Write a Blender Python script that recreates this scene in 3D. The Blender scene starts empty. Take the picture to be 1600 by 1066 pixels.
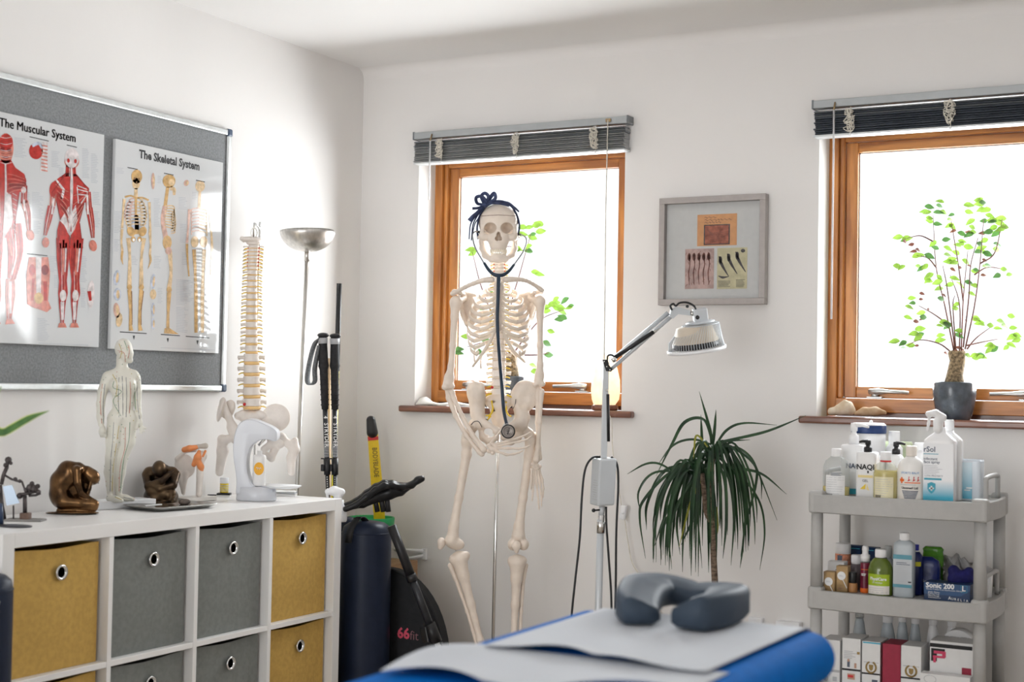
import bpy, bmesh, math, random
import numpy as np
from mathutils import Vector, Matrix
S = bpy.context.scene
COL = S.collection
R = math.radians
random.seed(7)

# ------------------------------------------------------------------ camera
IW, IH, FPX = 1600.0, 1066.0, 2236.88
CAM = Vector((3.2096, -4.6880, 1.1593))
YAW, PITCH, ROLL = -0.4934, 0.0310, 0.0178
_f = Vector((math.sin(YAW)*math.cos(PITCH), math.cos(YAW)*math.cos(PITCH), math.sin(PITCH)))
_r0 = Vector((math.cos(YAW), -math.sin(YAW), 0)); _u0 = _r0.cross(_f)
CR = _r0*math.cos(ROLL) + _u0*math.sin(ROLL)
CU = _u0*math.cos(ROLL) - _r0*math.sin(ROLL)
CF = _f
cd = bpy.data.cameras.new('camera'); co = bpy.data.objects.new('camera', cd); COL.objects.link(co)
m = Matrix((CR, CU, -CF)).transposed().to_4x4(); m.translation = CAM
co.matrix_world = m
cd.sensor_width = 36.0; cd.lens = FPX/IW*36.0
cd.dof.use_dof = True; cd.dof.focus_distance = 4.85; cd.dof.aperture_fstop = 2.8
cd.clip_start = 0.05
S.camera = co

def at(px, py, d):                       # the point seen at a photo pixel, d metres in front of the camera
    return CAM + (CF + CR*((px-IW/2)/FPX) - CU*((py-IH/2)/FPX))*d
def on(ax, val, px, py):                 # the point seen at a photo pixel on an axis plane of the room
    d = CF + CR*((px-IW/2)/FPX) - CU*((py-IH/2)/FPX)
    return CAM + d*((val-CAM[ax])/d[ax])
def depth(p): return (Vector(p)-CAM).dot(CF)

# ------------------------------------------------------------------ sky, daylight, added rear fill, exposure
w = bpy.data.worlds.new('sky'); S.world = w; w.use_nodes = True
nt = w.node_tree; bg = nt.nodes['Background']
bg.inputs[0].default_value = (0.90, 0.95, 1.0, 1); bg.inputs[1].default_value = 1.0
def area(name, loc, rot, sx, sy, power, col):
    l = bpy.data.lights.new(name, 'AREA'); l.shape = 'RECTANGLE'; l.size = sx; l.size_y = sy; l.energy = power; l.color = col
    o = bpy.data.objects.new(name, l); COL.objects.link(o); o.location = loc; o.rotation_euler = rot
    return o
area('daylight_outside', (1.5, 1.0, 1.95), (R(-90), 0, 0), 6.4, 2.9, 650, (0.95, 0.98, 1.0))
area('rear_fill', (1.35, -5.95, 1.15), (R(90), 0, 0), 2.3, 2.0, 40, (1.0, 0.99, 0.98))  # fill added behind the camera, no doors known there
S.view_settings.view_transform = 'Standard'; S.view_settings.look = 'None'
S.view_settings.exposure = 0.64; S.view_settings.gamma = 1.0
S.view_settings.use_curve_mapping = False
S.cycles.use_denoising = True
S.cycles.max_bounces = 9; S.cycles.diffuse_bounces = 5; S.cycles.glossy_bounces = 4
S.cycles.transmission_bounces = 6; S.cycles.transparent_max_bounces = 12
S.cycles.sample_clamp_indirect = 6.0
S.cycles.caustics_reflective = False; S.cycles.caustics_refractive = False

# ------------------------------------------------------------------ materials
MATS = {}
def mat(name, col, rough=0.5, metal=0.0, spec=0.5, noise=(20, 0.05), bump=None, trans=0.0, ior=1.45,
        emit=None, sheen=0.0, coat=0.0, transl=0.0, stretch=None, col2=None, alpha=1.0, sub=0.0):
    if name in MATS: return MATS[name]
    M = bpy.data.materials.new(name); M.use_nodes = True; n = M.node_tree; L = n.links
    b = n.nodes['Principled BSDF']; out = n.nodes['Material Output']
    c = (*col, 1)
    tc = n.nodes.new('ShaderNodeTexCoord'); mp = n.nodes.new('ShaderNodeMapping')
    L.new(tc.outputs['Object'], mp.inputs[0])
    if stretch: mp.inputs['Scale'].default_value = stretch
    nz = n.nodes.new('ShaderNodeTexNoise'); nz.inputs['Scale'].default_value = noise[0]; nz.inputs['Detail'].default_value = 5
    L.new(mp.outputs[0], nz.inputs['Vector'])
    rp = n.nodes.new('ShaderNodeValToRGB')
    a = noise[1]
    lo = tuple(max(0, x*(1-a)) for x in col); hi = tuple(min(1, x*(1+a)) for x in (col2 or col))
    if col2: lo = col; hi = col2
    rp.color_ramp.elements[0].position = 0.35; rp.color_ramp.elements[1].position = 0.65
    rp.color_ramp.elements[0].color = (*lo, 1); rp.color_ramp.elements[1].color = (*hi, 1)
    L.new(nz.outputs['Fac'], rp.inputs[0]); L.new(rp.outputs[0], b.inputs['Base Color'])
    b.inputs['Roughness'].default_value = rough; b.inputs['Metallic'].default_value = metal
    b.inputs['Specular IOR Level'].default_value = spec; b.inputs['IOR'].default_value = ior
    b.inputs['Transmission Weight'].default_value = trans
    b.inputs['Sheen Weight'].default_value = sheen; b.inputs['Coat Weight'].default_value = coat
    if sub: b.inputs['Subsurface Weight'].default_value = sub; b.inputs['Subsurface Scale'].default_value = 0.01
    if emit: b.inputs['Emission Color'].default_value = (*emit[0], 1); b.inputs['Emission Strength'].default_value = emit[1]
    if bump:
        n2 = n.nodes.new('ShaderNodeTexNoise'); n2.inputs['Scale'].default_value = bump[0]; n2.inputs['Detail'].default_value = 6
        L.new(mp.outputs[0], n2.inputs['Vector'])
        bp = n.nodes.new('ShaderNodeBump'); bp.inputs['Strength'].default_value = bump[1]; bp.inputs['Distance'].default_value = 0.004
        L.new(n2.outputs['Fac'], bp.inputs['Height']); L.new(bp.outputs[0], b.inputs['Normal'])
    src = b.outputs[0]
    if transl:
        t = n.nodes.new('ShaderNodeBsdfTranslucent'); L.new(rp.outputs[0], t.inputs[0])
        mx = n.nodes.new('ShaderNodeMixShader'); mx.inputs[0].default_value = transl
        L.new(src, mx.inputs[1]); L.new(t.outputs[0], mx.inputs[2]); src = mx.outputs[0]
    if alpha < 1.0:
        t = n.nodes.new('ShaderNodeBsdfTransparent'); t.inputs[0].default_value = (*(min(1, .35+.65*x) for x in col), 1)
        mx = n.nodes.new('ShaderNodeMixShader'); mx.inputs[0].default_value = alpha
        L.new(t.outputs[0], mx.inputs[1]); L.new(src, mx.inputs[2]); src = mx.outputs[0]
    L.new(src, out.inputs['Surface'])
    MATS[name] = M
    return M
def pane_mat():
    M = bpy.data.materials.new('window_glass'); M.use_nodes = True; n = M.node_tree
    n.nodes.remove(n.nodes['Principled BSDF']); out = n.nodes['Material Output']
    fr = n.nodes.new('ShaderNodeLayerWeight'); fr.inputs[0].default_value = .12
    t = n.nodes.new('ShaderNodeBsdfTransparent'); t.inputs[0].default_value = (.985, .99, .988, 1)
    g = n.nodes.new('ShaderNodeBsdfGlossy'); g.inputs['Roughness'].default_value = 0.03
    nz = n.nodes.new('ShaderNodeTexNoise'); nz.inputs['Scale'].default_value = 3
    bp = n.nodes.new('ShaderNodeBump'); bp.inputs['Strength'].default_value = .02
    mx = n.nodes.new('ShaderNodeMixShader')
    n.links.new(nz.outputs[0], bp.inputs['Height']); n.links.new(bp.outputs[0], g.inputs['Normal'])
    n.links.new(fr.outputs['Fresnel'], mx.inputs[0]); n.links.new(t.outputs[0], mx.inputs[1]); n.links.new(g.outputs[0], mx.inputs[2])
    n.links.new(mx.outputs[0], out.inputs['Surface'])
    return M
PANE = pane_mat()
WALL = mat('wall_paint', (.80, .782, .768), .75, noise=(2, .012), bump=(60, .06), spec=.25)
CEIL = mat('ceiling_paint', (.84, .83, .82), .8, noise=(2, .01), spec=.2)
FLOOR = mat('floor_vinyl', (.50, .44, .37), .45, noise=(6, .12))
WOOD = mat('mahogany', (.36, .125, .03), .38, noise=(3, .3), stretch=(14, 14, 1.3), col2=(.66, .27, .065), coat=.15, bump=(8, .08))
WOODX = mat('mahogany_across', (.36, .125, .03), .38, noise=(3, .3), stretch=(1.3, 14, 14), col2=(.66, .27, .065), coat=.15, bump=(8, .08))
WOODD = mat('dark_mahogany', (.14, .055, .035), .3, noise=(6, .3), stretch=(1.3, 12, 14), col2=(.24, .10, .06), coat=.3)
WHITE = mat('white_laminate', (.82, .81, .80), .35, noise=(3, .01))
PLASTIC = mat('white_plastic', (.84, .85, .87), .3, noise=(5, .01))
BLACK = mat('black_plastic', (.012, .012, .014), .38, noise=(30, .2))
RUBBER = mat('black_rubber', (.02, .02, .022), .6, noise=(40, .2))
CHROME = mat('chrome', (.72, .72, .72), .12, 1.0, noise=(10, .03))
STEEL = mat('brushed_steel', (.62, .60, .57), .3, 1.0, noise=(90, .12), stretch=(1, 1, .1))
ALU = mat('aluminium', (.62, .64, .64), .38, .85, noise=(40, .05))
BONE = mat('bone_plastic', (.80, .70, .61), .42, noise=(30, .05), bump=(120, .05))
BONEL = mat('pale_bone_plastic', (.83, .765, .71), .45, noise=(30, .05))
CART = mat('cartilage_plastic', (.90, .82, .72), .4, noise=(30, .05), transl=.25)
DISCM = mat('disc_plastic', (.86, .58, .26), .5, noise=(30, .08))
NERVE = mat('nerve_yellow', (.85, .60, .03), .45, noise=(30, .05))
RED = mat('red_plastic', (.60, .03, .03), .45, noise=(30, .08))
PAPERW = mat('white_print', (.83, .83, .83), .5, noise=(8, .01))
INK = mat('black_ink', (.012, .012, .014), .6, noise=(30, .1))
GREYINK = mat('grey_ink', (.50, .51, .53), .6, noise=(30, .1))

# ------------------------------------------------------------------ mesh builder
ORG = {}
class MB:
    def __init__(s): s.v = []; s.f = []; s.mi = []; s.sm = []; s.mats = []
    def m(s, mt):
        if mt not in s.mats: s.mats.append(mt)
        return s.mats.index(mt)
    def add(s, vs, fs, mt, smooth=True):
        k = len(s.v); s.v += [Vector(p) for p in vs]; i = s.m(mt)
        for f in fs: s.f.append([k+a for a in f]); s.mi.append(i); s.sm.append(smooth)
        return s
    def box(s, c, size, mt, rot=None, bevel=0.0, seg=2, taper=None):
        bm = bmesh.new(); bmesh.ops.create_cube(bm, size=1)
        for v in bm.verts:
            t = 1.0
            if taper and v.co.z > 0: t = taper
            v.co = Vector((v.co.x*size[0]*t, v.co.y*size[1]*t, v.co.z*size[2]))
        if bevel: bmesh.ops.bevel(bm, geom=bm.edges[:], offset=bevel, segments=seg, profile=.5, affect='EDGES')
        bm.verts.index_update()
        vs = [(rot @ v.co if rot else v.co.copy()) + Vector(c) for v in bm.verts]
        fs = [[v.index for v in f.verts] for f in bm.faces]; bm.free()
        return s.add(vs, fs, mt, smooth=False)
    def bx(s, lo, hi, mt, bevel=0.0):
        lo, hi = Vector(lo), Vector(hi)
        return s.box((lo+hi)/2, hi-lo, mt, bevel=bevel)
    def tube(s, pts, r, mt, n=8, cap=True, flat=None, up=None):
        pts = [Vector(p) for p in pts]; N = len(pts)
        rr = [r]*N if not hasattr(r, '__len__') else list(r)
        tang = [(pts[min(i+1, N-1)]-pts[max(i-1, 0)]).normalized() for i in range(N)]
        u = Vector(up) if up else Vector((.3, .2, 1))
        if abs(u.normalized().dot(tang[0])) > .97: u = Vector((1, 0, 0))
        vs = []
        a = (u - tang[0]*u.dot(tang[0])).normalized()
        for i in range(N):
            a = (a - tang[i]*a.dot(tang[i])).normalized() if not up else (Vector(up) - tang[i]*Vector(up).dot(tang[i])).normalized()
            b = tang[i].cross(a)
            fx, fy = (1, 1) if flat is None else flat
            for k in range(n):
                t = 2*math.pi*k/n
                vs.append(pts[i] + a*(math.cos(t)*rr[i]*fx) + b*(math.sin(t)*rr[i]*fy))
        fs = [[i*n+k, i*n+(k+1) % n, (i+1)*n+(k+1) % n, (i+1)*n+k] for i in range(N-1) for k in range(n)]
        if cap: fs += [list(range(n))[::-1], [(N-1)*n+k for k in range(n)]]
        return s.add(vs, fs, mt)
    def lathe(s, prof, mt, o=(0, 0, 0), n=24, ax=None, sq=None, sx=1, sy=1, cap=True, rot=0):
        # prof: (r, h) list or (r, h, material); sq: superellipse power
        X, Y, Z = ax or (Vector((1, 0, 0)), Vector((0, 1, 0)), Vector((0, 0, 1)))
        o = Vector(o); vs = []
        for p in prof:
            for k in range(n):
                t = 2*math.pi*k/n + rot; c, q = math.cos(t), math.sin(t)
                if sq: c = math.copysign(abs(c)**(2/sq), c); q = math.copysign(abs(q)**(2/sq), q)
                vs.append(o + X*(p[0]*sx*c) + Y*(p[0]*sy*q) + Z*p[1])
        base = len(s.v); s.v += vs
        for i in range(len(prof)-1):
            mi = s.m(prof[i][2] if len(prof[i]) > 2 else mt)
            for k in range(n):
                s.f.append([base+i*n+k, base+i*n+(k+1) % n, base+(i+1)*n+(k+1) % n, base+(i+1)*n+k]); s.mi.append(mi); s.sm.append(True)
        if cap:
            i0 = s.m(prof[0][2] if len(prof[0]) > 2 else mt); i1 = s.m(prof[-1][2] if len(prof[-1]) > 2 else mt)
            s.f.append([base+k for k in range(n)][::-1]); s.mi.append(i0); s.sm.append(False)
            e = base+(len(prof)-1)*n; s.f.append([e+k for k in range(n)]); s.mi.append(i1); s.sm.append(False)
        return s
    def ell(s, c, r, mt, n=14, rot=None):
        vs = []; fs = []
        r = (r, r, r) if not hasattr(r, '__len__') else r
        for i in range(n//2+1):
            p = math.pi*i/(n//2)
            for k in range(n):
                t = 2*math.pi*k/n
                q = Vector((r[0]*math.sin(p)*math.cos(t), r[1]*math.sin(p)*math.sin(t), -r[2]*math.cos(p)))
                vs.append((rot @ q if rot else q)+Vector(c))
        for i in range(n//2):
            for k in range(n): fs.append([i*n+k, i*n+(k+1) % n, (i+1)*n+(k+1) % n, (i+1)*n+k])
        return s.add(vs, fs, mt)
    def slab(s, poly, nrm, mt, smooth=False):      # polygon (3D points) extruded along nrm
        nrm = Vector(nrm); n = len(poly); a = [Vector(p) for p in poly]; b = [p+nrm for p in a]
        return s.add(a+b, [list(range(n))[::-1], [n+k for k in range(n)]] + [[k, (k+1) % n, n+(k+1) % n, n+k] for k in range(n)], mt, smooth)
    def face(s, pts, mt): return s.add(pts, [list(range(len(pts)))], mt, False)
    def grid(s, rows, mt, smooth=True, close=False):
        h, wd = len(rows), len(rows[0]); vs = [p for r_ in rows for p in r_]
        fs = [[i*wd+k, i*wd+k+1, (i+1)*wd+k+1, (i+1)*wd+k] for i in range(h-1) for k in range(wd-1)]
        return s.add(vs, fs, mt, smooth)
    def text(s, txt, fn, size, mt, align='C', bold=0.0, sx=1.0):   # fn(x, y) -> point on the printed surface
        vs, fs = text2d(txt, bold)
        if not vs: return s
        x0 = min(v[0] for v in vs); x1 = max(v[0] for v in vs)
        off = {'C': (x0+x1)/2, 'L': x0, 'R': x1}[align]
        return s.add([fn((v[0]-off)*size*sx, v[1]*size) for v in vs], fs, mt, False)
    def build(s, name, parent=None, loc=None, label=None, cat=None, group=None, kind=None, subdiv=0, thick=0):
        me = bpy.data.meshes.new(name)
        if parent is not None: org = ORG[parent.name]
        else: org = Vector(loc) if loc is not None else Vector((0, 0, 0))
        me.from_pydata([tuple(v-org) for v in s.v], [], s.f)
        for mt in s.mats: me.materials.append(mt)
        me.polygons.foreach_set('material_index', s.mi); me.polygons.foreach_set('use_smooth', s.sm)
        me.update()
        o = bpy.data.objects.new(name, me); COL.objects.link(o)
        if parent is not None: o.parent = parent
        else: o.location = org
        ORG[o.name] = org
        if thick:
            md = o.modifiers.new('thickness', 'SOLIDIFY'); md.thickness = thick; md.offset = 0
        if subdiv:
            md = o.modifiers.new('smooth', 'SUBSURF'); md.levels = subdiv; md.render_levels = subdiv
        if label: o['label'] = label
        if cat: o['category'] = cat
        if group: o['group'] = group
        if kind: o['kind'] = kind
        return o
def thing(name, label, cat, loc, group=None):
    o = bpy.data.objects.new(name, None); COL.objects.link(o); o.location = Vector(loc); o.empty_display_size = .05
    ORG[o.name] = Vector(loc); o['label'] = label; o['category'] = cat
    if group: o['group'] = group
    return o
_TX = {}
def text2d(txt, bold=0.0):
    key = (txt, bold)
    if key not in _TX:
        cu = bpy.data.curves.new('t', 'FONT'); cu.body = txt; cu.size = 1; cu.resolution_u = 2; cu.offset = 0 if 'M' in txt else bold
        o = bpy.data.objects.new('t', cu); COL.objects.link(o)
        dg = bpy.context.evaluated_depsgraph_get(); me = bpy.data.meshes.new_from_object(o.evaluated_get(dg))
        v0 = [tuple(v.co) for v in me.vertices]; f0 = [list(p.vertices) for p in me.polygons]; vs, fs = [], []
        d = max(bold, 0)*.75 if 'M' in txt else 0                       # heavier strokes: the letter shapes laid down slightly apart
        for dx, dy in (((0, 0),) if d < .004 else ((-d, -d*.5), (d, -d*.5), (-d, d*.5), (d, d*.5), (0, 0))):
            k = len(vs); vs += [(v[0]+dx, v[1]+dy, 0) for v in v0]; fs += [[k+i for i in f] for f in f0]
        _TX[key] = (vs, fs)
        bpy.data.objects.remove(o); bpy.data.curves.remove(cu); bpy.data.meshes.remove(me)
    return _TX[key]
def catmull(pts, n=6):
    pts = [Vector(p) for p in pts]; out = []
    P = [pts[0]*2-pts[1]] + pts + [pts[-1]*2-pts[-2]]
    for i in range(1, len(P)-2):
        a, b, c, d = P[i-1:i+3]
        for k in range(n):
            t = k/n; out.append(.5*((2*b)+(c-a)*t+(2*a-5*b+4*c-d)*t*t+(3*b-a-3*c+d)*t**3))
    out.append(pts[-1]); return out
def lerp_list(v, N):
    return [float(x) for x in np.interp(np.linspace(0, len(v)-1, N), range(len(v)), v)]

# ------------------------------------------------------------------ smooth solid modelling (signed distance, surface nets)
class SD:
    def __init__(s): s.ops = []
    def cap(s, a, b, ra, rb=None, k=2.0, sub=False, sq=(1, 1, 1)):
        s.ops.append(('c', np.array(a, float), np.array(b, float), float(ra), float(ra if rb is None else rb), k, sub)); return s
    def chain(s, pts, rs, k=2.0):
        for i in range(len(pts)-1): s.cap(pts[i], pts[i+1], rs[i], rs[i+1], k)
        return s
    def ell(s, c, r, k=2.0, sub=False, rz=0.0, ry=0.0):
        ca, sa, cb, sb = math.cos(rz), math.sin(rz), math.cos(ry), math.sin(ry)
        Rm = np.array([[ca, -sa, 0], [sa, ca, 0], [0, 0, 1]]) @ np.array([[cb, 0, sb], [0, 1, 0], [-sb, 0, cb]])
        s.ops.append(('e', np.array(c, float), np.array(r, float), Rm, None, k, sub)); return s
    def bounds(s, o):
        if o[0] == 'c':
            r = max(o[3], o[4]); return np.minimum(o[1], o[2])-r, np.maximum(o[1], o[2])+r
        r = max(o[2]); return o[1]-r, o[1]+r
    def dist(s, o, P):
        if o[0] == 'c':
            ab = o[2]-o[1]; L = max(ab @ ab, 1e-9)
            h = np.clip(((P-o[1]) @ ab)/L, 0, 1)
            return np.linalg.norm(P-o[1]-h[..., None]*ab, axis=-1)-(o[3]+(o[4]-o[3])*h)
        q = (P-o[1]) @ o[3]
        k0 = np.linalg.norm(q/o[2], axis=-1); k1 = np.linalg.norm(q/(o[2]**2), axis=-1)+1e-9
        return k0*(k0-1)/k1
    def value(s, P):
        d = np.full(P.shape[:-1], 1e3)
        for o in s.ops: d = s.comb(d, s.dist(o, P), o[5], o[6])
        return d
    @staticmethod
    def comb(a, b, k, sub):
        if sub:
            h = np.clip(.5-.5*(a+b)/k, 0, 1); return a*(1-h)-b*h+k*h*(1-h)
        h = np.clip(.5+.5*(b-a)/k, 0, 1); return b*(1-h)+a*h-k*h*(1-h)
    def mesh(s, h):
        bs = [s.bounds(o) for o in s.ops if not o[6]]
        pad = 3*h+3
        lo = np.min([b[0] for b in bs], 0)-pad; hi = np.max([b[1] for b in bs], 0)+pad
        n = np.ceil((hi-lo)/h).astype(int)+1
        F = np.full(tuple(n), 50.0)
        axs = [lo[i]+h*np.arange(n[i]) for i in range(3)]
        for o in s.ops:
            b = s.bounds(o); p = o[5]+3*h
            i0 = np.clip(np.floor((b[0]-p-lo)/h).astype(int), 0, n-1); i1 = np.clip(np.ceil((b[1]+p-lo)/h).astype(int)+1, 1, n)
            sl = tuple(slice(i0[i], i1[i]) for i in range(3))
            P = np.stack(np.meshgrid(*[axs[i][sl[i]] for i in range(3)], indexing='ij'), -1)
            F[sl] = s.comb(F[sl], s.dist(o, P), o[5], o[6])
        return surfnet(F, lo, h)
    def front(s, u, v, w0=80.0, wl=-80.0):         # first surface met going back from w0
        ws = np.arange(w0, wl, -.5); P = np.stack([np.full_like(ws, u), np.full_like(ws, v), ws], -1)
        d = s.value(P); i = np.argmax(d < 0)
        return None if d[i] >= 0 else float(ws[i])
def surfnet(F, lo, h):
    s_ = F < 0; n = np.array(F.shape)-1
    c = np.zeros(tuple(n), int)
    cor = [(i, j, k) for i in (0, 1) for j in (0, 1) for k in (0, 1)]
    sh = lambda A, q: A[q[0]:q[0]+n[0], q[1]:q[1]+n[1], q[2]:q[2]+n[2]]
    for q in cor: c += sh(s_, q)
    mask = (c > 0) & (c < 8)
    idx = np.full(tuple(n), -1); idx[mask] = np.arange(mask.sum())
    cells = np.argwhere(mask); acc = np.zeros((len(cells), 3)); cnt = np.zeros(len(cells))
    for ax in range(3):
        e = [0, 0, 0]; e[ax] = 1
        for q in cor:
            if q[ax]: continue
            q2 = tuple(np.array(q)+e)
            a = sh(F, q)[mask]; b = sh(F, q2)[mask]; x = (a < 0) != (b < 0)
            t = np.where(x, a/np.where(x, a-b, 1), 0)
            p = np.array(q)+t[:, None]*np.array(e)
            acc += np.where(x[:, None], p, 0); cnt += x
    V = lo+h*(cells+acc/cnt[:, None])
    Q = []
    for ax in range(3):
        o1, o2 = (ax+1) % 3, (ax+2) % 3
        sl0 = [slice(1, -1)]*3; sl1 = [slice(1, -1)]*3
        sl0[ax] = slice(0, -1); sl1[ax] = slice(1, None)
        a = s_[tuple(sl0)]; b = s_[tuple(sl1)]
        for flip, mk in ((False, a & ~b), (True, ~a & b)):
            g = np.argwhere(mk)
            if not len(g): continue
            g = g.copy(); g[:, o1] += 1; g[:, o2] += 1
            def cell(d1, d2):
                z = g.copy(); z[:, o1] += d1; z[:, o2] += d2; return idx[z[:, 0], z[:, 1], z[:, 2]]
            q = np.stack([cell(-1, -1), cell(0, -1), cell(0, 0), cell(-1, 0)], 1)
            Q.append(q[:, ::-1] if flip else q)
    Q = np.concatenate(Q); Q = Q[(Q >= 0).all(1)]
    return V, Q
class Frame:
    """a local modelling frame: photo-pixel sized units on an upright plane through a point of the room"""
    def __init__(s, d): s.d = d; s.k = d/FPX
    def __call__(s, px, py, w=0.0): return at(px, py, s.d-w*s.k)
    def sdf(s, mb, sd, h, mt):                     # sd in (px, -py, w)
        V, Q = sd.mesh(h)
        return mb.add([s(v[0], -v[1], v[2]) for v in V], Q.tolist(), mt)
def P3(px, py, w=0): return (px, -py, w)

# ================================================================== THE ROOM
ZC = 2.402
OP = [(.267, 1.136), (1.845, 2.714)]; OZ0, OZ1 = 1.075, 2.10; RX, RY = 4.3, -5.85
def struct(mb, name, parent=None, label=None):
    return mb.build(name, parent, kind='structure' if parent is None else None, label=label)
mb = MB()
xs = [-.12, OP[0][0], OP[0][1], OP[1][0], OP[1][1], RX+.12]
for i in (0, 2, 4): mb.bx((xs[i], 0, 0), (xs[i+1], .28, ZC), WALL)
for a, b in OP: mb.bx((a, 0, 0), (b, .28, OZ0-.025), WALL); mb.bx((a, 0, OZ1), (b, .28, ZC), WALL)
struct(mb, 'wall_back')
mb = MB(); mb.bx((-.12, RY, 0), (0, 0, ZC), WALL); struct(mb, 'wall_left')
mb = MB(); mb.bx((RX, RY, 0), (RX+.12, 0, ZC), WALL); struct(mb, 'wall_right')
mb = MB(); mb.bx((-.12, RY-.12, 0), (.2, RY, ZC), WALL); mb.bx((.2, RY-.12, 2.1), (2.5, RY, ZC), WALL); mb.bx((2.5, RY-.12, 0), (RX+.12, RY, ZC), WALL); struct(mb, 'wall_front')  # unseen wall, added with its opening to keep the room's right side darker
mb = MB(); mb.bx((-.12, RY, -.1), (RX+.12, .28, 0), FLOOR); struct(mb, 'floor')
mb = MB(); mb.bx((-.12, RY, ZC), (RX+.12, .28, ZC+.1), CEIL)
# softly rounded plaster cove where the back wall meets the ceiling
rows = []
for i in range(7):
    t = i/6*math.pi/2; r = .045
    rows.append([Vector((x, -r+r*math.sin(t), ZC-r+r*math.cos(t))) for x in (0, RX)])
mb.grid(rows, WALL); struct(mb, 'ceiling')
mb = MB(); mb.bx((0, -.014, 0), (RX, 0, .1), WHITE, .003); struct(mb, 'baseboard_back')
mb = MB(); mb.bx((0, RY, 0), (.014, -.014, .1), WHITE, .003); struct(mb, 'baseboard_left')
for i, (a, b) in enumerate(OP):
    f0, f1 = .12, .20
    wn = MB()
    wn.bx((a, f0, OZ0), (a+.032, f1, OZ1), WOOD, .002); wn.bx((b-.032, f0, OZ0), (b, f1, OZ1), WOOD, .002)
    wn.bx((a+.032, f0+.001, 2.030), (b-.032, f1, OZ1), WOODX, .002)
    wn.bx((a+.032, f0-.004, 1.090), (b-.032, f1, 1.136), WOODX, .002)
    wn.bx((a+.032, f0+.006, OZ0), (b-.032, f1, 1.090), WOODD, .001)
    # stepped stop bead
    wn.bx((a+.032, f0+.014, 1.136), (a+.050, f1, 2.030), WOOD, .005); wn.bx((b-.050, f0+.014, 1.136), (b-.032, f1, 2.030), WOOD, .005)
    wn.bx((a+.050, f0+.014, 2.010), (b-.050, f1, 2.030), WOODX, .005)
    win = struct(wn, 'window_%d' % (i+1))
    sb = MB()
    g0, g1 = a+.050+.042, b-.050-.042
    sb.bx((a+.051, f0+.03, 1.138), (g0, f1-.01, 2.009), WOOD, .003); sb.bx((g1, f0+.03, 1.138), (b-.051, f1-.01, 2.009), WOOD, .003)
    sb.bx((g0, f0+.032, 1.975), (g1, f1-.01, 2.009), WOODX, .003); sb.bx((g0, f0+.032, 1.138), (g1, f1-.01, 1.176), WOODX, .003)
    sb.build('sash', win)
    pb = MB(); pb.bx((g0-.004, f0+.05, 1.17), (g1+.004, f0+.055, 1.98), PANE); pb.build('pane', win)
    gb = MB(); GSK = mat('glazing_gasket', (.55, .55, .54), .5)
    for q in ((g0, 1.176, g0+.004, 1.975), (g1-.004, 1.176, g1, 1.975), (g0, 1.971, g1, 1.975)):
        gb.bx((q[0], f0+.045, q[1]), (q[2], f0+.05, q[3]), GSK)
    gb.build('gasket', win)
    # espagnolette handles on the bottom rail
    for hx, sg in ((a+.16, 1), (b-.22, -1)):
        hb = MB(); z = 1.146
        hb.box((hx, f0+.017, z-.006), (.052, .024, .006), ALU, bevel=.002)
        hb.tube([(hx, f0+.02, z-.004), (hx, f0+.015, z+.012)], [.013, .011], ALU, 12)
        hb.tube([(hx-sg*.018, f0+.010, z+.014), (hx+sg*.012, f0+.006, z+.015), (hx+sg*.05, f0+.004, z+.014), (hx+sg*.115, f0+.002, z+.012)], [.009, .011, .007, .006], ALU, 10)
        hb.build('window_handle', win)
    sl = MB(); sl.bx((a-.052, -.036, OZ0-.024), (b+.052, .0, OZ0), WOODD, .006); sl.bx((a, 0, OZ0-.024), (b, f0+.01, OZ0-.0005), WOODD, .001)
    struct(sl, 'trim_%d' % (i+1))

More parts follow.
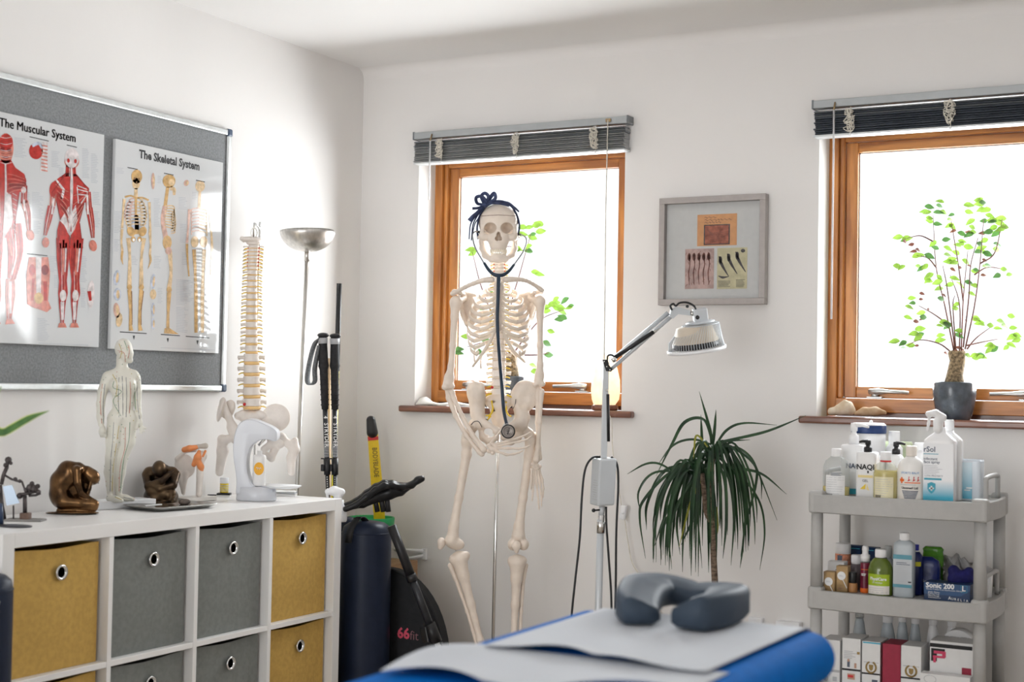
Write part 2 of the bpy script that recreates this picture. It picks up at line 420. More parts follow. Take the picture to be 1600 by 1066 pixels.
# ------------------------------------------------------------------ venetian blinds
SLAT = mat('blind_slat', (.20, .215, .23), .38, .3, noise=(8, .1)); SLAT2 = mat('blind_slat_light', (.34, .35, .355), .35, .3, noise=(8, .1))
HEAD = mat('blind_headrail', (.40, .42, .43), .4, .2, noise=(20, .04)); CORD = mat('cord', (.72, .68, .60), .7, noise=(60, .1))
WAND = mat('clear_wand', (.85, .85, .86), .1, noise=(20, .02), alpha=.5)
def blind(x0, x1, label, wand, pull, tangles, sm, sdx):
    t = thing('venetian_blind', label, 'blind', (x0, -.03, 2.03))
    hb = MB(); hb.bx((x0, -.05, 2.098), (x1, -.001, 2.124), HEAD, .002)
    for xe in (x0, x1-.004): hb.bx((xe-.001, -.052, 2.096), (xe+.005, -.001, 2.126), SLAT, .001)
    hb.build('headrail', t)
    sb = MB(); random.seed(int(x0*100)); n = 11; zt, zb = 2.088, 2.009; dz = (zt-zb)/n
    for k in range(n):
        z = zt-dz*(k+.5); dx = sdx+random.uniform(0, .006); q = random.uniform(-.0035, .0025)+(.004 if k == 1 else 0); hh = dz*.5
        prof = [(-.006, hh), (-.046+q, hh), (-.053+q, hh*.2), (-.054+q, -hh*.25), (-.050+q, -hh*.8), (-.006, -hh*.9)]
        xa, xb = x0+dx, x1-dx-.004; a = [Vector((xa, yy, z+zz)) for yy, zz in prof]; b = [Vector((xb, yy, z+zz)) for yy, zz in prof]; m_ = len(prof)
        sb.add(a+b, [list(range(m_)), [m_+i for i in range(m_)][::-1]]+[[i, m_+i, m_+(i+1) % m_, (i+1) % m_] for i in range(m_)], sm[(k+1) % 2 if k < 3 else 0], False)
    sb.build('slat_stack', t)
    rb = MB(); rb.bx((x0+.006, -.054, 2.001), (x1-.008, -.004, 2.008), mat('blind_bottom_rail', (.62, .64, .65), .35, .2), .002); rb.build('bottom_rail', t)
    for tx in tangles:
        cb = MB(); random.seed(int(tx*1000)); pts = []
        pts.append((tx, -.052, 2.094))
        for k in range(46):
            a = k*2.4+random.uniform(-.5, .5); r_ = .007+.012*random.random(); pts.append((tx+r_*math.cos(a)*1.1, -.060-random.uniform(0, .016), 2.050+.026*math.sin(k*.37)+r_*math.sin(a)*1.2))
        pts.append((tx+.002, -.056, 2.006)); cb.tube(catmull(pts, 4), .0014, CORD, 5); cb.ell((tx+.001, -.056, 2.002), (.006, .005, .006), PLASTIC, 8); cb.build('ladder_cord', t)
    if wand:
        wb = MB(); wb.tube([(wand[0], -.053, 2.112), (wand[0], -.064, 2.085)], .003, mat('brass_hook', (.35, .25, .14), .4, .8), 6)
        wb.tube([(wand[0], -.064, 2.085), (wand[0], -.064, 2.0), (wand[0]-.002, -.062, wand[1])], .0035, WAND, 6); wb.build('tilt_wand', t)
    if pull:
        wb = MB(); wb.box((pull[0], -.052, 2.112), (.02, .006, .012), mat('brass_hook', (.35, .25, .14), .4, .8))
        wb.tube([(pull[0], -.056, 2.112), (pull[0], -.062, 1.8), (pull[0]+.004, -.062, pull[1])], .0022, CORD, 6); wb.build('pull_cord', t)
bl = on(1, -.05, 645.4, 215); br = on(1, -.05, 981, 190)
blind(bl.x, br.x, 'grey venetian blind drawn up above the window behind the skeleton', (on(1, -.06, 673, 225).x, 1.86), (on(1, -.06, 949, 195).x, 1.08),
      [on(1, -.06, q, 230).x for q in (688, 806, 929)], (SLAT2, SLAT), .004)
bl2 = on(1, -.05, 1268.75, 168)
blind(bl2.x, bl2.x+.915, 'dark navy venetian blind drawn up above the right-hand window', (on(1, -.064, 1303, 180).x, 1.395), None,
      [on(1, -.06, q, 180).x for q in (1328, 1484)]+[bl2.x+.78], (mat('blind_slat_navy', (.10, .115, .14), .35, .3, noise=(8, .1)), SLAT), .007)

# ------------------------------------------------------------------ flat printing on a plane
class Print:
    def __init__(s, mb, fn, nrm): s.mb = mb; s.fn = fn; s.n = Vector(nrm); s.lay = 0
    def z(s, l): return s.n*(.0003+.00022*l)
    def poly(s, pts, mt, l=1): s.mb.face([s.fn(*p)+s.z(l) for p in pts], mt)
    def ell(s, c, r, mt, l=1, n=18, a=0):
        ca, sa = math.cos(a), math.sin(a)
        s.poly([(c[0]+r[0]*math.cos(t)*ca-r[1]*math.sin(t)*sa, c[1]+r[0]*math.cos(t)*sa+r[1]*math.sin(t)*ca) for t in [2*math.pi*k/n for k in range(n)]], mt, l)
    def rib(s, pts, ws, mt, l=1, smooth=True, off=0.0):
        pts = catmull([(p[0], p[1], 0) for p in pts], 5) if smooth and len(pts) > 2 else [Vector((p[0], p[1], 0)) for p in pts]
        N = len(pts); ws = lerp_list(ws if hasattr(ws, '__len__') else [ws, ws], N); vs = []
        off = lerp_list(off, N) if off else None
        for i in range(N):
            t = (pts[min(i+1, N-1)]-pts[max(i-1, 0)]).normalized(); n_ = Vector((-t.y, t.x, 0)); q = n_*ws[i]/2; c_ = pts[i]+n_*(off[i] if off else 0)
            for e in (c_+q, c_-q): vs.append(s.fn(e.x, e.y)+s.z(l))
        s.mb.add(vs, [[2*i, 2*i+1, 2*i+3, 2*i+2] for i in range(N-1)], mt, False)
    def lines(s, x, y, w, n, gap, th, mt, l=1, slope=0, rag=.4):
        for k in range(n):
            ww = w*(1-rag*random.random()); yy = y+k*gap
            s.poly([(x, yy), (x+ww, yy+slope*ww), (x+ww, yy+th+slope*ww), (x, yy+th)], mt, l)

# ------------------------------------------------------------------ notice board with two charts
FELT = mat('grey_felt', (.235, .245, .255), .95, noise=(160, .16), bump=(500, .35), spec=.1, sheen=.2)
t = thing('notice_board', 'large grey felt notice board with aluminium frame on the left wall', 'notice board', (.0, -1.57, 1.12))
BY0, BY1, BZ0, BZ1 = -2.32, -.822, 1.121, 2.022
mb = MB(); mb.bx((.001, BY0+.01, BZ0+.01), (.013, BY1-.01, BZ1-.01), FELT); mb.build('felt_panel', t)
fb = MB(); w_ = .02
fb.bx((.001, BY0, BZ0), (.02, BY1, BZ0+w_), ALU, .004); fb.bx((.001, BY0, BZ1-w_), (.02, BY1, BZ1), ALU, .004)
fb.bx((.001, BY0, BZ0+w_), (.02, BY0+w_, BZ1-w_), ALU, .004); fb.bx((.001, BY1-w_, BZ0+w_), (.02, BY1, BZ1-w_), ALU, .004); fb.build('frame', t)
for yy in (BY0, BY1-.026):
    for zz in (BZ0, BZ1-.026):
        cb = MB(); cb.bx((.001, yy-.001 if yy < -2 else yy+.003, zz-.002 if zz < 1.5 else zz+.002), (.023, yy+.024 if yy < -2 else yy+.029, zz+.026 if zz < 1.5 else zz+.029), mat('navy_plastic', (.06, .09, .15), .4), .006); cb.build('corner_cap', t)
POSTER = mat('glossy_poster', (.62, .63, .64), .07, noise=(8, .01), bump=(9, .035), spec=.55)
def mkp(nm, col): return mat(nm, col, .12, noise=(60, .22), spec=.5)
PX = .027
def poster(name, label, y0, y1, z0, z1):
    mb = MB(); mb.bx((.0135, y0, z0), (PX, y1, z1), POSTER, .0015)
    return mb, Print(mb, lambda px, py: Vector((PX, *on(0, PX, px, py)[1:])), (1, 0, 0))
B1, B2, B3, B4 = mkp('print_ochre', (.58, .37, .16)), mkp('print_tan', (.68, .50, .30)), mkp('print_brown', (.30, .17, .09)), mkp('print_blush', (.62, .40, .33))
TXT = mat('print_small_text', (.47, .49, .53), .2); BLU = mkp('print_blue_grey', (.50, .54, .64))
mb, pr = poster('p', '', -1.385, -.874, 1.25, 1.902)
def ptext(mb, txt, px, py, size, y_dir=1, bold=.02, sx=1.0, lift=.0006):
    c = on(0, PX, px, py)
    mb.text(txt, lambda x, y: Vector((PX+lift, c.y+x, c.z+y)), size, INK, bold=bold, sx=sx)
ptext(mb, 'The Skeletal System', 265.5, 256.5, .037, bold=.034, sx=.96)
random.seed(3)
# front figure
pr.ell((213.5, 276), (8.5, 11), B1); pr.ell((212.5, 287), (6, 9), B2); pr.ell((210, 279), (1.7, 1.9), B3, 2); pr.ell((217, 280), (1.7, 1.9), B3, 2); pr.ell((213.2, 285), (1, 1.5), B3, 2)
pr.rib([(212.5, 294), (212, 308)], [5, 6], B2)
pr.rib([(195, 308), (204, 306), (212, 309), (222, 309), (232, 313)], [3, 2.5, 3], B1, 2)
for k in range(9):
    y = 312+k*5; hw = [10, 13, 15, 16, 17, 17, 16, 15, 13][k]
    for sg in (-1, 1): pr.rib([(212, y-2), (212+sg*hw*.8, y-1), (212+sg*hw, y+3), (212+sg*hw*.45, y+6)], [1.6, 2], B4 if sg < 0 and k < 6 else B2, 2)
pr.rib([(212, 309), (212, 336)], [4, 3], B1, 3); pr.rib([(213, 336), (214, 366)], [6, 7], B1, 1)
pr.poly([(212, 330), (204, 352), (205, 358), (221, 360), (222, 354)], BLU, 1)
for sg in (-1, 1): pr.ell((213.5+sg*9, 362), (6, 8), B1, 3, a=sg*.4); pr.ell((213+sg*5, 374), (3.6, 4.5), B1, 3)
pr.ell((208.5, 375), (1.8, 2.4), PAPERW, 4); pr.ell((217.5, 375.5), (1.8, 2.4), PAPERW, 4)
for q in ([(194, 311), (192, 335), (190.5, 357)], [(190.5, 358), (189.5, 378), (191, 392)], [(233, 316), (234, 340), (234.5, 362)], [(234, 362), (235, 382), (234, 398)]): pr.rib(q, [4.6, 2.8, 4], B2, 2)
pr.rib([(191, 392), (190, 404), (192, 414)], [3.5, 3.5, .6], B1, 2); pr.rib([(234, 398), (235, 408), (231, 420)], [3.5, 3.5, .6], B1, 2)
for x0, x1, x2 in ((200, 202.5, 203.5), (225, 221, 218)):
    pr.rib([(x0, 372), (x1, 400), (x1-.5, 446)], [6.5, 4, 7], B2, 2); pr.ell((x1-.5, 449), (4, 4.5), B1, 3); pr.rib([(x1-.5, 453), (x2, 485), (x2, 510)], [6.5, 3.8, 5], B1, 2)
    pr.rib([(x1+3, 455), (x2+2.5, 485), (x2+2.5, 508)], [1.5, 1.3], B3, 2); pr.rib([(x2, 508), (x2+1, 517)], [4.5, 7], B1, 3)
pr.poly([(187, 518), (229, 520.6), (229, 522), (187, 519.6)], INK, 1)
# side figure
pr.ell((264, 283), (10, 10.5), B1); pr.ell((268, 285), (5, 5), B2, 2); pr.rib([(266, 294), (271.5, 296), (272, 305)], [7, 6, 4], B2); pr.rib([(262, 292), (259.5, 310), (258, 322)], [5, 5.5], B1)
pr.rib([(258, 322), (254.5, 345), (259, 372)], [8, 7, 8], B4)
for k in range(9): pr.rib([(257, 322+k*4), (270, 322+k*4.4), (274.5-abs(k-5)*.5, 329+k*4.3), (267, 336+k*3.6)], [2, 1.8], B2, 2)
pr.ell((261, 379), (7, 11), B1, 2); pr.ell((263, 392), (5, 6), B4, 3); pr.rib([(265, 392), (267, 425), (264, 450)], [7, 4.5, 7], B2, 2)
pr.ell((264, 453), (4, 5), B1, 3); pr.rib([(264, 457), (262.5, 490), (262, 513)], [7, 4, 5], B1, 2); pr.poly([(257, 513), (265, 513), (279, 522.5), (256, 521)], B1, 3)
pr.poly([(251, 522), (281, 524.2), (281, 525.4), (251, 523.4)], INK, 1)
# back figure
pr.ell((312.5, 291), (7.5, 9), B2); pr.rib([(312, 299), (311, 325)], [4, 5], B2)
for k in range(8): pr.rib([(311, 325+k*5), (300, 327+k*5), (299, 332+k*5)], [1.6, 1.8], B4, 2); pr.rib([(311, 326+k*5), (322, 329+k*5), (323, 334+k*5)], [1.6, 1.8], B2, 2)
pr.rib([(296, 327), (294, 355), (292, 380)], [5, 3, 4], B4, 2); pr.rib([(292, 381), (292.5, 400), (295, 432)], [4, 3, 2], B1, 2); pr.rib([(328, 333), (330, 365), (331, 392), (329, 430)], [5, 3, 4, 2], B2, 2)
for sg in (-1, 1): pr.ell((311+sg*7, 378), (6, 9), B2, 2); pr.rib([(311+sg*8, 390), (311+sg*6, 430), (311+sg*5, 462), (311+sg*5, 520)], [6, 4, 5.5, 5], B1 if sg < 0 else B2, 2)
pr.poly([(290, 525), (327, 527.6), (327, 528.8), (290, 526.4)], INK, 1)
for x, y in ((209, 524.5), (262, 528.5), (308.5, 532)): pr.poly([(x-1.6, y), (x+1.6, y), (x+1.2, y+3), (x, y+7), (x-1.2, y+3)], INK, 1)
# details
for c, r, a in (((239, 283), (2.8, 13), 0), ((182, 434), (5, 12), .1), ((183, 460), (6, 10), 0), ((182, 485), (5, 12), -.1), ((186, 500), (5, 11), .1), ((239, 440), (4, 12), .1), ((239, 460), (5, 8), 0), ((239, 484), (3, 11), 0), ((239, 506), (3, 9), 0), ((291, 286), (4, 5), .3)):
    pr.ell(c, r, random.choice((B4, B2, BLU)), 2, a=a); pr.ell((c[0]+1, c[1]), (r[0]*.45, r[1]*.7), B2, 3, a=a)
for x, y, w_, n in ((182, 262, 14, 4), (196, 330, -12, 0), (178, 330, 12, 14), (178, 374, 9, 8), (240, 310, 11, 18), (240, 400, 12, 8), (279, 308, 14, 8), (281, 350, 12, 12), (284, 395, 10, 8), (275, 437, 20, 16), (275, 480, 20, 16), (281, 437, 22, 14), (246, 450, 8, 10), (205, 400, 10, 6), (222, 330, 8, 0), (300, 300, 8, 5), (246, 275, 8, 5)):
    if n: pr.lines(x, y, w_, n, 2.5, .8, TXT, 1, .09)
pr.lines(199, 261, 16, 1, 3, 1.4, INK, 1, .2, 0); pr.lines(256, 270, 15, 1, 3, 1.4, INK, 1, .2, 0); pr.lines(306, 281, 14, 1, 3, 1.4, INK, 1, .2, 0)
pr.lines(251, 543, 85, 1, 2, .8, TXT, 1, .045, 0)
mb.build('anatomy_chart', loc=(.0135, -1.13, 1.25), label='glossy chart of three skeletons titled The Skeletal System, right on the notice board', cat='poster')

M1, M2, M3, M4 = mkp('print_red', (.46, .035, .028)), mkp('print_dark_red', (.24, .018, .018)), mkp('print_salmon', (.60, .21, .16)), mkp('print_tendon', (.66, .60, .60))
mb, pr = poster('p', '', -1.945, -1.434, 1.253, 1.906)
ptext(mb, 'The Muscular System', 60, 210, .0355, bold=.032, sx=.95)
_rib = pr.rib
def fibre_rib(pts, ws, mt, l=1, smooth=True):
    _rib(pts, ws, mt, l, smooth)
    if mt in (M1, M3) and max(ws) > 7.5:
        for q, fm in ((-.36, M2), (-.2, M3), (-.04, M2), (.13, M4), (.3, M2)):
            _rib(pts, [.8, 1.1, .7], fm if fm != mt else M1, l+.4, smooth, [w_*q for w_ in ws])
pr.rib = fibre_rib
# front figure, partly beyond the frame
pr.ell((9, 232), (12, 24), M3); pr.ell((9, 222), (11, 13), M1, 2); pr.ell((3.5, 233), (4, 2.5), M2, 3); pr.ell((14, 234), (4, 2.5), M2, 3); pr.ell((9, 246), (5, 2), M2, 3)
pr.poly([(2, 250), (17, 250), (24, 262), (38, 272), (42, 300), (30, 300), (24, 340), (22, 372), (-15, 372), (-18, 300), (-25, 270)], M1)
pr.ell((24, 283), (17, 14), M1, 2); pr.ell((26, 287), (13, 9), M2, 3); pr.ell((23, 279), (14, 8), M1, 4); pr.rib([(8, 256), (8.5, 300), (5, 372)], [2.5, 3, 3], M4, 5)
pr.poly([(7, 298), (17, 305), (20, 340), (18, 352), (6, 372)], M4, 3); pr.rib([(22, 305), (23, 322), (23, 338)], [6, 7, 5], M1, 4); pr.rib([(-5, 300), (-4, 335), (-6, 360)], [9, 9, 8], M3, 4)
pr.rib([(38, 290), (37, 318)], [9, 10], M1, 2); pr.ell((36.5, 297), (4, 5), M4, 3); pr.rib([(38, 314), (43, 335), (45, 360)], [12, 10, 6], M3, 2); pr.rib([(37, 312), (38, 330)], [3, 2], M4, 3); pr.ell((47, 367), (6, 9), M3, 2, a=-.3)
for q, ws in (([(20, 350), (24, 392), (18, 436)], [26, 24, 13]), ([(-8, 350), (-8, 392), (-6, 436)], [26, 24, 13])): pr.rib(q, ws, M1, 2); pr.rib([(q[0][0]+3, 365), (q[1][0]+1, 400), (q[2][0], 430)], [2, 3, 2], M4, 3); pr.rib([(q[0][0]-6, 372), (q[1][0]-6, 400)], [2, 2], M3, 3)
for x in (16, -6): pr.rib([(x, 436), (x, 462), (x-2, 498)], [14, 16, 8], M3, 2); pr.rib([(x, 440), (x, 490)], [4, 3], M4, 3); pr.poly([(x-6, 498), (x+2, 498), (x+7, 506), (x-8, 507)], M3, 3)
# back figure
pr.ell((112, 247), (11, 15.5), M4, 2); pr.ell((112, 252), (11.5, 12), M3, 1); pr.ell((106.5, 251), (2.2, 3.4), M1, 3); pr.ell((117.5, 252), (2.2, 3.4), M1, 3)
pr.rib([(110.5, 258), (110.5, 276)], [15, 17], M1, 1); pr.poly([(103, 270), (119, 272), (128, 284), (139, 294), (139, 312), (131, 318), (124, 345), (125, 362), (94, 362), (94, 344), (87, 312), (80, 305), (82, 285)], M1)
pr.rib([(111, 258), (111.5, 290), (110.5, 330), (108, 366)], [2, 4.5, 3, 2], M4, 5); pr.poly([(85, 280), (89, 281), (101, 296), (98, 312), (94, 310), (97, 297)], M4, 4); pr.poly([(93, 345), (108, 322), (109, 370), (100, 352)], M4, 3); pr.poly([(110, 335), (118, 320), (121, 345), (112, 372)], M4, 3)
for q in ([(120, 290), (135, 296)], [(121, 296), (137, 300)], [(122, 304), (136, 305)], [(120, 292), (122, 318)], [(126, 318), (135, 305)]): pr.rib(q, [1.5, 1.5], M4, 5)
for q in ([(92, 300), (104, 335)], [(96, 322), (106, 340)], [(126, 320), (121, 340)]): pr.rib(q, [3, 2], M2, 4)
pr.ell((83, 296), (6, 12), M1, 3, a=.1); pr.rib([(83, 300), (82, 322)], [10, 9], M3, 2); pr.rib([(84, 310), (80.5, 335)], [3, 3], M4, 4); pr.rib([(80, 322), (75, 345), (70, 368)], [11, 10, 5], M1, 3); pr.ell((71, 379), (5.5, 8), M3, 4)
pr.rib([(137, 300), (139, 325)], [9, 9], M1, 3); pr.rib([(136, 305), (137, 335)], [3, 3], M4, 4); pr.rib([(139, 325), (143, 350), (145, 372)], [11, 9, 5], M1, 3); pr.ell((145, 384), (6, 9), M3, 4, a=-.2)
pr.poly([(93, 345), (108, 368), (108, 388), (89, 388), (89, 360)], M1, 4); pr.poly([(110, 368), (124, 348), (129, 388), (112, 388)], M1, 4)
for x0, x1, x2 in ((98, 98, 97), (120, 117.5, 116)):
    pr.rib([(x0, 372), (x1, 405), (x1, 440)], [21, 19, 12], M1, 3); pr.rib([(x0-4, 380), (x1-3, 425)], [2.5, 2], M2, 4); pr.rib([(x0+5, 380), (x1+3, 425)], [3, 2], M4, 4); pr.rib([(x0+1, 375), (x1, 430)], [3, 2], M3, 4)
    pr.rib([(x1, 438), (x1, 458), (x2, 472), (x2, 505)], [12, 15, 11, 5], M1, 4); pr.ell((x1, 462), (5, 9), M4, 5); pr.rib([(x2, 472), (x2, 500)], [6, 4], M4, 5); pr.poly([(x2-5, 505), (x2+4, 505), (x2+7, 512), (x2-7, 512)], M3, 5)
# muscle fibres on the two torsos
for k in range(9):
    pr.rib([(86+k*1.2, 288+k*5), (97+k*.8, 296+k*5.4), (107, 300+k*7)], [.8, 1, .6], M2 if k % 2 else M3, 4.6); pr.rib([(137-k*1.1, 296+k*4), (126-k*.5, 302+k*5), (114, 306+k*7)], [.8, 1, .6], M2 if k % 2 else M3, 4.6)
    pr.rib([(11, 272+k*4), (22, 274+k*3), (38, 280+k*2)], [.7, 1, .6], M2 if k % 2 else M3, 4.6); pr.rib([(19+k*.3, 302+k*8), (26-k*.2, 306+k*8)], [.8, .8], M4, 4.6)
    pr.rib([(0, 214+k*5), (9, 216+k*5), (18, 214+k*5)], [.6, .9, .6], M2 if k % 2 else M4, 4.6)
for a_, b_ in (((103, 271), (80, 302)), ((119, 273), (139, 297)), ((94, 346), (90, 386)), ((108, 368), (108, 388)), ((124, 349), (129, 388)), ((88, 312), (94, 344)), ((131, 318), (124, 347)), ((38, 274), (42, 300)), ((30, 300), (24, 342)), ((24, 342), (22, 372))): pr.rib([a_, b_], [1.1, .9], M2, 4.8)
# insets
pr.ell((56, 236), (11, 13), M1, 2); pr.rib([(50, 228), (60, 224), (66, 232)], [5, 5, 4], BLU, 3); pr.rib([(70, 222), (68, 268)], [9, 10], M4, 2)
for k in range(8): pr.poly([(64, 226+k*5.5), (74, 228+k*5.5), (74, 230+k*5.5), (64, 228+k*5.5)], M3, 3)
pr.poly([(45, 402), (75, 402), (78, 425), (75, 470), (80, 482), (73, 488), (62, 484), (50, 480), (42, 475), (41, 430)], M3, 2); pr.rib([(60, 402), (60, 460)], [9, 7], M4, 3); pr.ell((50, 422), (5, 9), M1, 3); pr.ell((70, 422), (6, 8), M2, 3); pr.rib([(70, 440), (71, 470)], [6, 5], M1, 3); pr.rib([(52, 435), (50, 470)], [4, 4], M1, 3); pr.ell((60, 466), (7, 9), B1, 4)
pr.ell((142, 460), (5.5, 22), M4, 2, a=.05); pr.rib([(139, 455), (141, 470)], [6, 4], M1, 3)
for x, y, w_, n in ((22, 215, 20, 12), (35, 300, 14, 10), (80, 236, 14, 10), (92, 262, 10, 6), (50, 300, 18, 16), (52, 345, 12, 8), (77, 400, 12, 10), (145, 300, 12, 8), (146, 330, 10, 10), (124, 400, 12, 16), (84, 430, 12, 8), (126, 450, 8, 12), (58, 497, 20, 14), (128, 232, 12, 18), (142, 240, 12, 18), (82, 320, -8, 0), (34, 420, 10, 6)):
    if n: pr.lines(x, y, w_, n, 2.6, .9, TXT, 1, .12)
pr.lines(46, 213, 30, 1, 3, 1.3, INK, 1, .23, 0); pr.lines(104, 226, 16, 1, 3, 1.3, INK, 1, .23, 0); pr.lines(42, 396, 32, 1, 3, 1.2, INK, 1, .1, 0)
pr.lines(60, 536, 78, 1, 2, .9, TXT, 1, .04, 0)
mb.build('anatomy_chart', loc=(.0135, -1.69, 1.253), label='glossy chart of red muscle figures titled The Muscular System', cat='poster')

# ------------------------------------------------------------------ framed cards on the back wall
FRM = mat('taupe_frame', (.40, .365, .35), .5, noise=(40, .05)); FX0, FX1, FZ0, FZ1 = 1.2845, 1.672, 1.449, 1.825
t = thing('picture_frame', 'square taupe picture frame holding three small sketch cards', 'picture frame', (1.476, 0, FZ0))
mb = MB(); q = .021
for a, b in (((FX0, FZ0), (FX1, FZ0+q)), ((FX0, FZ1-q), (FX1, FZ1)), ((FX0, FZ0+q), (FX0+q, FZ1-q)), ((FX1-q, FZ0+q), (FX1, FZ1-q))):
    mb.bx((a[0], -.036, a[1]), (b[0], -.001, b[1]), FRM, .0015)
mb.build('frame', t)
mb = MB(); mb.bx((FX0+q, -.012, FZ0+q), (FX1-q, -.001, FZ1-q), mat('grey_mount', (.64, .63, .625), .8, noise=(60, .02))); mb.build('mount_board', t)
mb = MB(); mb.bx((FX0+q-.002, -.026, FZ0+q-.002), (FX1-q+.002, -.024, FZ1-q+.002), PANE); mb.build('glass', t)
K1, K2, K3 = mat('card_orange', (.72, .36, .17), .7, noise=(50, .06)), mat('card_pink', (.52, .36, .33), .7, noise=(45, .18)), mat('card_yellow', (.60, .54, .35), .7, noise=(45, .10))
SEP, SEPD, RUS = mat('sepia_ink', (.22, .10, .085), .7, noise=(90, .3)), mat('dark_sketch_ink', (.09, .08, .085), .7, noise=(90, .3)), mat('rust_print', (.36, .12, .08), .7, noise=(60, .35))
def card(c, mt):
    xs = [on(1, -.0125, *p) for p in c]; mb = MB(); x0, x1 = xs[0].x, xs[1].x; z1, z0 = xs[0].z, xs[1].z
    mb.bx((x0, -.0135, z0), (x1, -.012, z1), mt)
    return mb, Print(mb, lambda u, v: Vector((x0+u*(x1-x0), -.0136, z1-v*(z1-z0))), (0, -1, 0))
random.seed(5)
mb, pr = card(((1090, 336), (1151, 383)), K1)
pr.poly([(.17, .33), (.83, .33), (.83, .97), (.17, .97)], SEPD, 1); pr.poly([(.2, .36), (.8, .36), (.8, .94), (.2, .94)], RUS, 2)
for k in range(7): pr.rib([(.25+.02*k, .45+.07*k), (.4+.03*k, .6+.04*k), (.75, .5+.06*k)], [.012, .01], SEP, 3)
for k, wd in enumerate((.3, .62, .36)):
    x = .19
    while x < .19+wd:
        e = random.uniform(.04, .1); pr.rib([(x, .1+k*.08), (x+e*.3, .08+k*.08), (x+e*.7, .12+k*.08), (x+e, .1+k*.08)], [.012, .012], SEP, 2); x += e+.02
mb.build('sketch_card', t, label='orange card with handwriting over a dark rust sketch')
mb, pr = card(((1071, 389.5), (1115, 451)), K2)
for k in range(5):
    x = .14+.17*k
    pr.rib([(x, .15), (x+.03, .4), (x-.01, .6), (x+.02, .9)], [.05, .03, .05, .02], SEP, 2); pr.ell((x, .2), (.06, .1), SEP, 2)
for k in range(26): x, y = random.uniform(.05, .9), random.uniform(.05, .9); pr.rib([(x, y), (x+random.uniform(-.08, .08), y+.06)], [.015, .01], SEP, 3)
mb.build('sketch_card', t, label='pinkish card with brown figure sketches')
mb, pr = card(((1121, 388), (1167, 451)), K3)
for k, (x, y) in enumerate(((.06, .2), (.34, .14), (.62, .1))): pr.rib([(x, y), (x+.1, y+.2), (x+.22, y+.36), (x+.34, y+.5)], [.03, .09, .05, .02], SEPD, 2); pr.ell((x+.05, y+.1), (.06, .1), SEPD, 2)
pr.ell((.86, .08), (.07, .045), SEPD, 2); pr.rib([(.05, .68), (.2, .72), (.4, .7)], [.02, .06, .01], SEPD, 2)
pr.lines(.04, .8, .42, 6, .028, .01, SEPD, 1, 0, .2); pr.lines(.64, .78, .3, 7, .028, .01, SEPD, 1, 0, .2)
mb.build('sketch_card', t, label='yellowish card with three dark limb sketches')

# ================================================================== SHELVING UNIT AND BINS
KX1, KYR, KZ = .40, -.662, .765; KX0, KYL = .012, -.662-1.464
t = thing('shelving_unit', 'white cube shelving unit of two rows along the left wall', 'shelving unit', (.2, -1.4, 0))
def kbox(nm, lo, hi): mb = MB(); mb.bx(lo, hi, WHITE, .0012); mb.build(nm, t)
kbox('side_panel', (KX0, KYR-.038, 0), (KX1, KYR, KZ)); kbox('side_panel', (KX0, KYL, 0), (KX1, KYL+.038, KZ))
kbox('top_panel', (KX0, KYL+.0382, KZ-.038), (KX1, KYR-.0382, KZ)); kbox('bottom_panel', (KX0, KYL+.0382, 0), (KX1, KYR-.0382, .038))
yd = [KYR-.038-.335*(k+1)-.016*k for k in range(3)]
for y in yd: kbox('divider', (KX0+.001, y-.016, .038), (KX1-.001, y, KZ-.038))
cells = [(yd[2]-.016-.335, yd[2]-.016), (yd[1]-.016-.335, yd[1]-.016), (yd[0]-.016-.335, yd[0]-.016), (KYR-.038-.335, KYR-.038)]
for a, b in cells: kbox('shelf', (KX0+.002, a, .373), (KX1-.002, b, .389))
MUST = mat('mustard_fabric', (.56, .36, .105), .9, noise=(70, .07), bump=(900, .25), spec=.15); GREYF = mat('grey_fabric', (.21, .22, .21), .9, noise=(70, .07), bump=(900, .25), spec=.15)
INNER = mat('bin_inside', (.012, .012, .016), .9)
cn = ['far left', 'left of centre', 'right of centre', 'far right']
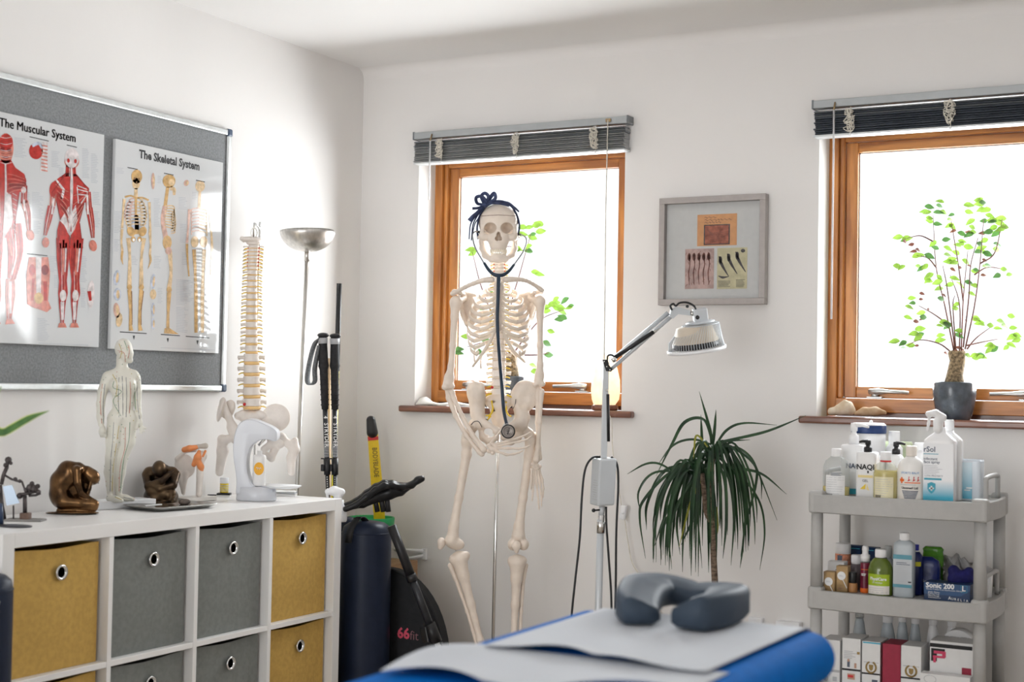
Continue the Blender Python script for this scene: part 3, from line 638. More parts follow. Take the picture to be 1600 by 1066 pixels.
for row, (z0, rn) in enumerate(((.3895, 'top'), (.0385, 'bottom'))):
    for k, (a, b) in enumerate(cells):
        mt, cnm = (MUST, 'mustard') if k in (0, 3) else (GREYF, 'grey')
        lab = '%s fabric storage bin in the %s row, %s, of the shelving unit' % (cnm, rn, cn[k])
        bn = thing('storage_bin', lab, 'storage bin', (KX1-.19, (a+b)/2, z0), 'fabric bins in the shelving unit')
        y0, y1, x0, x1, zt = a+.006, b-.014, .045, KX1-.026, z0+.325
        mb = MB(); th = .004
        # sagging, slightly puffed front panel
        rows = []
        for i in range(9):
            u = i/8; rr = []
            for j in range(13):
                s_ = j/12; pf = .009*math.sin(math.pi*s_)*math.sin(math.pi*min(1, u*1.05))
                rr.append(Vector((x1-.002+pf*(1 if k != 2 else .4), y0+(y1-y0)*s_, z0+(zt-z0)*u-(.0065*math.sin(math.pi*s_)**2*u*u))))
            rows.append(rr)
        mb.grid(rows, mt)
        back = [[p-Vector((th, 0, 0)) for p in r_] for r_ in rows]; mb.grid(back, INNER)
        mb.grid([rows[-1], back[-1]], mt)
        for yy in (y0, y1-th): mb.bx((x0, yy, z0), (x1-.003, yy+th, zt-.002), mt)
        mb.bx((x0, y0, z0), (x1-.003, y1, z0+.003), mt); mb.bx((x0, y0, z0), (x0+th, y1, zt), mt); mb.bx((x0+th, y0+th, z0+.24), (x1-.012, y1-th, z0+.245), INNER)
        mb.build('fabric_body', bn)
        gb = MB(); yc, zc = (y0+y1)/2+.012, zt-.068
        X, Y, Z = Vector((0, 1, 0)), Vector((0, 0, 1)), Vector((1, 0, 0))
        gb.lathe([(.0135, .004), (.0185, .006), (.0215, .012), (.0185, .015), (.0135, .012), (.0135, .004)], CHROME, (x1, yc, zc), 20, (X, Y, Z), cap=False)
        gb.lathe([(.0005, .0075), (.0138, .0075)], mat('yellow_card', (.75, .55, .03), .6) if (row, k) == (0, 1) else INNER, (x1, yc, zc), 20, (X, Y, Z))
        gb.build('grommet', bn)

# ================================================================== THINGS ON THE SHELVING UNIT
def zpt(px, py, z=KZ): return on(2, z, px, py)
BRZ = mat('bronze', (.04, .022, .011), .26, .9, noise=(22, .4), bump=(60, .12), col2=(.19, .10, .042)); BRZD = mat('dark_bronze', (.035, .022, .015), .28, .85, noise=(18, .4), bump=(60, .12), col2=(.14, .09, .05))
# kneeling bronze
b = zpt(112, 803); F = Frame(depth(b))
sd = SD()
sd.ell((98, -781, 0), (17, 15, 19), 5).chain([P3(93, 772), P3(95, 752, 0), P3(106, 736, 0), P3(122, 733, 0)], [17, 16, 15, 11], 6)
sd.ell((106, -745, 0), (16, 20, 17), 6).ell((120, -734, 0), (12, 9, 19), 4)
sd.ell((113, -764, 0), (15, 18, 8), 4).ell((131, -758, 0), (9, 15, 6), 3); sd.cap(P3(126, 733), P3(137, 738), 7, 7, 3).ell((142, -745, 0), (15, 13, 13), 2, rz=-.5).ell((136, -740, 0), (10, 12, 13), 3)
for s_ in (-1, 1):
    sd.chain([P3(120, 735, s_*15), P3(121, 755, s_*17), P3(126, 771, s_*15), P3(143, 782, s_*10)], [7, 6, 5, 4.5], 2.5)
    sd.chain([P3(135, 778, s_*9), P3(139, 764, s_*9), P3(142, 752, s_*8)], [4, 3.6, 4], 2)
    sd.chain([P3(97, 785, s_*10), P3(122, 787, s_*11), P3(147, 788, s_*10)], [11, 9, 8], 3)
    sd.chain([P3(147, 793, s_*10), P3(120, 797, s_*11), P3(92, 798, s_*9)], [6.5, 5.5, 4], 2)
for k in range(7): sd.cap(P3(137+k*2.2, 735+k*.6, 11-k), P3(149+k*.8, 744+k*2, 8-k*2.2), 1.2, 1, 1.2)
sd.ell((113, -801.5, 0), (42, 3, 24), 2)
mb = MB(); F.sdf(mb, sd, 1.15, BRZ); mb.build('bronze_statue', loc=b, label='kneeling bronze statue bowed over its knees, leftmost of the two statues', cat='statue')
# crouching bronze
b = zpt(251, 787); F = Frame(depth(b)); sd = SD()
sd.ell((251, -752, -8), (24, 28, 18), 6).ell((234, -741, 0), (11, 12, 12), 5).ell((268, -741, 0), (12, 12, 12), 5)
sd.ell((249, -733, 17), (11.5, 13.5, 13), 1.5).cap(P3(250, 735, 0), P3(249, 733, 12), 9, 8, 3)
sd.chain([P3(229, 742, 4), P3(232, 760, 20), P3(252, 752, 28), P3(264, 741, 26)], [7.5, 6.5, 5.5, 4.5], 2)
sd.chain([P3(274, 742, 4), P3(270, 758, 22), P3(250, 764, 27), P3(236, 757, 24)], [8, 7, 5.5, 4.5], 2)
for k in range(4): sd.cap(P3(258+k*2, 751-k*2, 29), P3(264+k*2.4, 742-k*2.5, 25), 1.8, 1.5, .8)
sd.chain([P3(236, 776, 0), P3(238, 768, 18), P3(262, 774, 25)], [12, 10, 7], 3); sd.chain([P3(268, 776, 2), P3(266, 772, 18), P3(240, 779, 24)], [11, 9, 6], 3)
sd.chain([P3(262, 776, 22), P3(268, 784, 16), P3(255, 785, 24)], [6, 5, 4], 2); sd.chain([P3(240, 780, 22), P3(234, 784, 12)], [6, 4], 2); sd.ell((252, -784, 4), (25, 5, 16), 3)
mb = MB(); F.sdf(mb, sd, 1.05, BRZD); mb.build('bronze_statue', loc=b, label='dark bronze statue squatting with arms crossed, behind the steel tray', cat='statue')

# acupuncture figure
SKINM = mat('figure_vinyl', (.70, .685, .61), .35, noise=(25, .04), spec=.5)
b = on(2, .79, 190, 781); F = Frame(4.32)
t = thing('acupuncture_figure', 'standing pale anatomical man figure with traced lines on a white base', 'figurine', b)
sd = SD()
sd.ell((193, -545, 0), (14, 16, 16), 3).ell((198, -553, 4), (10.5, 13, 11), 3).ell((206, -552, 6), (2.6, 4, 3), 1.5).ell((187, -552, 8), (2.5, 4.5, 3), 1).cap(P3(199, 562, 4), P3(203, 563, 5), 5, 5, 2)
sd.chain([P3(190, 560), P3(191, 580)], [8.5, 10], 3)
sd.chain([P3(172, 589, 0), P3(190, 585, 0), P3(208, 587, 0)], [10, 12, 9.5], 4)
sd.ell((192, -602, 3), (22, 22, 15), 5).ell((199, -600, 10), (11, 9, 8), 4).ell((182, -600, 10), (11, 9, 8), 4).ell((192, -628, 1), (17, 22, 13), 6).ell((191, -650, 0), (19.5, 16, 14), 6)
sd.chain([P3(168, 590, 0), P3(160, 612, 2), P3(157, 632, 3), P3(157, 652, 8), P3(158, 664, 10)], [9, 7.5, 6.5, 6, 4.5], 2.5).ell((160, -674, 11), (6, 9, 6), 2)
for k in range(4): sd.chain([P3(157+k*2.2, 676, 9+k), P3(158+k*2.2, 682, 9+k), P3(161+k*1.4, 680, 12)], [2, 1.8, 1.6], 1)
sd.chain([P3(212, 591, -2), P3(215, 612, -3), P3(215, 632, -2), P3(217, 648, 2), P3(218, 656, 3)], [8, 6.5, 5.5, 4.8, 3.6], 2.5).ell((219, -662, 4), (4.2, 6.5, 3.5), 2)
for k, (dx, dy) in enumerate(((9, 6), (6.5, 11), (3, 13), (0, 13))): sd.chain([P3(219+dx*.2, 665, 4), P3(219+dx*.6, 665+dy*.5, 5), P3(219+dx, 664+dy, 6)], [1.9, 1.6, 1.3], .8)
sd.chain([P3(216, 662, 6), P3(214, 671, 9)], [1.9, 1.4], .8)
sd.chain([P3(182, 655, 0), P3(178, 690, 2), P3(174, 715, 3)], [15, 12.5, 9.5], 4); sd.chain([P3(174, 715, 3), P3(172, 738, 0), P3(172, 772, 0)], [9.5, 9.5, 5], 3)
sd.chain([P3(201, 655, 0), P3(199, 690, 0), P3(191, 715, 0)], [14, 12, 9], 4); sd.chain([P3(191, 715, 0), P3(187, 738, -3), P3(185, 772, -4)], [9, 9, 5], 3)
for x0, x1, y, w_ in ((172, 190, 779, 6), (186, 208, 777, -2)):
    sd.chain([P3(x0-1, y, w_-3), P3((x0+x1)/2, y+1.5, w_), P3(x1, y+3.5, w_+4)], [5.5, 5, 3.2], 3)
mb = MB(); F.sdf(mb, sd, 1.0, SKINM); mb.build('body', t)
LN = [('ink_green', (.10, .24, .13)), ('ink_ochre', (.50, .38, .06)), ('ink_dark', (.16, .17, .19)), ('ink_red', (.50, .17, .11))]
lm = [mat(n_, c_, .5) for n_, c_ in LN]
mb = MB()
def trace(px, mt, r=.5):
    pts = catmull([(x, y, 0) for x, y in px], 5); out = []
    for p in pts:
        w_ = sd.front(p.x, -p.y)
        if w_ is None:
            if len(out) > 1: mb.tube(out, r*F.k, mt, 5)
            out = []
        else: out.append(F(p.x, p.y, w_+.15))
    if len(out) > 1: mb.tube(out, r*F.k, mt, 5)
for px, i in (([(191, 588), (192, 620), (192, 655)], 2), ([(186, 590), (185, 620), (186, 652)], 2), ([(197, 590), (198, 620), (197, 652)], 2), ([(203, 592), (204, 618), (202, 646)], 3), ([(178, 596), (177, 606), (190, 612), (177, 626), (189, 650)], 0), ([(176, 585), (183, 600), (181, 620)], 1),
              ([(160, 600), (157, 630), (159, 662)], 3), ([(164, 600), (161, 632), (162, 662)], 2), ([(214, 596), (215, 630), (218, 655)], 2), ([(210, 600), (212, 640)], 0), ([(178, 660), (176, 690), (173, 720), (172, 768)], 2), ([(186, 665), (181, 700), (177, 730), (175, 768)], 1), ([(203, 660), (201, 690), (193, 720), (188, 768)], 0),
              ([(196, 668), (195, 700), (188, 730), (186, 768)], 3), ([(186, 537), (190, 548), (188, 560)], 1), ([(194, 533), (197, 540), (199, 548)], 0), ([(201, 540), (202, 550), (200, 560)], 3), ([(184, 548), (194, 552), (196, 566)], 3), ([(180, 777), (190, 781)], 1), ([(193, 777), (206, 780)], 2)):
    trace(px, lm[i])
random.seed(9)
for k in range(150):
    u, v = random.uniform(152, 222), random.uniform(536, 780); w_ = sd.front(u, -v)
    if w_ is not None: mb.ell(F(u, v, w_), .8*F.k, random.choice(lm), 6)
mb.build('traced_lines', t, label='coloured traced lines and dots')
mb = MB(); 
mb.box((.080, -1.388, KZ+.0125), (.208, .09, .024), PLASTIC, rot=Matrix.Rotation(1.33, 3, 'Z'), bevel=.002); mb.build('base', t)

# steel tray with stone and cards
c4 = [zpt(197, 795), zpt(218, 803), zpt(330, 794), zpt(300, 786.5)]
tc = sum(c4, Vector())/4+Vector((.012, 0, 0)); e1 = (c4[2]-c4[1]); e1.z = 0; ang = math.atan2(e1.y, e1.x)
rot = Matrix.Rotation(ang, 3, 'Z'); TX, TY = .255, .17
mb = MB(); prof = [(.80, .002), (.84, .004), (1.0, .013), (1.0, .0145), (.83, .0062), (.80, .0045), (.02, .0045)]
X, Y = rot @ Vector((1, 0, 0)), rot @ Vector((0, 1, 0))
mb.lathe(prof, mat('tray_steel', (.50, .49, .47), .22, 1.0, noise=(60, .06)), tc, 40, (X, Y, Vector((0, 0, 1))), sq=9, sx=TX/2, sy=TY/2)
mb.build('steel_tray', loc=tc, label='shallow rectangular steel tray near the front edge of the shelving unit', cat='tray')
def blob(name, label, cat, c, r, mt, seed, rz=0, jag=.18, loc=None, n=16):
    random.seed(seed); mb = MB(); ph = [(Vector((random.gauss(0, 1), random.gauss(0, 1), random.gauss(0, 1))).normalized(), random.uniform(1-jag, 1+jag*.4)) for _ in range(14)]
    vs = []; base = MB(); base.ell((0, 0, 0), 1, mt, n)
    for v in base.v:
        k = 1.0
        for d_, a in ph:
            q = v.dot(d_)
            if q > .6: k = min(k, a/max(q, .6)*.95+.02)
        p = Vector((v.x*r[0]*k, v.y*r[1]*k, max(v.z*k, -.8)*r[2])); vs.append(Matrix.Rotation(rz, 3, 'Z') @ p+Vector(c)+Vector((0, 0, r[2]*.8)))
    base.v = vs; return base.build(name, loc=loc or c, label=label, cat=cat)
sc = zpt(288, 791); blob('stone', 'dark rough stone lying on the steel tray', 'stone', (sc.x, sc.y, KZ+.0047), (.023, .014, .010), mat('dark_stone', (.11, .085, .07), .8, noise=(60, .5), bump=(90, .5)), 3, ang)
mb = MB(); cc = zpt(232, 792); mb.box((cc.x, cc.y, KZ+.0066), (.065, .05, .0035), PAPERW, rot=rot, bevel=.0005); mb.build('folded_card', loc=cc, label='small white folded card lying on the left of the steel tray', cat='card')
mb = MB(); cc = zpt(262, 789.5); mb.lathe([(.016, .0047), (.02, .0055), (.022, .0068), (.0, .0062)], STEEL, (cc.x, cc.y, KZ), 20); mb.build('steel_dish', loc=cc, label='tiny shallow steel dish on the tray beside the dark stone', cat='dish')

# shoulder joint model
b = on(2, .779, 306, 777); F = Frame(depth(b)); t = thing('shoulder_model', 'shoulder joint model with orange ligaments on a cream base', 'anatomical model', b)
mb = MB(); mb.box((b.x-.012, b.y, KZ+.008), (.145, .07, .014), mat('cream_base', (.78, .76, .72), .4), rot=Matrix.Rotation(ang, 3, 'Z'), bevel=.002); mb.build('base', t)
sd = SD(); sd.chain([P3(311, 773, 4), P3(312, 745, 4), P3(313, 722, 4)], [5, 5.2, 6.5], 2); sd.ell((314, -713, 4), (9.5, 9, 9), 3)
mb = MB(); F.sdf(mb, sd, 1, BONEL); mb.build('humerus', t)
sd = SD(); sd.ell((289, -728, -6), (16, 19, 4), 3, rz=.35).chain([P3(281, 742, -6), P3(286, 770, -5)], [5, 2.6], 4).chain([P3(276, 717, -4), P3(290, 705, 0), P3(304, 703, 2)], [3, 3, 4], 3).chain([P3(290, 741, -6), P3(287, 772, -4)], [5, 2], 3)
mb = MB(); F.sdf(mb, sd, 1, BONEL); mb.build('scapula', t)
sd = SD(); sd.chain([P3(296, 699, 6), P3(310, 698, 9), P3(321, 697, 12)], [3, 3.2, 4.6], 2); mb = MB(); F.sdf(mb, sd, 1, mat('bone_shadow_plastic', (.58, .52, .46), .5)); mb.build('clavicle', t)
ORG_ = mat('ligament_orange', (.85, .30, .11), .42, noise=(30, .12))
for k, (pts, rs) in enumerate((([P3(288, 703, 6), P3(296, 701, 9), P3(307, 699, 10)], [4.5, 5, 3.5]), ([P3(303, 726, 8), P3(309, 715, 12), P3(311, 706, 12)], [4, 6, 3]), ([P3(309, 720, 12), P3(314, 730, 9), P3(315, 735, 6)], [5, 5, 3]), ([P3(321, 705, 8), P3(317, 713, 12)], [2, 2]))):
    sd = SD().chain(pts, rs, 2); mb = MB(); F.sdf(mb, sd, 1, ORG_); mb.build('ligament', t)

# soap dispenser arch with bottle
b = zpt(402, 782); F = Frame(depth(b)); t = thing('dispenser_stand', 'white arched dispenser stand with round drip tray on the shelving unit', 'dispenser', b)
GREYW = mat('pale_grey_plastic', (.66, .68, .73), .32, noise=(6, .01), coat=.3)
ol = [(368, 772), (369, 748), (364.5, 716), (364.5, 690), (370, 668), (379, 658), (394, 655.5), (414, 663), (430, 671.5), (433.5, 680), (430, 690), (416, 687), (402, 690), (391, 700), (386, 716), (386, 738), (393, 755), (403, 766), (404, 772)]
ol = [(p.x, p.y) for p in catmull([(x, y_, 0) for x, y_ in ol], 3)]
mb = MB(); mb.slab([F(x, y_, 14) for x, y_ in ol], CF*.060, GREYW); o_ = mb.build('arch', t); md = o_.modifiers.new('bevel', 'BEVEL'); md.width = .009; md.segments = 4; md.limit_method = 'ANGLE'; md.angle_limit = R(50)
for p_ in o_.data.polygons: p_.use_smooth = True
mb = MB(); mb.lathe([(.068, 0), (.070, .004), (.069, .018), (.066, .044), (.0, .046)], GREYW, (b.x-.004, b.y, KZ+.0008), 36, sx=1.0, sy=.86); mb.build('base', t)
mb = MB(); q = Vector((b.x, b.y, KZ))+CR*.075; q.z = KZ+.040
mb.lathe([(.02, 0), (.055, .003), (.064, .009), (.065, .011), (.054, .006), (.0, .005)], PLASTIC, q, 36, sx=1.15, sy=.9); mb.build('drip_tray', t)
mb = MB(); mb.tube([F(418, 680, 2), F(412, 688, 4), F(404, 696, 4)], [.006, .005, .004], STEEL, 10); mb.build('spout', t)
def disp_bottle():
    p = F(405, 748, 2); o = Vector((p.x, p.y, KZ+.0475)); X = Vector((CR.x, CR.y, 0)).normalized(); Y = Vector((-X.y, X.x, 0))
    h = 55*F.k
    mb = MB(); mb.lathe([(.010, 0), (.0215, .001), (.0225, .004), (.0225, h*.82), (.019, h*.88), (.008, h*.9), (.008, h)], mat('cream_bottle', (.82, .81, .80), .35), o, 28, (X, Y, Vector((0, 0, 1))), sq=3.5, sx=.95, sy=.7)
    f = lambda x, y: o+X*(x+.001)-Y*.0172+Vector((0, 0, h*.5+y))
    n = 22; OR = mat('orange_label', (.86, .42, .02), .5)
    mb.face([f(.0165*math.cos(6.283*k/n), .021*math.sin(6.283*k/n)) for k in range(n)], OR)
    mb.tube([f(x_, y_)-Y*.0006 for x_, y_ in ((-.009, .003), (-.006, .005), (-.004, -.002), (-.001, .004), (.002, -.002), (.005, .004), (.008, .0))], .0011, PAPERW, 6)
    mb.build('oil_bottle', loc=o, label='white bottle with orange oval label inside the white arched dispenser', cat='bottle')
disp_bottle()
# small jar on a dark box, white booklet
b = zpt(350, 776); F2 = Frame(depth(b)); X = Vector((CR.x, CR.y, 0)).normalized(); rotc = Matrix.Rotation(math.atan2(X.y, X.x), 3, 'Z')
mb = MB(); mb.box((b.x, b.y, KZ+.0085), (.045, .03, .007), BLACK, rot=rotc, bevel=.001); mb.box((b.x, b.y, KZ+.0025), (.046, .031, .005), PAPERW, rot=rotc); mb.build('small_box', loc=b, label='small flat black and white box under the yellow-labelled jar', cat='box')
mb = MB(); o = Vector((b.x, b.y, KZ+.0125)); mb.lathe([(.013, 0, BLACK), (.0145, .0015), (.0145, .0315), (.0145, .032, PLASTIC), (.0150, .033, PLASTIC), (.0150, .050, PLASTIC), (.013, .052, PLASTIC)], mat('yellow_label', (.82, .62, .04), .5, noise=(200, .15)), o, 24)
for k in range(4): mb.lathe([(.0147, .006+.006*k), (.0147, .0085+.006*k)], GREYINK, o, 24, cap=False)
mb.build('small_jar', loc=o, label='small jar with yellow label and white cap left of the dispenser', cat='jar')
mb = MB(); cbl = [Vector((b.x, b.y, KZ+.004))+CR*x+Vector((0, y, 0)) for x, y in ((-.022, 0), (-.04, .005), (-.07, .0), (-.1, .02))]
for p in cbl: p.z = KZ+.004
mb.tube(catmull(cbl, 5), .002, BLACK, 6); mb.build('black_cable', loc=cbl[0], label='short black cable lying beside the small flat box', cat='cable')
b = zpt(446, 775); mb = MB(); mb.box((b.x, b.y, KZ+.004), (.075, .05, .007), PAPERW, rot=rotc); mb.box((b.x, b.y, KZ+.0115), (.07, .045, .005), GREYINK, rot=rotc); mb.box((b.x, b.y, KZ+.0155), (.072, .048, .002), PAPERW, rot=rotc)
mb.build('booklet', loc=b, label='thin white booklet lying behind the dispenser on the shelving unit', cat='booklet')

# wire figurine at the left edge
b = zpt(40, 814); F = Frame(depth(b)); IRON = mat('dark_iron', (.07, .06, .06), .5, .7, noise=(60, .4), bump=(80, .2)); t = thing('metal_figurine', 'small welded metal figurine group at the left end of the shelf', 'figurine', b)
mb = MB(); X = Vector((CR.x, CR.y, 0)).normalized(); mb.box((b.x, b.y, KZ+.003), (.10, .05, .005), mat('iron_plate', (.22, .21, .20), .5, .6), rot=rotc, bevel=.001); mb.build('base_plate', t)
mb = MB(); mb.box(F(40, 807), (.026, .024, .020), mat('brown_block', (.16, .10, .075), .7, noise=(60, .3)), rot=rotc, bevel=.002); mb.build('block', t)
mb = MB(); mb.slab([F(5, 760, 2), F(19, 758, 2), F(31, 786, 2), F(11, 790, 2)], -CF*.004, mat('blue_steel', (.40, .48, .58), .4, .3)); mb.build('couch_plate', t)
mb = MB()
for pts, r in (([(21, 790), (21, 812)], 1.3), ([(2, 757), (6, 741), (11, 730)], 3), ([(6, 742), (18, 749), (28, 752), (34, 752)], 1.8), ([(34, 752), (38, 763), (41, 772)], 1.6), ([(11, 730), (12, 722)], 2.5), ([(1, 758), (4, 790), (8, 812)], 2.2), ([(0, 770), (2, 812)], 2.8), ([(39, 775), (39, 802)], 3.2), ([(30, 773), (40, 772), (56, 768)], 2.6), ([(42, 768), (50, 758), (60, 762)], 2.2), ([(45, 775), (56, 774), (63, 771)], 2)):
    mb.tube([F(x, y, 1) for x, y in pts], r*F.k, IRON, 8)
for x, y, r in ((13, 719, 5.5), (9, 727, 4), (24, 749, 3.5), (31, 752, 3), (31, 775, 5), (47, 762, 6), (54, 764, 6), (50, 756, 4), (59, 760, 4), (60, 769, 4), (41, 766, 4), (17, 724, 3)): mb.ell(F(x, y, 1), r*F.k, IRON, 8)
mb.build('figures', t)
mb = MB(); o = zpt(22, 823); mb.lathe([(.05, 0), (.055, .001), (.055, .003), (.0, .004)], mat('slate', (.05, .05, .06), .5), o, 30, sx=1.0, sy=.62); mb.build('coaster', loc=o, label='flat dark slate coaster at the front left corner of the shelf', cat='coaster')
mb = MB(); o = zpt(0, 822)+Vector((0, 0, .0045)); mb.tube([o, o+Vector((-.002, -.001, .03)), o+Vector((.001, .0, .055))], [.009, .010, .004], mat('navy_glaze', (.03, .05, .10), .3), 14); mb.build('small_ornament', loc=o, label='small dark blue ornament standing on the slate coaster', cat='ornament')

# snake plant beyond the shelf, navy bolster in the left foreground
LEAFD = mat('snake_leaf', (.035, .10, .025), .35, noise=(25, .5), col2=(.09, .20, .05), transl=.1); LEAFE = mat('snake_leaf_edge', (.42, .48, .12), .4)
F = Frame(3.25)
def strap_leaf(mb, pts, ws, mt, edge=None, nrm=None, fold=.15, tk=None):
    pts = catmull(pts, 6); N = len(pts); ws = lerp_list(ws, N); rows = []; tip = []
    for i in range(N):
        tg = (pts[min(i+1, N-1)]-pts[max(i-1, 0)]).normalized(); nn = Vector(nrm) if nrm else -CF
        sd_ = tg.cross(nn).normalized(); up = sd_.cross(tg)
        rows.append([pts[i]-sd_*ws[i]+up*ws[i]*fold, pts[i]-sd_*ws[i]*.8+up*ws[i]*fold*.8, pts[i], pts[i]+sd_*ws[i]*.8+up*ws[i]*fold*.8, pts[i]+sd_*ws[i]+up*ws[i]*fold])
    k = len(mb.v); mb.v += [p for r_ in rows for p in r_]; im = mb.m(mt); ie = mb.m(edge or mt)
    for i in range(N-1):
        for j in range(4): mb.f.append([k+i*5+j, k+i*5+j+1, k+i*5+j+6, k+i*5+j+5]); mb.mi.append(ie if j in (0, 3) else im); mb.sm.append(True)
pb = F(-95, 960); pb.z = 0
t = thing('snake_plant', 'snake plant with arching dark green leaf at the left edge', 'potted plant', pb)
mb = MB(); mb.lathe([(.09, 0), (.10, .02), (.125, .62), (.13, .64), (.12, .64), (.115, .60), (.0, .60)], mat('grey_planter', (.25, .25, .26), .6), pb, 28); mb.build('planter', t)
base = pb+Vector((0, 0, .60))
mb = MB(); strap_leaf(mb, [base+Vector((.02, 0, 0)), F(-40, 700), F(8, 676), F(45, 655), F(77, 642)], [.012, .016, .0135, .0115, .0008], LEAFD, LEAFE, nrm=(.5, -.5, .7)); mb.build('leaf', t)
mb = MB(); strap_leaf(mb, [base, F(-60, 720), F(-20, 640), F(2, 604)], [.012, .018, .014, .001], LEAFD, LEAFE); mb.build('leaf', t)
mb = MB(); strap_leaf(mb, [base+Vector((-.03, .02, 0)), F(-95, 640), F(-110, 500)], [.014, .02, .001], LEAFD, LEAFE); mb.build('leaf', t)
NAVY = mat('navy_vinyl', (.012, .018, .038), .42, noise=(30, .08), bump=(350, .08), spec=.25)
def bolster(o, r, h, label, handle):
    t = thing('bolster', label, 'bolster', o)
    mb = MB(); mb.lathe([(r*.93, 0), (r*.99, .012), (r, .03), (r*1.01, h*.4), (r, h-.05), (r*.985, h-.035), (r*.93, h-.015), (r*.72, h-.002), (r*.4, h+.004), (.0, h+.006)], NAVY, o, 40); mb.build('cover', t)
    mb = MB(); pts = [o+Vector((r*.985*math.cos(a), r*.985*math.sin(a), h-.036)) for a in [6.2832*k/48 for k in range(49)]]; mb.tube(pts, .0022, NAVY, 6, cap=False); mb.build('seam_piping', t)
    if handle:
        X = Vector((CR.x, CR.y, 0)).normalized(); Y = Vector((-X.y, X.x, 0)); c = o-Y*r*.99
        mb = MB(); rows = []
        for k in range(15):
            a = k/14; p = o+X*(-.055+.075*a)-Y*(r*.985-.11*a)+Vector((0, 0, h-.05+.062*math.sin(math.pi*min(1, a*1.05+.05))+.02*a))
            if k == 0: p = o-X*.055-Y*r*1.0+Vector((0, 0, h-.065))
            rows.append([p-X*.012, p+X*.012])
        mb.grid(rows, BLACK); mb.build('carry_strap', t, thick=.003)
o = on(1, -.47, 571.5, 900); o.z = 0
top = on(1, -.47, 573, 816).z
bolster(o, .0875, top, 'tall navy cylindrical bolster with carry strap standing beside the white shelving unit', True)
o2 = Vector((.255, -.415, 0)); bolster(o2, .042, on(1, -.415, 545, 810).z, 'slimmer navy roll, mostly hidden behind the tall bolster with the carry strap', False)
F = Frame(3.5); o3 = F(-26, 980); o3.z = 0; bolster(o3, .068, F(-10, 899).z, 'navy bolster standing in the left foreground in front of the shelf', False)

# ================================================================== CORNER BEHIND THE SHELVING UNIT
# spine model hanging from its rod
SPK = Frame(4.82); F = SPK
def vertebra(F, root, x, y, bw, bh, w, tl, nl, lean=0, bone=BONEL, disc=DISCM, tt=1.0, bd=.8):
    X, Y = CR, CU; U = CU; k = F.k; c = F(x, y, w)
    mb = MB(); ax = (X, CF, U)
    mb.lathe([(bw*.96*k, -bh/2*k), (bw*k, -bh*.38*k), (bw*.86*k, 0), (bw*k, bh*.38*k), (bw*.96*k, bh/2*k)], bone, c, 16, ax, sy=bd)
    for s_ in (-1, 1): mb.tube([F(x+s_*bw*.7, y, w-bw*.7), F(x+s_*(bw+tl*.5), y-.3, w-bw-1), F(x+s_*(bw+tl), y+.4, w-bw-2)], [bh*.30*k*tt, bh*.22*k*tt, bh*.30*k*tt], bone, 8)
    mb.tube([F(x, y, w-bw*.8), F(x, y+bh*.5, w-bw*2.0), F(x, y+bh*1.0, w-bw*2.7)], [bh*.4*k, bh*.3*k, bh*.25*k], bone, 8)
    vt = mb.build('vertebra', root)
    return vt, c, ax
def spine_rows(F, root, rows, nerve_dx=1.0, discmat=None):
    for i, (x, y, bw, bh, gap, w, tl, nl) in enumerate(rows):
        vt, c, ax = vertebra(F, root, x, y, bw, bh, w, tl, nl); k = F.k
        mb = MB(); mb.lathe([(bw*.9*k, -(bh/2+gap)*k), (bw*1.0*k, -(bh/2+gap/2)*k), (bw*.9*k, -(bh/2)*k)], discmat or DISCM, c, 16, ax, sy=.8); mb.build('disc', vt)
        for s_ in (-1, 1):
            mb = MB(); mb.tube([F(x+s_*bw*.55, y+bh/2, w-bw*.5), F(x+s_*(bw+nl*.45), y+bh/2+.8, w-bw*.3), F(x+s_*(bw+nl), y+bh/2+nl*.35, w)], [1.0*k, .9*k, .8*k], NERVE, 6)
            if i < 6: mb.ell(F(x+s_*bw*.95, y+bh/2, w+1), 1.4*k, RED, 8)
            mb.build('nerve', vt)
base = F(397, 700); base.z = KZ
t = thing('spine_model', 'full spine model with pelvis and nerves standing beside the notice board', 'anatomical model', F(395, 640))
rows = []
y = 383.5
for i in range(24):
    u = i/23
    if i < 7: bw, bh, gap = 8.6, 3.9, 1.2
    elif i < 19: bw, bh, gap = 8.0+2.2*(i-7)/11, 6.0+2.4*(i-7)/11, 2.0+1.6*(i-7)/11
    else: bw, bh, gap = 12.5+.5*(i-19), 11.0, 5.0
    y += bh/2
    rows.append((396.5-4.0*math.sin(u*2.6)*.6-1.5*u, y, bw, bh, gap, 4*math.sin(u*6.2), 7.5 if i < 7 else (6.5 if i < 19 else 8), 6.5 if i < 7 else 7.5))
    y += bh/2+gap
sc_ = (640-383.5)/(y-383.5)
rows = [(x, 383.5+(yy-383.5)*sc_, bw, bh*sc_, g*sc_, w_, tl, nl) for x, yy, bw, bh, g, w_, tl, nl in rows]
spine_rows(F, t, rows)
mb = MB(); mb.ell(F(382, 632, 8), 2.6*F.k, RED, 12); mb.build('herniated_disc', t, label='small red bulging disc low on the spine')
sd = SD().ell((392, -374, 0), (17, 4.5, 13), 2).cap(P3(378, 372, 0), P3(381, 376, 0), 3, 3, 2).ell((396, -380, 0), (11, 4, 8), 3); mb = MB(); F.sdf(mb, sd, .9, BONEL); mb.build('occiput', t)
mb = MB(); mb.tube([F(397+4.8*math.cos(a), 364-7.5*math.sin(a), 8) for a in [6.2832*k/20 for k in range(21)]], .9*F.k, STEEL, 8); mb.tube([F(396, 371, 4), F(397, 355, 4), F(398, 351, 4)], 1.5*F.k, STEEL, 8); mb.build('hanging_ring', t)
rb_ = F(399, 640, -16); rx, ry = rb_.x, rb_.y; mb = MB(); ztop = F(398, 352, 0).z
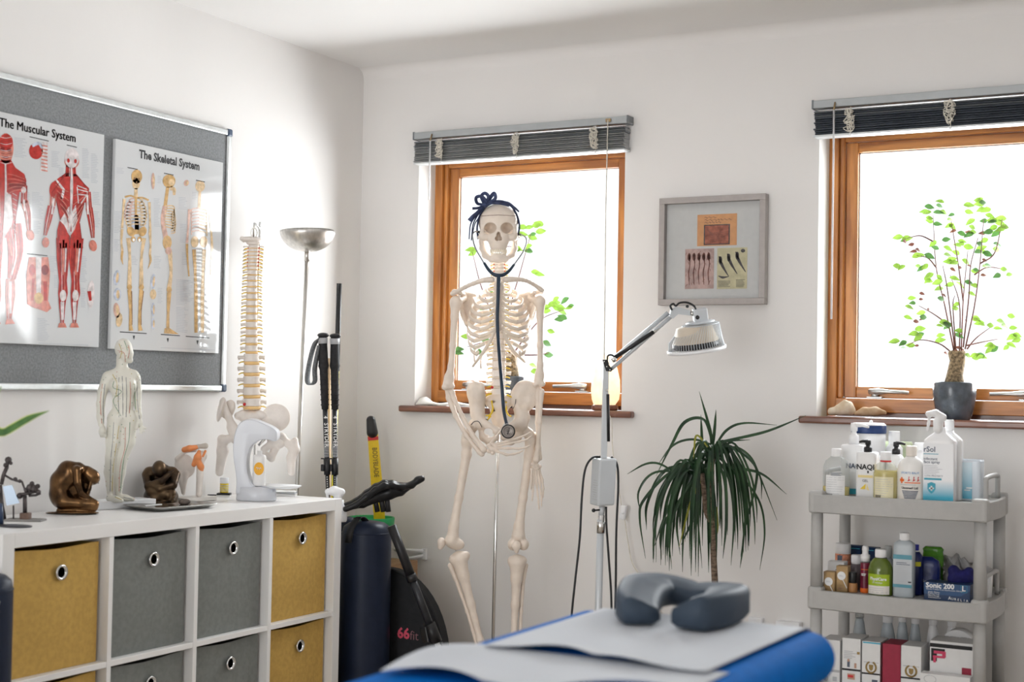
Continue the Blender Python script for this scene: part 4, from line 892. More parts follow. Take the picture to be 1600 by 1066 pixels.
mb.tube(catmull([Vector((rx, ry, KZ+.01)), Vector((rx, ry, ztop-.06)), Vector((rx, ry, ztop-.01)), F(398, 349, -6), F(398, 352, 3)], 6), .0035, CHROME, 10); mb.build('stand_rod', t)
mb = MB(); mb.lathe([(.05, 0), (.052, .002), (.05, .008), (.006, .012)], PLASTIC, (rx, ry, KZ+.0005), 28); mb.build('stand_base', t)
def hipbone_edge(sd, dx, dy): pass
sd = SD().ell((345, -640, 6), (5, 20, 18), 3, rz=-.25).chain([P3(348, 627, 8), P3(357, 652, 10), P3(366, 672, 8)], [4, 5, 8], 4).chain([P3(362, 668, 8), P3(369, 686, 10), P3(378, 696, 14)], [8, 8, 5], 4).ell((357, -640, -6), (10, 16, 4), 4, rz=-.4)
mb = MB(); F.sdf(mb, sd, 1, BONEL); mb.build('hip_bone', t)
sd = SD().ell((431, -653, 0), (23, 22, 5), 3, rz=.3).chain([P3(416, 665, 2), P3(428, 688, 8), P3(437, 692, 8)], [10, 9, 9], 5).chain([P3(430, 690, 8), P3(412, 702, 16)], [7, 5], 3).chain([P3(432, 695, 4), P3(424, 716, 8), P3(412, 708, 14)], [7, 5.5, 4.5], 3)
mb = MB(); F.sdf(mb, sd, 1, BONEL); mb.build('hip_bone', t)
sd = SD().ell((392, -652, -2), (20, 11, 10), 4).chain([P3(392, 655, -2), P3(393, 690, -6)], [13, 4], 4).chain([P3(380, 646, 0), P3(372, 650, 0)], [6, 6], 3).chain([P3(404, 646, 0), P3(412, 650, 0)], [6, 6], 3)
mb = MB(); F.sdf(mb, sd, 1, BONEL); mb.build('sacrum', t)
for pts, rs in (([P3(369, 684, 10), P3(356, 690, 8)], [7, 6]), ([P3(442, 690, 8), P3(455, 696, 6)], [8, 6])): pass
sd = SD().ell((365, -684, 10), (7, 7, 7), 2).chain([P3(363, 684, 9), P3(350, 688, 6)], [5.5, 8], 3).chain([P3(346, 686, 4), P3(348, 705, 5), P3(343, 738, 5)], [6.5, 9, 6.5], 4); mb = MB(); F.sdf(mb, sd, 1, BONEL); mb.build('femur', t)
sd = SD().ell((440, -684, 8), (8, 8, 8), 2).chain([P3(440, 685, 8), P3(456, 698, 6)], [6.5, 7], 3).chain([P3(461, 688, 3), P3(460, 702, 4), P3(455, 716, 4), P3(455, 738, 4)], [5, 8, 7, 5.5], 4); mb = MB(); F.sdf(mb, sd, 1, BONEL); mb.build('femur', t)
# floor lamp
F = Frame(5.03); b = F(460, 775); b = Vector((b.x, b.y, 0)); t = thing('floor_lamp', 'tall brushed steel uplighter floor lamp in the corner by the shelf', 'floor lamp', b)
mb = MB(); tp, lo_ = F(480, 393), F(463.5, 775); dr = (lo_-tp).normalized(); bot = tp+dr*((tp.z-.015)/-dr.z)
mb.tube([bot, tp], .0075, STEEL, 12); mb.tube([tp+dr*.035, tp+dr*-.005], .010, STEEL, 12); mb.build('pole', t)
mb = MB(); mb.lathe([(.13, 0), (.135, .006), (.13, .016), (.02, .024)], STEEL, (bot.x, bot.y, 0.0), 32); mb.build('base', t)
mb = MB(); q = F(480.5, 361); R_ = 43.5*F.k; nn = Vector((-.035, 0, 1)).normalized(); X = nn.cross(Vector((0, 1, 0))).normalized()*-1; Y = nn.cross(X)
prof = [(.001, -.075)]+[(R_*math.sin(a), -.075*math.cos(a)) for a in [math.pi/2*k/9 for k in range(1, 10)]]
mb.lathe(prof+[(R_*.985, -.001)]+[(R_*.97*math.sin(a), -.071*math.cos(a)) for a in [math.pi/2*k/9 for k in range(9, 0, -1)]], STEEL, q, 40, (X, Y, nn), cap=False); mb.build('bowl_shade', t)

# trekking poles, long pole, flexible blade
def to_floor(a, b, z=0.01): d = (b-a).normalized(); return a+d*((a.z-z)/-d.z)
GRIP = mat('black_foam', (.014, .014, .016), .7, noise=(90, .3), bump=(260, .4)); SHAFT = mat('pole_graphite', (.035, .037, .042), .3, .4, noise=(60, .15))
def trek(px_top, px_mid, d, label, strap):
    F = Frame(d); a, m_ = F(*px_top), F(*px_mid); dr = (m_-a).normalized(); L = lambda px: a+dr*((px-px_top[1])*F.k*1.0)
    bot = to_floor(a, m_); t = thing('trekking_pole', label, 'trekking pole', bot)
    mb = MB(); mb.tube([L(px_top[1]+3), L(px_top[1]+20), L(565), L(572), L(578), L(610), L(640)], [.0145, .0155, .0165, .0185, .0145, .0135, .012], GRIP, 14, flat=(1, .85)); 
    for y in range(584, 640, 8): mb.tube([L(y), L(y+1.5)], .0149, GRIP, 12, flat=(1, .85))
    mb.build('grip', t)
    mb = MB(); mb.ell(L(px_top[1]+1)+CR*.002, (.022, .018, .009), BLACK, 14); mb.tube([L(px_top[1]+5), L(px_top[1]+14)], [.0175, .0162], mat('grey_badge', (.42, .43, .45), .4), 12); mb.build('pommel', t)
    mb = MB(); mb.tube([L(640), L(724)], .0088, SHAFT, 14); 
    f = lambda x, y: L(650+x/F.k)-CF*.0092+CR*y
    mb.text('STRYDER', lambda x, y: L(661)+dr*x-CF*.0091-CR*(-y+.0035), .0205, PAPERW, 'L', .01)
    mb.text('4', lambda x, y: L(650)+dr*x-CF*.0091-CR*(-y+.0035), .017, PAPERW, 'L', .03)
    for k in range(9): mb.tube([L(694+k*2.4), L(695+k*2.4)], .0091, GREYINK, 12)
    mb.build('upper_shaft', t)
    mb = MB(); mb.tube([L(716), L(742)], .0115, BLACK, 14); mb.box(L(731)-CR*.012-CF*.008, (.012, .016, .024), BLACK, bevel=.002); mb.box(L(717)-CR*.006, (.03, .01, .004), BLACK, bevel=.001); mb.build('flick_lock', t)
    mb = MB(); p = L(740); mb.tube([p, bot+Vector((0, 0, .05)), bot], [.0072, .0072, .004], mat('pole_black', (.02, .02, .022), .4), 12)
    for k in range(10): q = p+dr*(.012+.008*k)-CF*.0073; mb.box(q, (.003, .0006, .003), PAPERW)
    mb.build('lower_shaft', t)
    if strap:
        mb = MB(); rows = []
        for q in catmull([F(503, 528, 3), F(492, 537, 5), F(484, 565, 6), F(480, 592, 6), F(484, 601, 6), F(492, 596, 6), F(492, 575, 4), F(499, 540, 4)], 5): rows.append([q-CF*.007-CR*.0065, q+CF*.007+CR*.0065])
        mb.grid(rows, mat('grey_webbing', (.16, .17, .18), .8, noise=(200, .3))); mb.build('wrist_strap', t, thick=.003)
trek((504, 523), (512, 760), 4.98, 'black trekking pole with grey wrist strap, leaning in the corner', True)
trek((523, 524), (523.5, 760), 4.99, 'right-hand trekking pole without visible strap, leaning in the corner', False)
F = Frame(5.12); a, m_ = F(530, 443), F(521.5, 760); bot = to_floor(a, m_); dr = (m_-a).normalized(); t = thing('exercise_pole', 'long pole with black top and yellow lower half behind the trekking poles', 'pole', bot)
mb = MB(); mb.tube([a, a+dr*(137*F.k)], .0095, BLACK, 14); mb.build('black_sleeve', t)
mb = MB(); mb.tube([a+dr*(137*F.k), bot], .0085, mat('pole_yellow', (.75, .66, .03), .4), 14); mb.build('yellow_shaft', t)
F = Frame(5.15); a, m_ = F(514, 560), F(513, 760); bot = to_floor(a, m_); mb = MB(); mb.tube([a, bot], .009, mat('beech', (.66, .48, .31), .5, noise=(20, .1)), 12); mb.build('wooden_stick', loc=bot, label='plain pale wooden stick behind the two trekking poles', cat='stick')
F = Frame(5.42); t = thing('flexible_blade', 'yellow exercise blade with black rounded tip leaning on the back wall', 'exercise blade', Vector((F(600, 800).x, F(600, 800).y, 0)))
def strip(pts, wds, th, mt, name):
    mb = MB(); L_ = [F(p[0]-w_/2*1, p[1], 0) for p, w_ in zip(pts, wds)]; R__ = [F(p[0]+w_/2, p[1], 0) for p, w_ in zip(pts, wds)]
    mb.slab(L_+R__[::-1], CF*th, mt); return mb
YEL = mat('blade_yellow', (.82, .58, .012), .4, noise=(50, .05))
mb = strip([(582, 676), (588, 752), (592, 800), (597, 862)], [16, 17.5, 17.5, 18], .012, YEL, 'b')
pa, pb_ = F(584.2, 700, 1), F(588, 752, 1); d_ = (pb_-pa).normalized(); n_ = -CF.cross(d_).normalized()
mb.text('BODYBLADE', lambda x, y: pa+d_*x+n_*(-y+.006)*-1-CF*.0005, .026, mat('blade_ink', (.22, .15, .02), .5), 'L', .01, sx=.76)
mb.slab([F(574.6, 683, .8), F(591, 682, .8), F(591.3, 687.5, .8), F(575, 689, .8)], -CF*.0006, RED); mb.build('blade', t)
mb = MB(); sd = SD().chain([P3(579.5, 657, -2), P3(581.8, 676, -2)], [7.2, 9], 2); F.sdf(mb, sd, 1, BLACK); mb.build('rubber_tip', t)

# bucket on a carton, saddle seat, telescopic pole, round-topped bag, bracket, spray bottle
F = Frame(4.93)
bc = on(1, -.20, 580, 808); rc = (617-545)/2*depth(bc)/FPX; bz = on(1, -.20, 580, 876).z; t = thing('bucket', 'green plastic bucket with a wide rim behind the navy bolster', 'bucket', (bc.x, bc.y, bz))
GRN = mat('green_plastic', (.02, .38, .12), .38, noise=(15, .05)); h = bc.z-bz
mb = MB(); o = Vector((bc.x, bc.y, bz)); mb.lathe([(rc*.74, 0), (rc*.76, .003), (rc*.93, h-.045), (rc*.94, h-.04), (rc*1.0, h-.038), (rc*1.02, h-.004), (rc*1.0, h), (rc*.96, h), (rc*.94, h-.01), (rc*.73, .004), (0, .004)], GRN, o, 40)
mb.build('shell', t); mb = MB(); mb.lathe([(rc*.76, -.0005), (rc*.765, .006)], BLACK, o, 40, cap=False); mb.build('foot_ring', t)
CARD = mat('cardboard', (.36, .22, .12), .85, noise=(30, .08), stretch=(1, 1, 6))
mb = MB(); mb.bx((.05, bc.y-.10, .001), (bc.x+.135, bc.y+.12, bz-.001), CARD, .003); mb.build('cardboard_box', loc=(bc.x, bc.y, 0), label='brown cardboard carton under the green bucket', cat='box')
F = Frame(5.0); t = thing('saddle_seat', 'black moulded saddle seat resting across the green bucket', 'saddle', F(600, 800))
sd = SD(); UP = [(540, 790), (556, 784), (573, 771), (587, 761), (600, 755.5), (613, 756), (628, 759.5), (643, 757.5), (653, 750), (659, 748)]
for w_, dy in ((0, 0), (-11, .6), (11, .6), (-20, 3), (20, 3)):
    sd.chain([P3(x, y_+dy*q, w_*q) for (x, y_), q in zip(UP, (1.9, 1.9, 1.8, 1.6, 1.35, 1.05, .7, .42, .3, .25))], [4.6, 4.8, 5, 5, 5, 5, 4.6, 4.3, 4.2, 3.8], 4)
for w_ in (-9, 0, 9): sd.chain([P3(548, 793, w_*1.7), P3(567, 788, w_*1.6), P3(587, 777, w_*1.3), P3(608, 771, w_), P3(626, 768, w_*.6), P3(640, 763, w_*.4)], [3.5, 6, 9, 10, 7, 2.5], 2.5)
mb = MB(); F.sdf(mb, sd, 1.3, mat('saddle_black', (.010, .0105, .012), .34, noise=(30, .1), spec=.35)); mb.build('seat_shell', t)
for q in ((585, 590), (595, 599), (604, 607)):
    mb = MB(); mb.tube([F(q[0], 775, 2), F(q[1], 800, 2)], .009, BLACK, 10); mb.build('support_post', t)
F = Frame(4.93); a, m_ = F(611, 820), F(683, 1006); bot = to_floor(a, m_, .02); dr = (m_-a).normalized(); L = lambda py: a+dr*((py-820)/(1006-820)*(m_-a).length); t = thing('telescopic_pole', 'black telescopic pole with white end leaning across the round-topped bag', 'pole', bot)
mb = MB(); mb.tube([L(822), L(905)], .0165, BLACK, 16); mb.tube([L(898), L(908)], .019, BLACK, 16); mb.build('upper_tube', t)
mb = MB(); mb.tube([L(900), L(985)], .0135, SHAFT, 16); mb.build('middle_tube', t)
mb = MB(); mb.tube([L(975), L(1004)], .0205, BLACK, 16); mb.box(L(992)-CR*.026, (.028, .03, .055), BLACK, rot=Matrix.Rotation(-.25, 3, 'Y'), bevel=.004); mb.build('clamp', t)
mb = MB(); mb.tube([L(1003), bot], .0095, PLASTIC, 12); mb.build('white_foot', t)
mb = MB(); yb = -.355; cx_, cz_ = on(1, yb, 598, 1030).x, on(1, yb, 598, 1027).z; rb = .25; hb_ = on(1, yb, 598, 888).z-cz_; poly = [Vector((cx_+rb*math.cos(a), yb, cz_+hb_*math.sin(a))) for a in [math.pi*k/24 for k in range(25)]]+[Vector((cx_-rb*.98, yb, .001)), Vector((cx_+rb*.98, yb, .001))]
BAG = mat('black_canvas', (.018, .019, .022), .85, noise=(40, .15), bump=(300, .3)); mb.slab(poly, (0, .05, 0), BAG)
pts = [p+Vector((0, .002, 0)) for p in poly[:25]]; mb.tube(pts, .006, BAG, 8)
pl = on(1, yb, 621, 991); Xv = Vector((1, 0, 0))
mb.text('66', lambda x, y: Vector((pl.x+x, yb-.001, pl.z-.012+y)), .052, mat('pink_print', (.72, .10, .16), .6), 'L', .035); mb.text('fit', lambda x, y: Vector((pl.x+.053+x, yb-.001, pl.z-.014+y)), .046, mat('dim_print', (.26, .12, .14), .7), 'L', -.005)
mb.build('equipment_bag', loc=(cx_, yb, 0), label='black round-topped bag with pink 66 lettering against the back wall', cat='bag')
t0 = on(1, 0, 664, 866); mb = MB(); mb.box((t0.x, -.006, t0.z), (.022, .012, .042), PLASTIC, bevel=.002); e = on(1, -.06, 632, 869)
mb.tube([Vector((t0.x, -.012, t0.z+.012)), Vector((t0.x-.12, -.03, t0.z+.012))], .007, PLASTIC, 8); mb.tube([Vector((t0.x, -.012, t0.z-.005)), Vector((t0.x-.12, -.03, t0.z-.03))], .006, PLASTIC, 8)
mb.build('wall_bracket', loc=(t0.x, 0, t0.z), label='white metal wall bracket right of the green bucket', cat='bracket')
o = on(1, -.615, 527, 775); F = Frame(depth(o)); t = thing('spray_bottle', 'white trigger spray bottle hanging behind the right end of the shelf', 'spray bottle', F(527, 800))
mb = MB(); bo = F(530, 795); bo = F(533, 795); mb.lathe([(.018, -.045), (.021, -.04), (.021, -.022), (.017, .0), (.009, .016), (.009, .03)], PLASTIC, bo, 24); mb.build('bottle_body', t)
mb = MB(); sd = SD().chain([P3(512, 768.5, 0), P3(522, 767.5, 0), P3(533, 769.5, 0)], [4.5, 7.5, 6.5], 3).cap(P3(527, 772, 0), P3(529, 786, 0), 6.5, 6, 2).chain([P3(511, 771, 2), P3(512, 780, 2)], [2.6, 2], 1); F.sdf(mb, sd, 1, PLASTIC); mb.build('trigger_head', t)

# ================================================================== SKELETON WITH STETHOSCOPE AND HEADBAND
D0 = depth((.86, -.40, 1.2)); F = Frame(D0); k_ = F.k
fl = F(772, 1000, -18); SKB = Vector((fl.x, fl.y, 0))
sk = thing('skeleton_model', 'life-size white skeleton on a chrome stand in front of the left window', 'skeleton', SKB)
def bone(name, sd, h=1.0, mt=BONE, parent=None, label=None):
    mb = MB(); F.sdf(mb, sd, h, mt); return mb.build(name, parent or sk, label=label)
# skull
sd = SD()
sd.ell((779, -348, -28), (31.5, 29.5, 38), 4).ell((779, -344, -6), (28, 22, 17), 6)
sd.ell((779, -355, 4), (25, 6, 9), 5).ell((779, -374, 6), (17, 16, 12), 5).ell((779, -386, 8), (13, 8, 9), 4)
for s_ in (-1, 1):
    sd.ell((779+s_*22, -371, 3), (7.5, 6.5, 7), 4).cap((779+s_*25, -353, 2), (779+s_*26, -366, 2), 3.2, 3.6, 3)
    sd.chain([(779+s_*25, -371, 2), (779+s_*30, -371, -8), (779+s_*30, -368, -24)], [3.4, 2.6, 3], 2.5)
    sd.ell((779+s_*27, -378, -24), (4, 8, 5), 3)
for s_ in (-1, 1): sd.ell((779+s_*13.2, -356.5, 14), (9.8, 8.6, 26), 1.2, sub=True, rz=-s_*.15)
sd.ell((779, -369, 18), (3.4, 7, 16), .8, sub=True).ell((776.6, -373, 18), (3.2, 3.6, 15), .8, sub=True).ell((781.4, -373, 18), (3.2, 3.6, 15), .8, sub=True)
for s_ in (-1, 1): sd.ell((779+s_*22, -385, -2), (6, 9, 12), 2, sub=True)
skull = bone('skull', sd, .85)
mb = MB(); mb.cap = None
pts = []
for a in range(-60, 61, 6):
    x = 779+31.2*math.sin(R(a)); v = -336-.6*abs(math.sin(R(a)))*3
    w_ = sd.front(x, v)
    if w_ is not None: pts.append(F(x, -v, w_+.1))
mb.tube(pts, .55*k_, mat('cut_line', (.22, .13, .10), .6), 6); mb.build('skullcap_seam', skull, label='dark saw line around the skull cap')
mb = MB(); mb.tube([F(779, 366, 9), F(779, 376, 14)], [.5*k_, .5*k_], BONE, 6); mb.build('nasal_septum', skull)
mb = MB(); TEETH = mat('tooth_enamel', (.84, .77, .64), .3, noise=(40, .04))
for i in range(12):
    a = (i-5.5)/5.5; x = 779+12.5*math.sin(a*1.35); w_ = 17.5*math.cos(a*1.25)-2+1
    mb.ell(F(x, 392.5, w_), (1.35*k_, 1.6*k_, 3.6*k_), TEETH, 8)
mb.build('upper_teeth', skull)
sd = SD()
for s_ in (-1, 1):
    sd.chain([(779+s_*26, -374, -16), (779+s_*25, -388, -12), (779+s_*20.5, -399, -4), (779+s_*11, -405.5, 11), (779, -405.5, 15)], [3.2, 4.6, 5, 4.6, 4.6], 3)
    sd.cap((779+s_*24, -376, -4), (779+s_*24, -390, -8), 2, 3.6, 3)
sd.ell((779, -406, 15), (8, 4.4, 4.5), 3).ell((779, -400, 12), (11, 4.5, 5), 3)
jaw = bone('mandible', sd, .85, parent=skull)
mb = MB()
for i in range(12):
    a = (i-5.5)/5.5; x = 779+11.5*math.sin(a*1.35); w_ = 16.5*math.cos(a*1.25)-2+1
    mb.ell(F(x, 398, w_), (1.25*k_, 1.5*k_, 3.2*k_), TEETH, 8)
mb.build('lower_teeth', jaw)
# spine
rows = []; y = 404.0
for i in range(24):
    if i < 7: bw, bh, gap, tl, nl = 8.5, 4.2, 1.6, 5, 5
    elif i < 19: bw, bh, gap, tl, nl = 8.2+2.0*(i-7)/11, 7.2+1.2*(i-7)/11, 2.0, 6, 6
    else: bw, bh, gap, tl, nl = 11.2, 11.2, 4.2, 7.5, 6
    y += bh/2
    rows.append([780.2+(0 if i < 19 else -.3*(i-18)), y, bw, bh, gap, 0, tl, nl]); y += bh/2+gap
sc_ = (621-404.)/(y-404)
for r_ in rows:
    r_[1] = 404+(r_[1]-404)*sc_; r_[3] *= sc_; r_[4] *= sc_
    u = r_[1]; r_[5] = float(np.interp(u, [404, 440, 500, 560, 600, 621], [-18, -22, -38, -24, -8, -10]))
spine_rows(F, sk, rows, discmat=CART)
# ribs and sternum
def spw(y): return float(np.interp(y, [404, 440, 500, 560, 600, 621], [-18, -22, -38, -24, -8, -10]))
hw = [19, 30, 38, 43, 46, 48, 49, 49, 47, 44, 38, 28]
for i in range(12):
    y0 = rows[7+i][1]-1; w0 = spw(y0)-9; H = hw[i]
    for s_ in (-1, 1):
        dr = 9+i*1.1; cx = 779.5
        lat = (cx+s_*H, y0+dr, -8-.6*i if i < 10 else -26)
        P = [(cx+s_*8, y0, w0), (cx+s_*(H*.55), y0-1+dr*.15, w0-14), (cx+s_*H*.92, y0+dr*.55, (w0+lat[2])/2-6), lat]
        if i < 7:
            ys = 452+i*10.2
            P += [(cx+s_*H*.90, y0+dr+5+i*.6, 14), (cx+s_*H*.62, y0+dr+8+i*1.0, 30)]
            C = [P[-1], (cx+s_*H*.35, (y0+dr+8+i+ys)/2+2, 37), (cx+s_*5, ys, 38)]
        elif i < 10:
            ye = 524+(i-7)*13; xe = 11+(i-7)*11
            P += [(cx+s_*H*.95, y0+dr+6, 10), (cx+s_*H*.78, y0+dr+11, 24)]
            C = [P[-1], (cx+s_*(H*.5+xe*.3), y0+dr+8, 30), (cx+s_*xe, ye, 34)]
        else:
            P += [(cx+s_*H*1.0, y0+dr+10, -8)]; C = None
        mb = MB(); pts = catmull([F(*p) for p in P], 6)
        mb.tube(pts, lerp_list([2.6, 3.3, 3.3, 3.3, 3.0], len(pts)) and [k_*q for q in lerp_list([2.6, 3.2, 3.3, 3.3, 3.0], len(pts))], BONE, 8, flat=(1.0, .45), up=CU)
        rb = mb.build('rib', sk)
        if C:
            mb = MB(); pts = catmull([F(*p) for p in C], 6); mb.tube(pts, 2.7*k_, CART, 8, flat=(1.0, .55), up=CU); mb.build('costal_cartilage', rb)
# costal arch
for s_ in (-1, 1):
    mb = MB(); pts = catmull([F(779.5+s_*6, 517, 38), F(779.5+s_*13, 532, 36), F(779.5+s_*24, 550, 32), F(779.5+s_*41, 573 if s_ < 0 else 566, 18)], 6)
    mb.tube(pts, [k_*q for q in lerp_list([2.2, 2.8, 2.8, 1.6], len(pts))], CART, 8); mb.build('costal_arch', sk)
sd = SD().ell((779.5, -449, 38), (8.5, 9, 3), 2).chain([(779.5, -452, 38), (779, -485, 40), (779, -512, 39)], [5.5, 5.2, 5.8], 2).chain([(779, -512, 39), (779, -524, 37)], [3.6, 1.6], 2)
bone('sternum', sd, .9)
for s_, pts in ((-1, [(769, 437, 38), (754, 438.5, 36), (733, 446, 22), (717, 454, 8), (707, 459, 2)]), (1, [(790, 437, 38), (806, 436.5, 36), (822, 438.5, 24), (838, 447, 10), (847, 454, 4)])):
    sd = SD().chain([P3(*p) for p in catmull(pts, 3)], lerp_list([4.6, 3.6, 3.0, 3.0, 3.8], 13), 2); bone('clavicle', sd, .9)
for s_ in (-1, 1):
    cx = 777.5; q = lambda x, y, w_: (cx+s_*x, -y, w_)
    sd = SD().ell(q(46, 484, -32), (14, 27, 3.2), 3, rz=-s_*.18).chain([q(36, 462, -36), q(52, 459, -28), q(68, 456, -8)], [3, 3.4, 4.2], 3).chain([q(52, 466, -26), q(61, 470, -8)], [5, 6], 3).chain([q(53, 460, -20), q(58, 457, 6)], [3, 3], 2).chain([q(58, 474, -14), q(48, 508, -32)], [3.4, 2.6], 3)
    bone('scapula', sd, 1.0)
# arms
sd = SD().ell((713, -472, 0), (9.5, 10, 9), 3).chain([P3(711.5, 473, 0), P3(710, 495, 0), P3(707.5, 540, 2), P3(705, 572, 3), P3(702, 590, 3), P3(700.5, 600, 3)], [8.5, 5.6, 4.8, 4.8, 7.2, 8.5], 4).ell((695, -605, 5), (5, 5, 5), 2).ell((706, -604, 5), (4.6, 4.6, 5), 2); bone('humerus', sd)
sd = SD().ell((843.5, -471, 0), (8.8, 9.5, 9), 3).chain([P3(844, 472, 0), P3(844, 495, 0), P3(844, 540, 0), P3(844, 570, 0), P3(843, 586, 0), P3(842, 596, 0)], [8, 5.2, 4.5, 4.6, 6.8, 8], 4).ell((837, -601, 3), (4.6, 4.6, 5), 2).ell((847.5, -600, 3), (4.6, 4.6, 5), 2); bone('humerus', sd)
sd = SD().chain([P3(700, 606, -4), P3(702, 622, 2), P3(712, 650, 12), P3(729, 682, 28), P3(749, 707, 42), P3(753, 709.5, 44)], [5.5, 5, 3.8, 3.4, 3.4, 4.5], 3); bone('ulna', sd)
sd = SD().chain([P3(706, 613, 6), P3(709, 622, 8), P3(722, 650, 18), P3(739, 681, 34), P3(756, 703, 48)], [5, 3.6, 3.2, 3.4, 5.4], 3); bone('radius', sd)
sd = SD().chain([P3(841, 602, -6), P3(841, 620, 0), P3(840, 660, 3), P3(842, 700, 5), P3(843, 716, 5)], [5.5, 4.6, 3.6, 3.2, 4.4], 3); bone('ulna', sd)
sd = SD().chain([P3(846, 612, 4), P3(845, 624, 5), P3(843, 660, 9), P3(840, 700, 10), P3(838, 719, 10)], [5, 3.6, 3.2, 3.6, 5.4], 3); bone('radius', sd)
def hand(carp, rays, label=None):
    cx, cy, cw = carp[0]
    sd = SD()
    for (x, y, w_, r) in carp[1:]: sd.ell((x, -y, w_), (r, r*.9, r*.8), 1.2)
    hb = bone('carpal_bones', sd, .8)
    for ray in rays:
        for j in range(len(ray)-1):
            a, b = Vector(ray[j]), Vector(ray[j+1]); d = b-a; a2, b2 = a+d*.05, b-d*.06; r0 = [2.5, 2.1, 1.8, 1.5][min(j, 3)]
            sd = SD().chain([P3(*a2), P3(*(a2+d*.22)), P3(*(a2+d*.6)), P3(*b2)], [r0*1.15, r0*.72, r0*.7, r0*1.0 if j < len(ray)-2 else .6], 1.2)
            bone('metacarpal' if j == 0 else 'phalanx', sd, .62, parent=hb)
    return hb
hand([(768, 699, 52), (764, 697, 51, 4.4), (769, 693, 53, 4.2), (773, 696, 55, 4), (768, 702, 53, 4.6), (773, 703, 55, 4.2), (764, 705, 50, 4), (776, 699, 56, 3.6), (770, 708, 53, 3.6)],
     [[(769, 690, 55), (775.5, 682, 61), (781, 675, 65), (785, 668.5, 66)], [(777, 694, 57), (793, 689, 62), (809, 684.5, 64), (820, 680.5, 64), (830, 675, 62)], [(777, 697.5, 57), (794.5, 693.5, 62), (812, 690, 65), (823, 687, 65), (832, 680, 62)],
      [(777, 701, 57), (794.5, 700.5, 61), (811, 701.5, 64), (821, 699.5, 64), (829.5, 695.5, 62)], [(775, 705, 56), (792, 711, 59), (804, 709.5, 61), (811, 707.5, 61), (818, 704, 60)]])
hand([(836, 728, 9), (833, 726, 9, 4), (838, 727, 8, 4), (834, 731, 9, 3.8), (839, 732, 7, 3.8), (843, 729, 4, 3.6), (836, 734, 8, 3.4)],
     [[(831, 733, 12), (830.5, 746, 16), (830, 757, 18), (829.5, 766, 19)], [(834, 735, 10), (833.5, 755, 14), (832.5, 768, 17), (832, 776, 18), (831.5, 784, 18)], [(837, 736, 8), (838.5, 757, 11), (840.5, 774, 14), (841.5, 785, 15), (842.5, 798, 15)],
      [(840, 735, 6), (843.5, 755, 8), (845.5, 771, 11), (846, 781, 12), (846, 793, 12)], [(842, 733, 3), (847.5, 751, 4), (849, 764, 7), (848.5, 772, 8), (848, 779, 8)]])
# pelvis
sd = SD().ell((745, -616, 4), (13, 21, 19), 4, rz=.12).ell((736, -612, -4), (7, 14, 17), 5).chain([P3(745, 618, 4), P3(746, 640, 6)], [11, 10.5], 6).ell((752, -608, 12), (5, 11, 10), 4).chain([P3(745, 632, 4), P3(746, 648, 8), P3(750, 661, 14)], [10.5, 9.5, 11], 6).chain([P3(750, 657, 18), P3(764, 667, 26), P3(777, 674, 30)], [7.5, 5.5, 6.5], 4).chain([P3(753, 666, 6), P3(756, 683, 10), P3(764, 690, 18), P3(776, 684, 26)], [7, 6.5, 5.5, 4.5], 4).ell((763, -674.5, 15), (7, 5.2, 60), 1.2, sub=True)
bone('hip_bone', sd, 1.1)
sd = SD().ell((819, -620, -2), (21.5, 25, 6), 4, rz=-.25).ell((823, -604, -4), (16, 9, 6.5), 5).chain([P3(814, 638, 2), P3(816, 652, 8), P3(813, 663, 12)], [12, 11, 12.5], 5).chain([P3(811, 659, 18), P3(797, 668, 26), P3(785, 674, 30)], [8, 5.5, 6.5], 4).chain([P3(812, 668, 6), P3(808, 684, 10), P3(798, 690, 18), P3(786, 684, 26)], [7.5, 6.5, 5.5, 4.5], 4)
sd.ell((819, -623, 22), (15, 17, 20), 4, sub=True)
bone('hip_bone', sd, 1.1)
sd = SD().ell((780, -627, -8), (25, 12, 10), 4).chain([P3(780, 632, -8), P3(779, 652, -16), P3(777, 672, -14), P3(776, 682, -8)], [17, 11, 6, 3], 5)
for s_ in (-1, 1):
    sd.ell((780+s_*9, -628, 4), (3.2, 2, 6), 1, sub=True); sd.ell((779+s_*7, -641, -2), (2.6, 1.8, 6), 1, sub=True)
sac = bone('sacrum', sd, 1.0)
mb = MB()
for pts in ([(768, 626, 3), (770, 638, 6), (768, 646, 6), (763, 652, 5)], [(770, 640, 0), (766, 648, 4), (759, 650, 4)], [(791, 628, 3), (791, 640, 4), (794, 648, 5), (799, 651, 4)], [(768, 615, -2), (760, 618, 0), (755, 622, 1)], [(792, 617, -2), (800, 621, 0)], [(767, 650, 4), (761, 657, 6)]):
    mb = MB(); mb.tube(catmull([F(*p) for p in pts], 4), [k_*q for q in lerp_list([1.5, 1.1], (len(pts)-1)*4+1)], NERVE, 6); mb.build('sacral_nerve', sac)
mb = MB(); mb.ell(F(769, 605.5, 8), 2.3*k_, RED, 12); mb.build('herniated_disc', sk, label='small red bulging disc on the lower spine')
mb = MB()
for pts in ([(756, 640, 6), (757, 650, 10)], [(806, 624, 5), (805, 632, 7), (801, 640, 6)], [(755, 622, 2), (757, 630, 3), (761, 640, 3)], [(736, 664, 20), (741, 659, 24), (748, 659, 27), (753, 668, 27)], [(759, 655, 24), (763, 657, 22)]): mb = MB(); mb.tube(catmull([F(*p) for p in pts], 3), .6*k_, mat('joint_wire', (.10, .09, .09), .4, .6), 5); mb.build('joint_wire', sk)
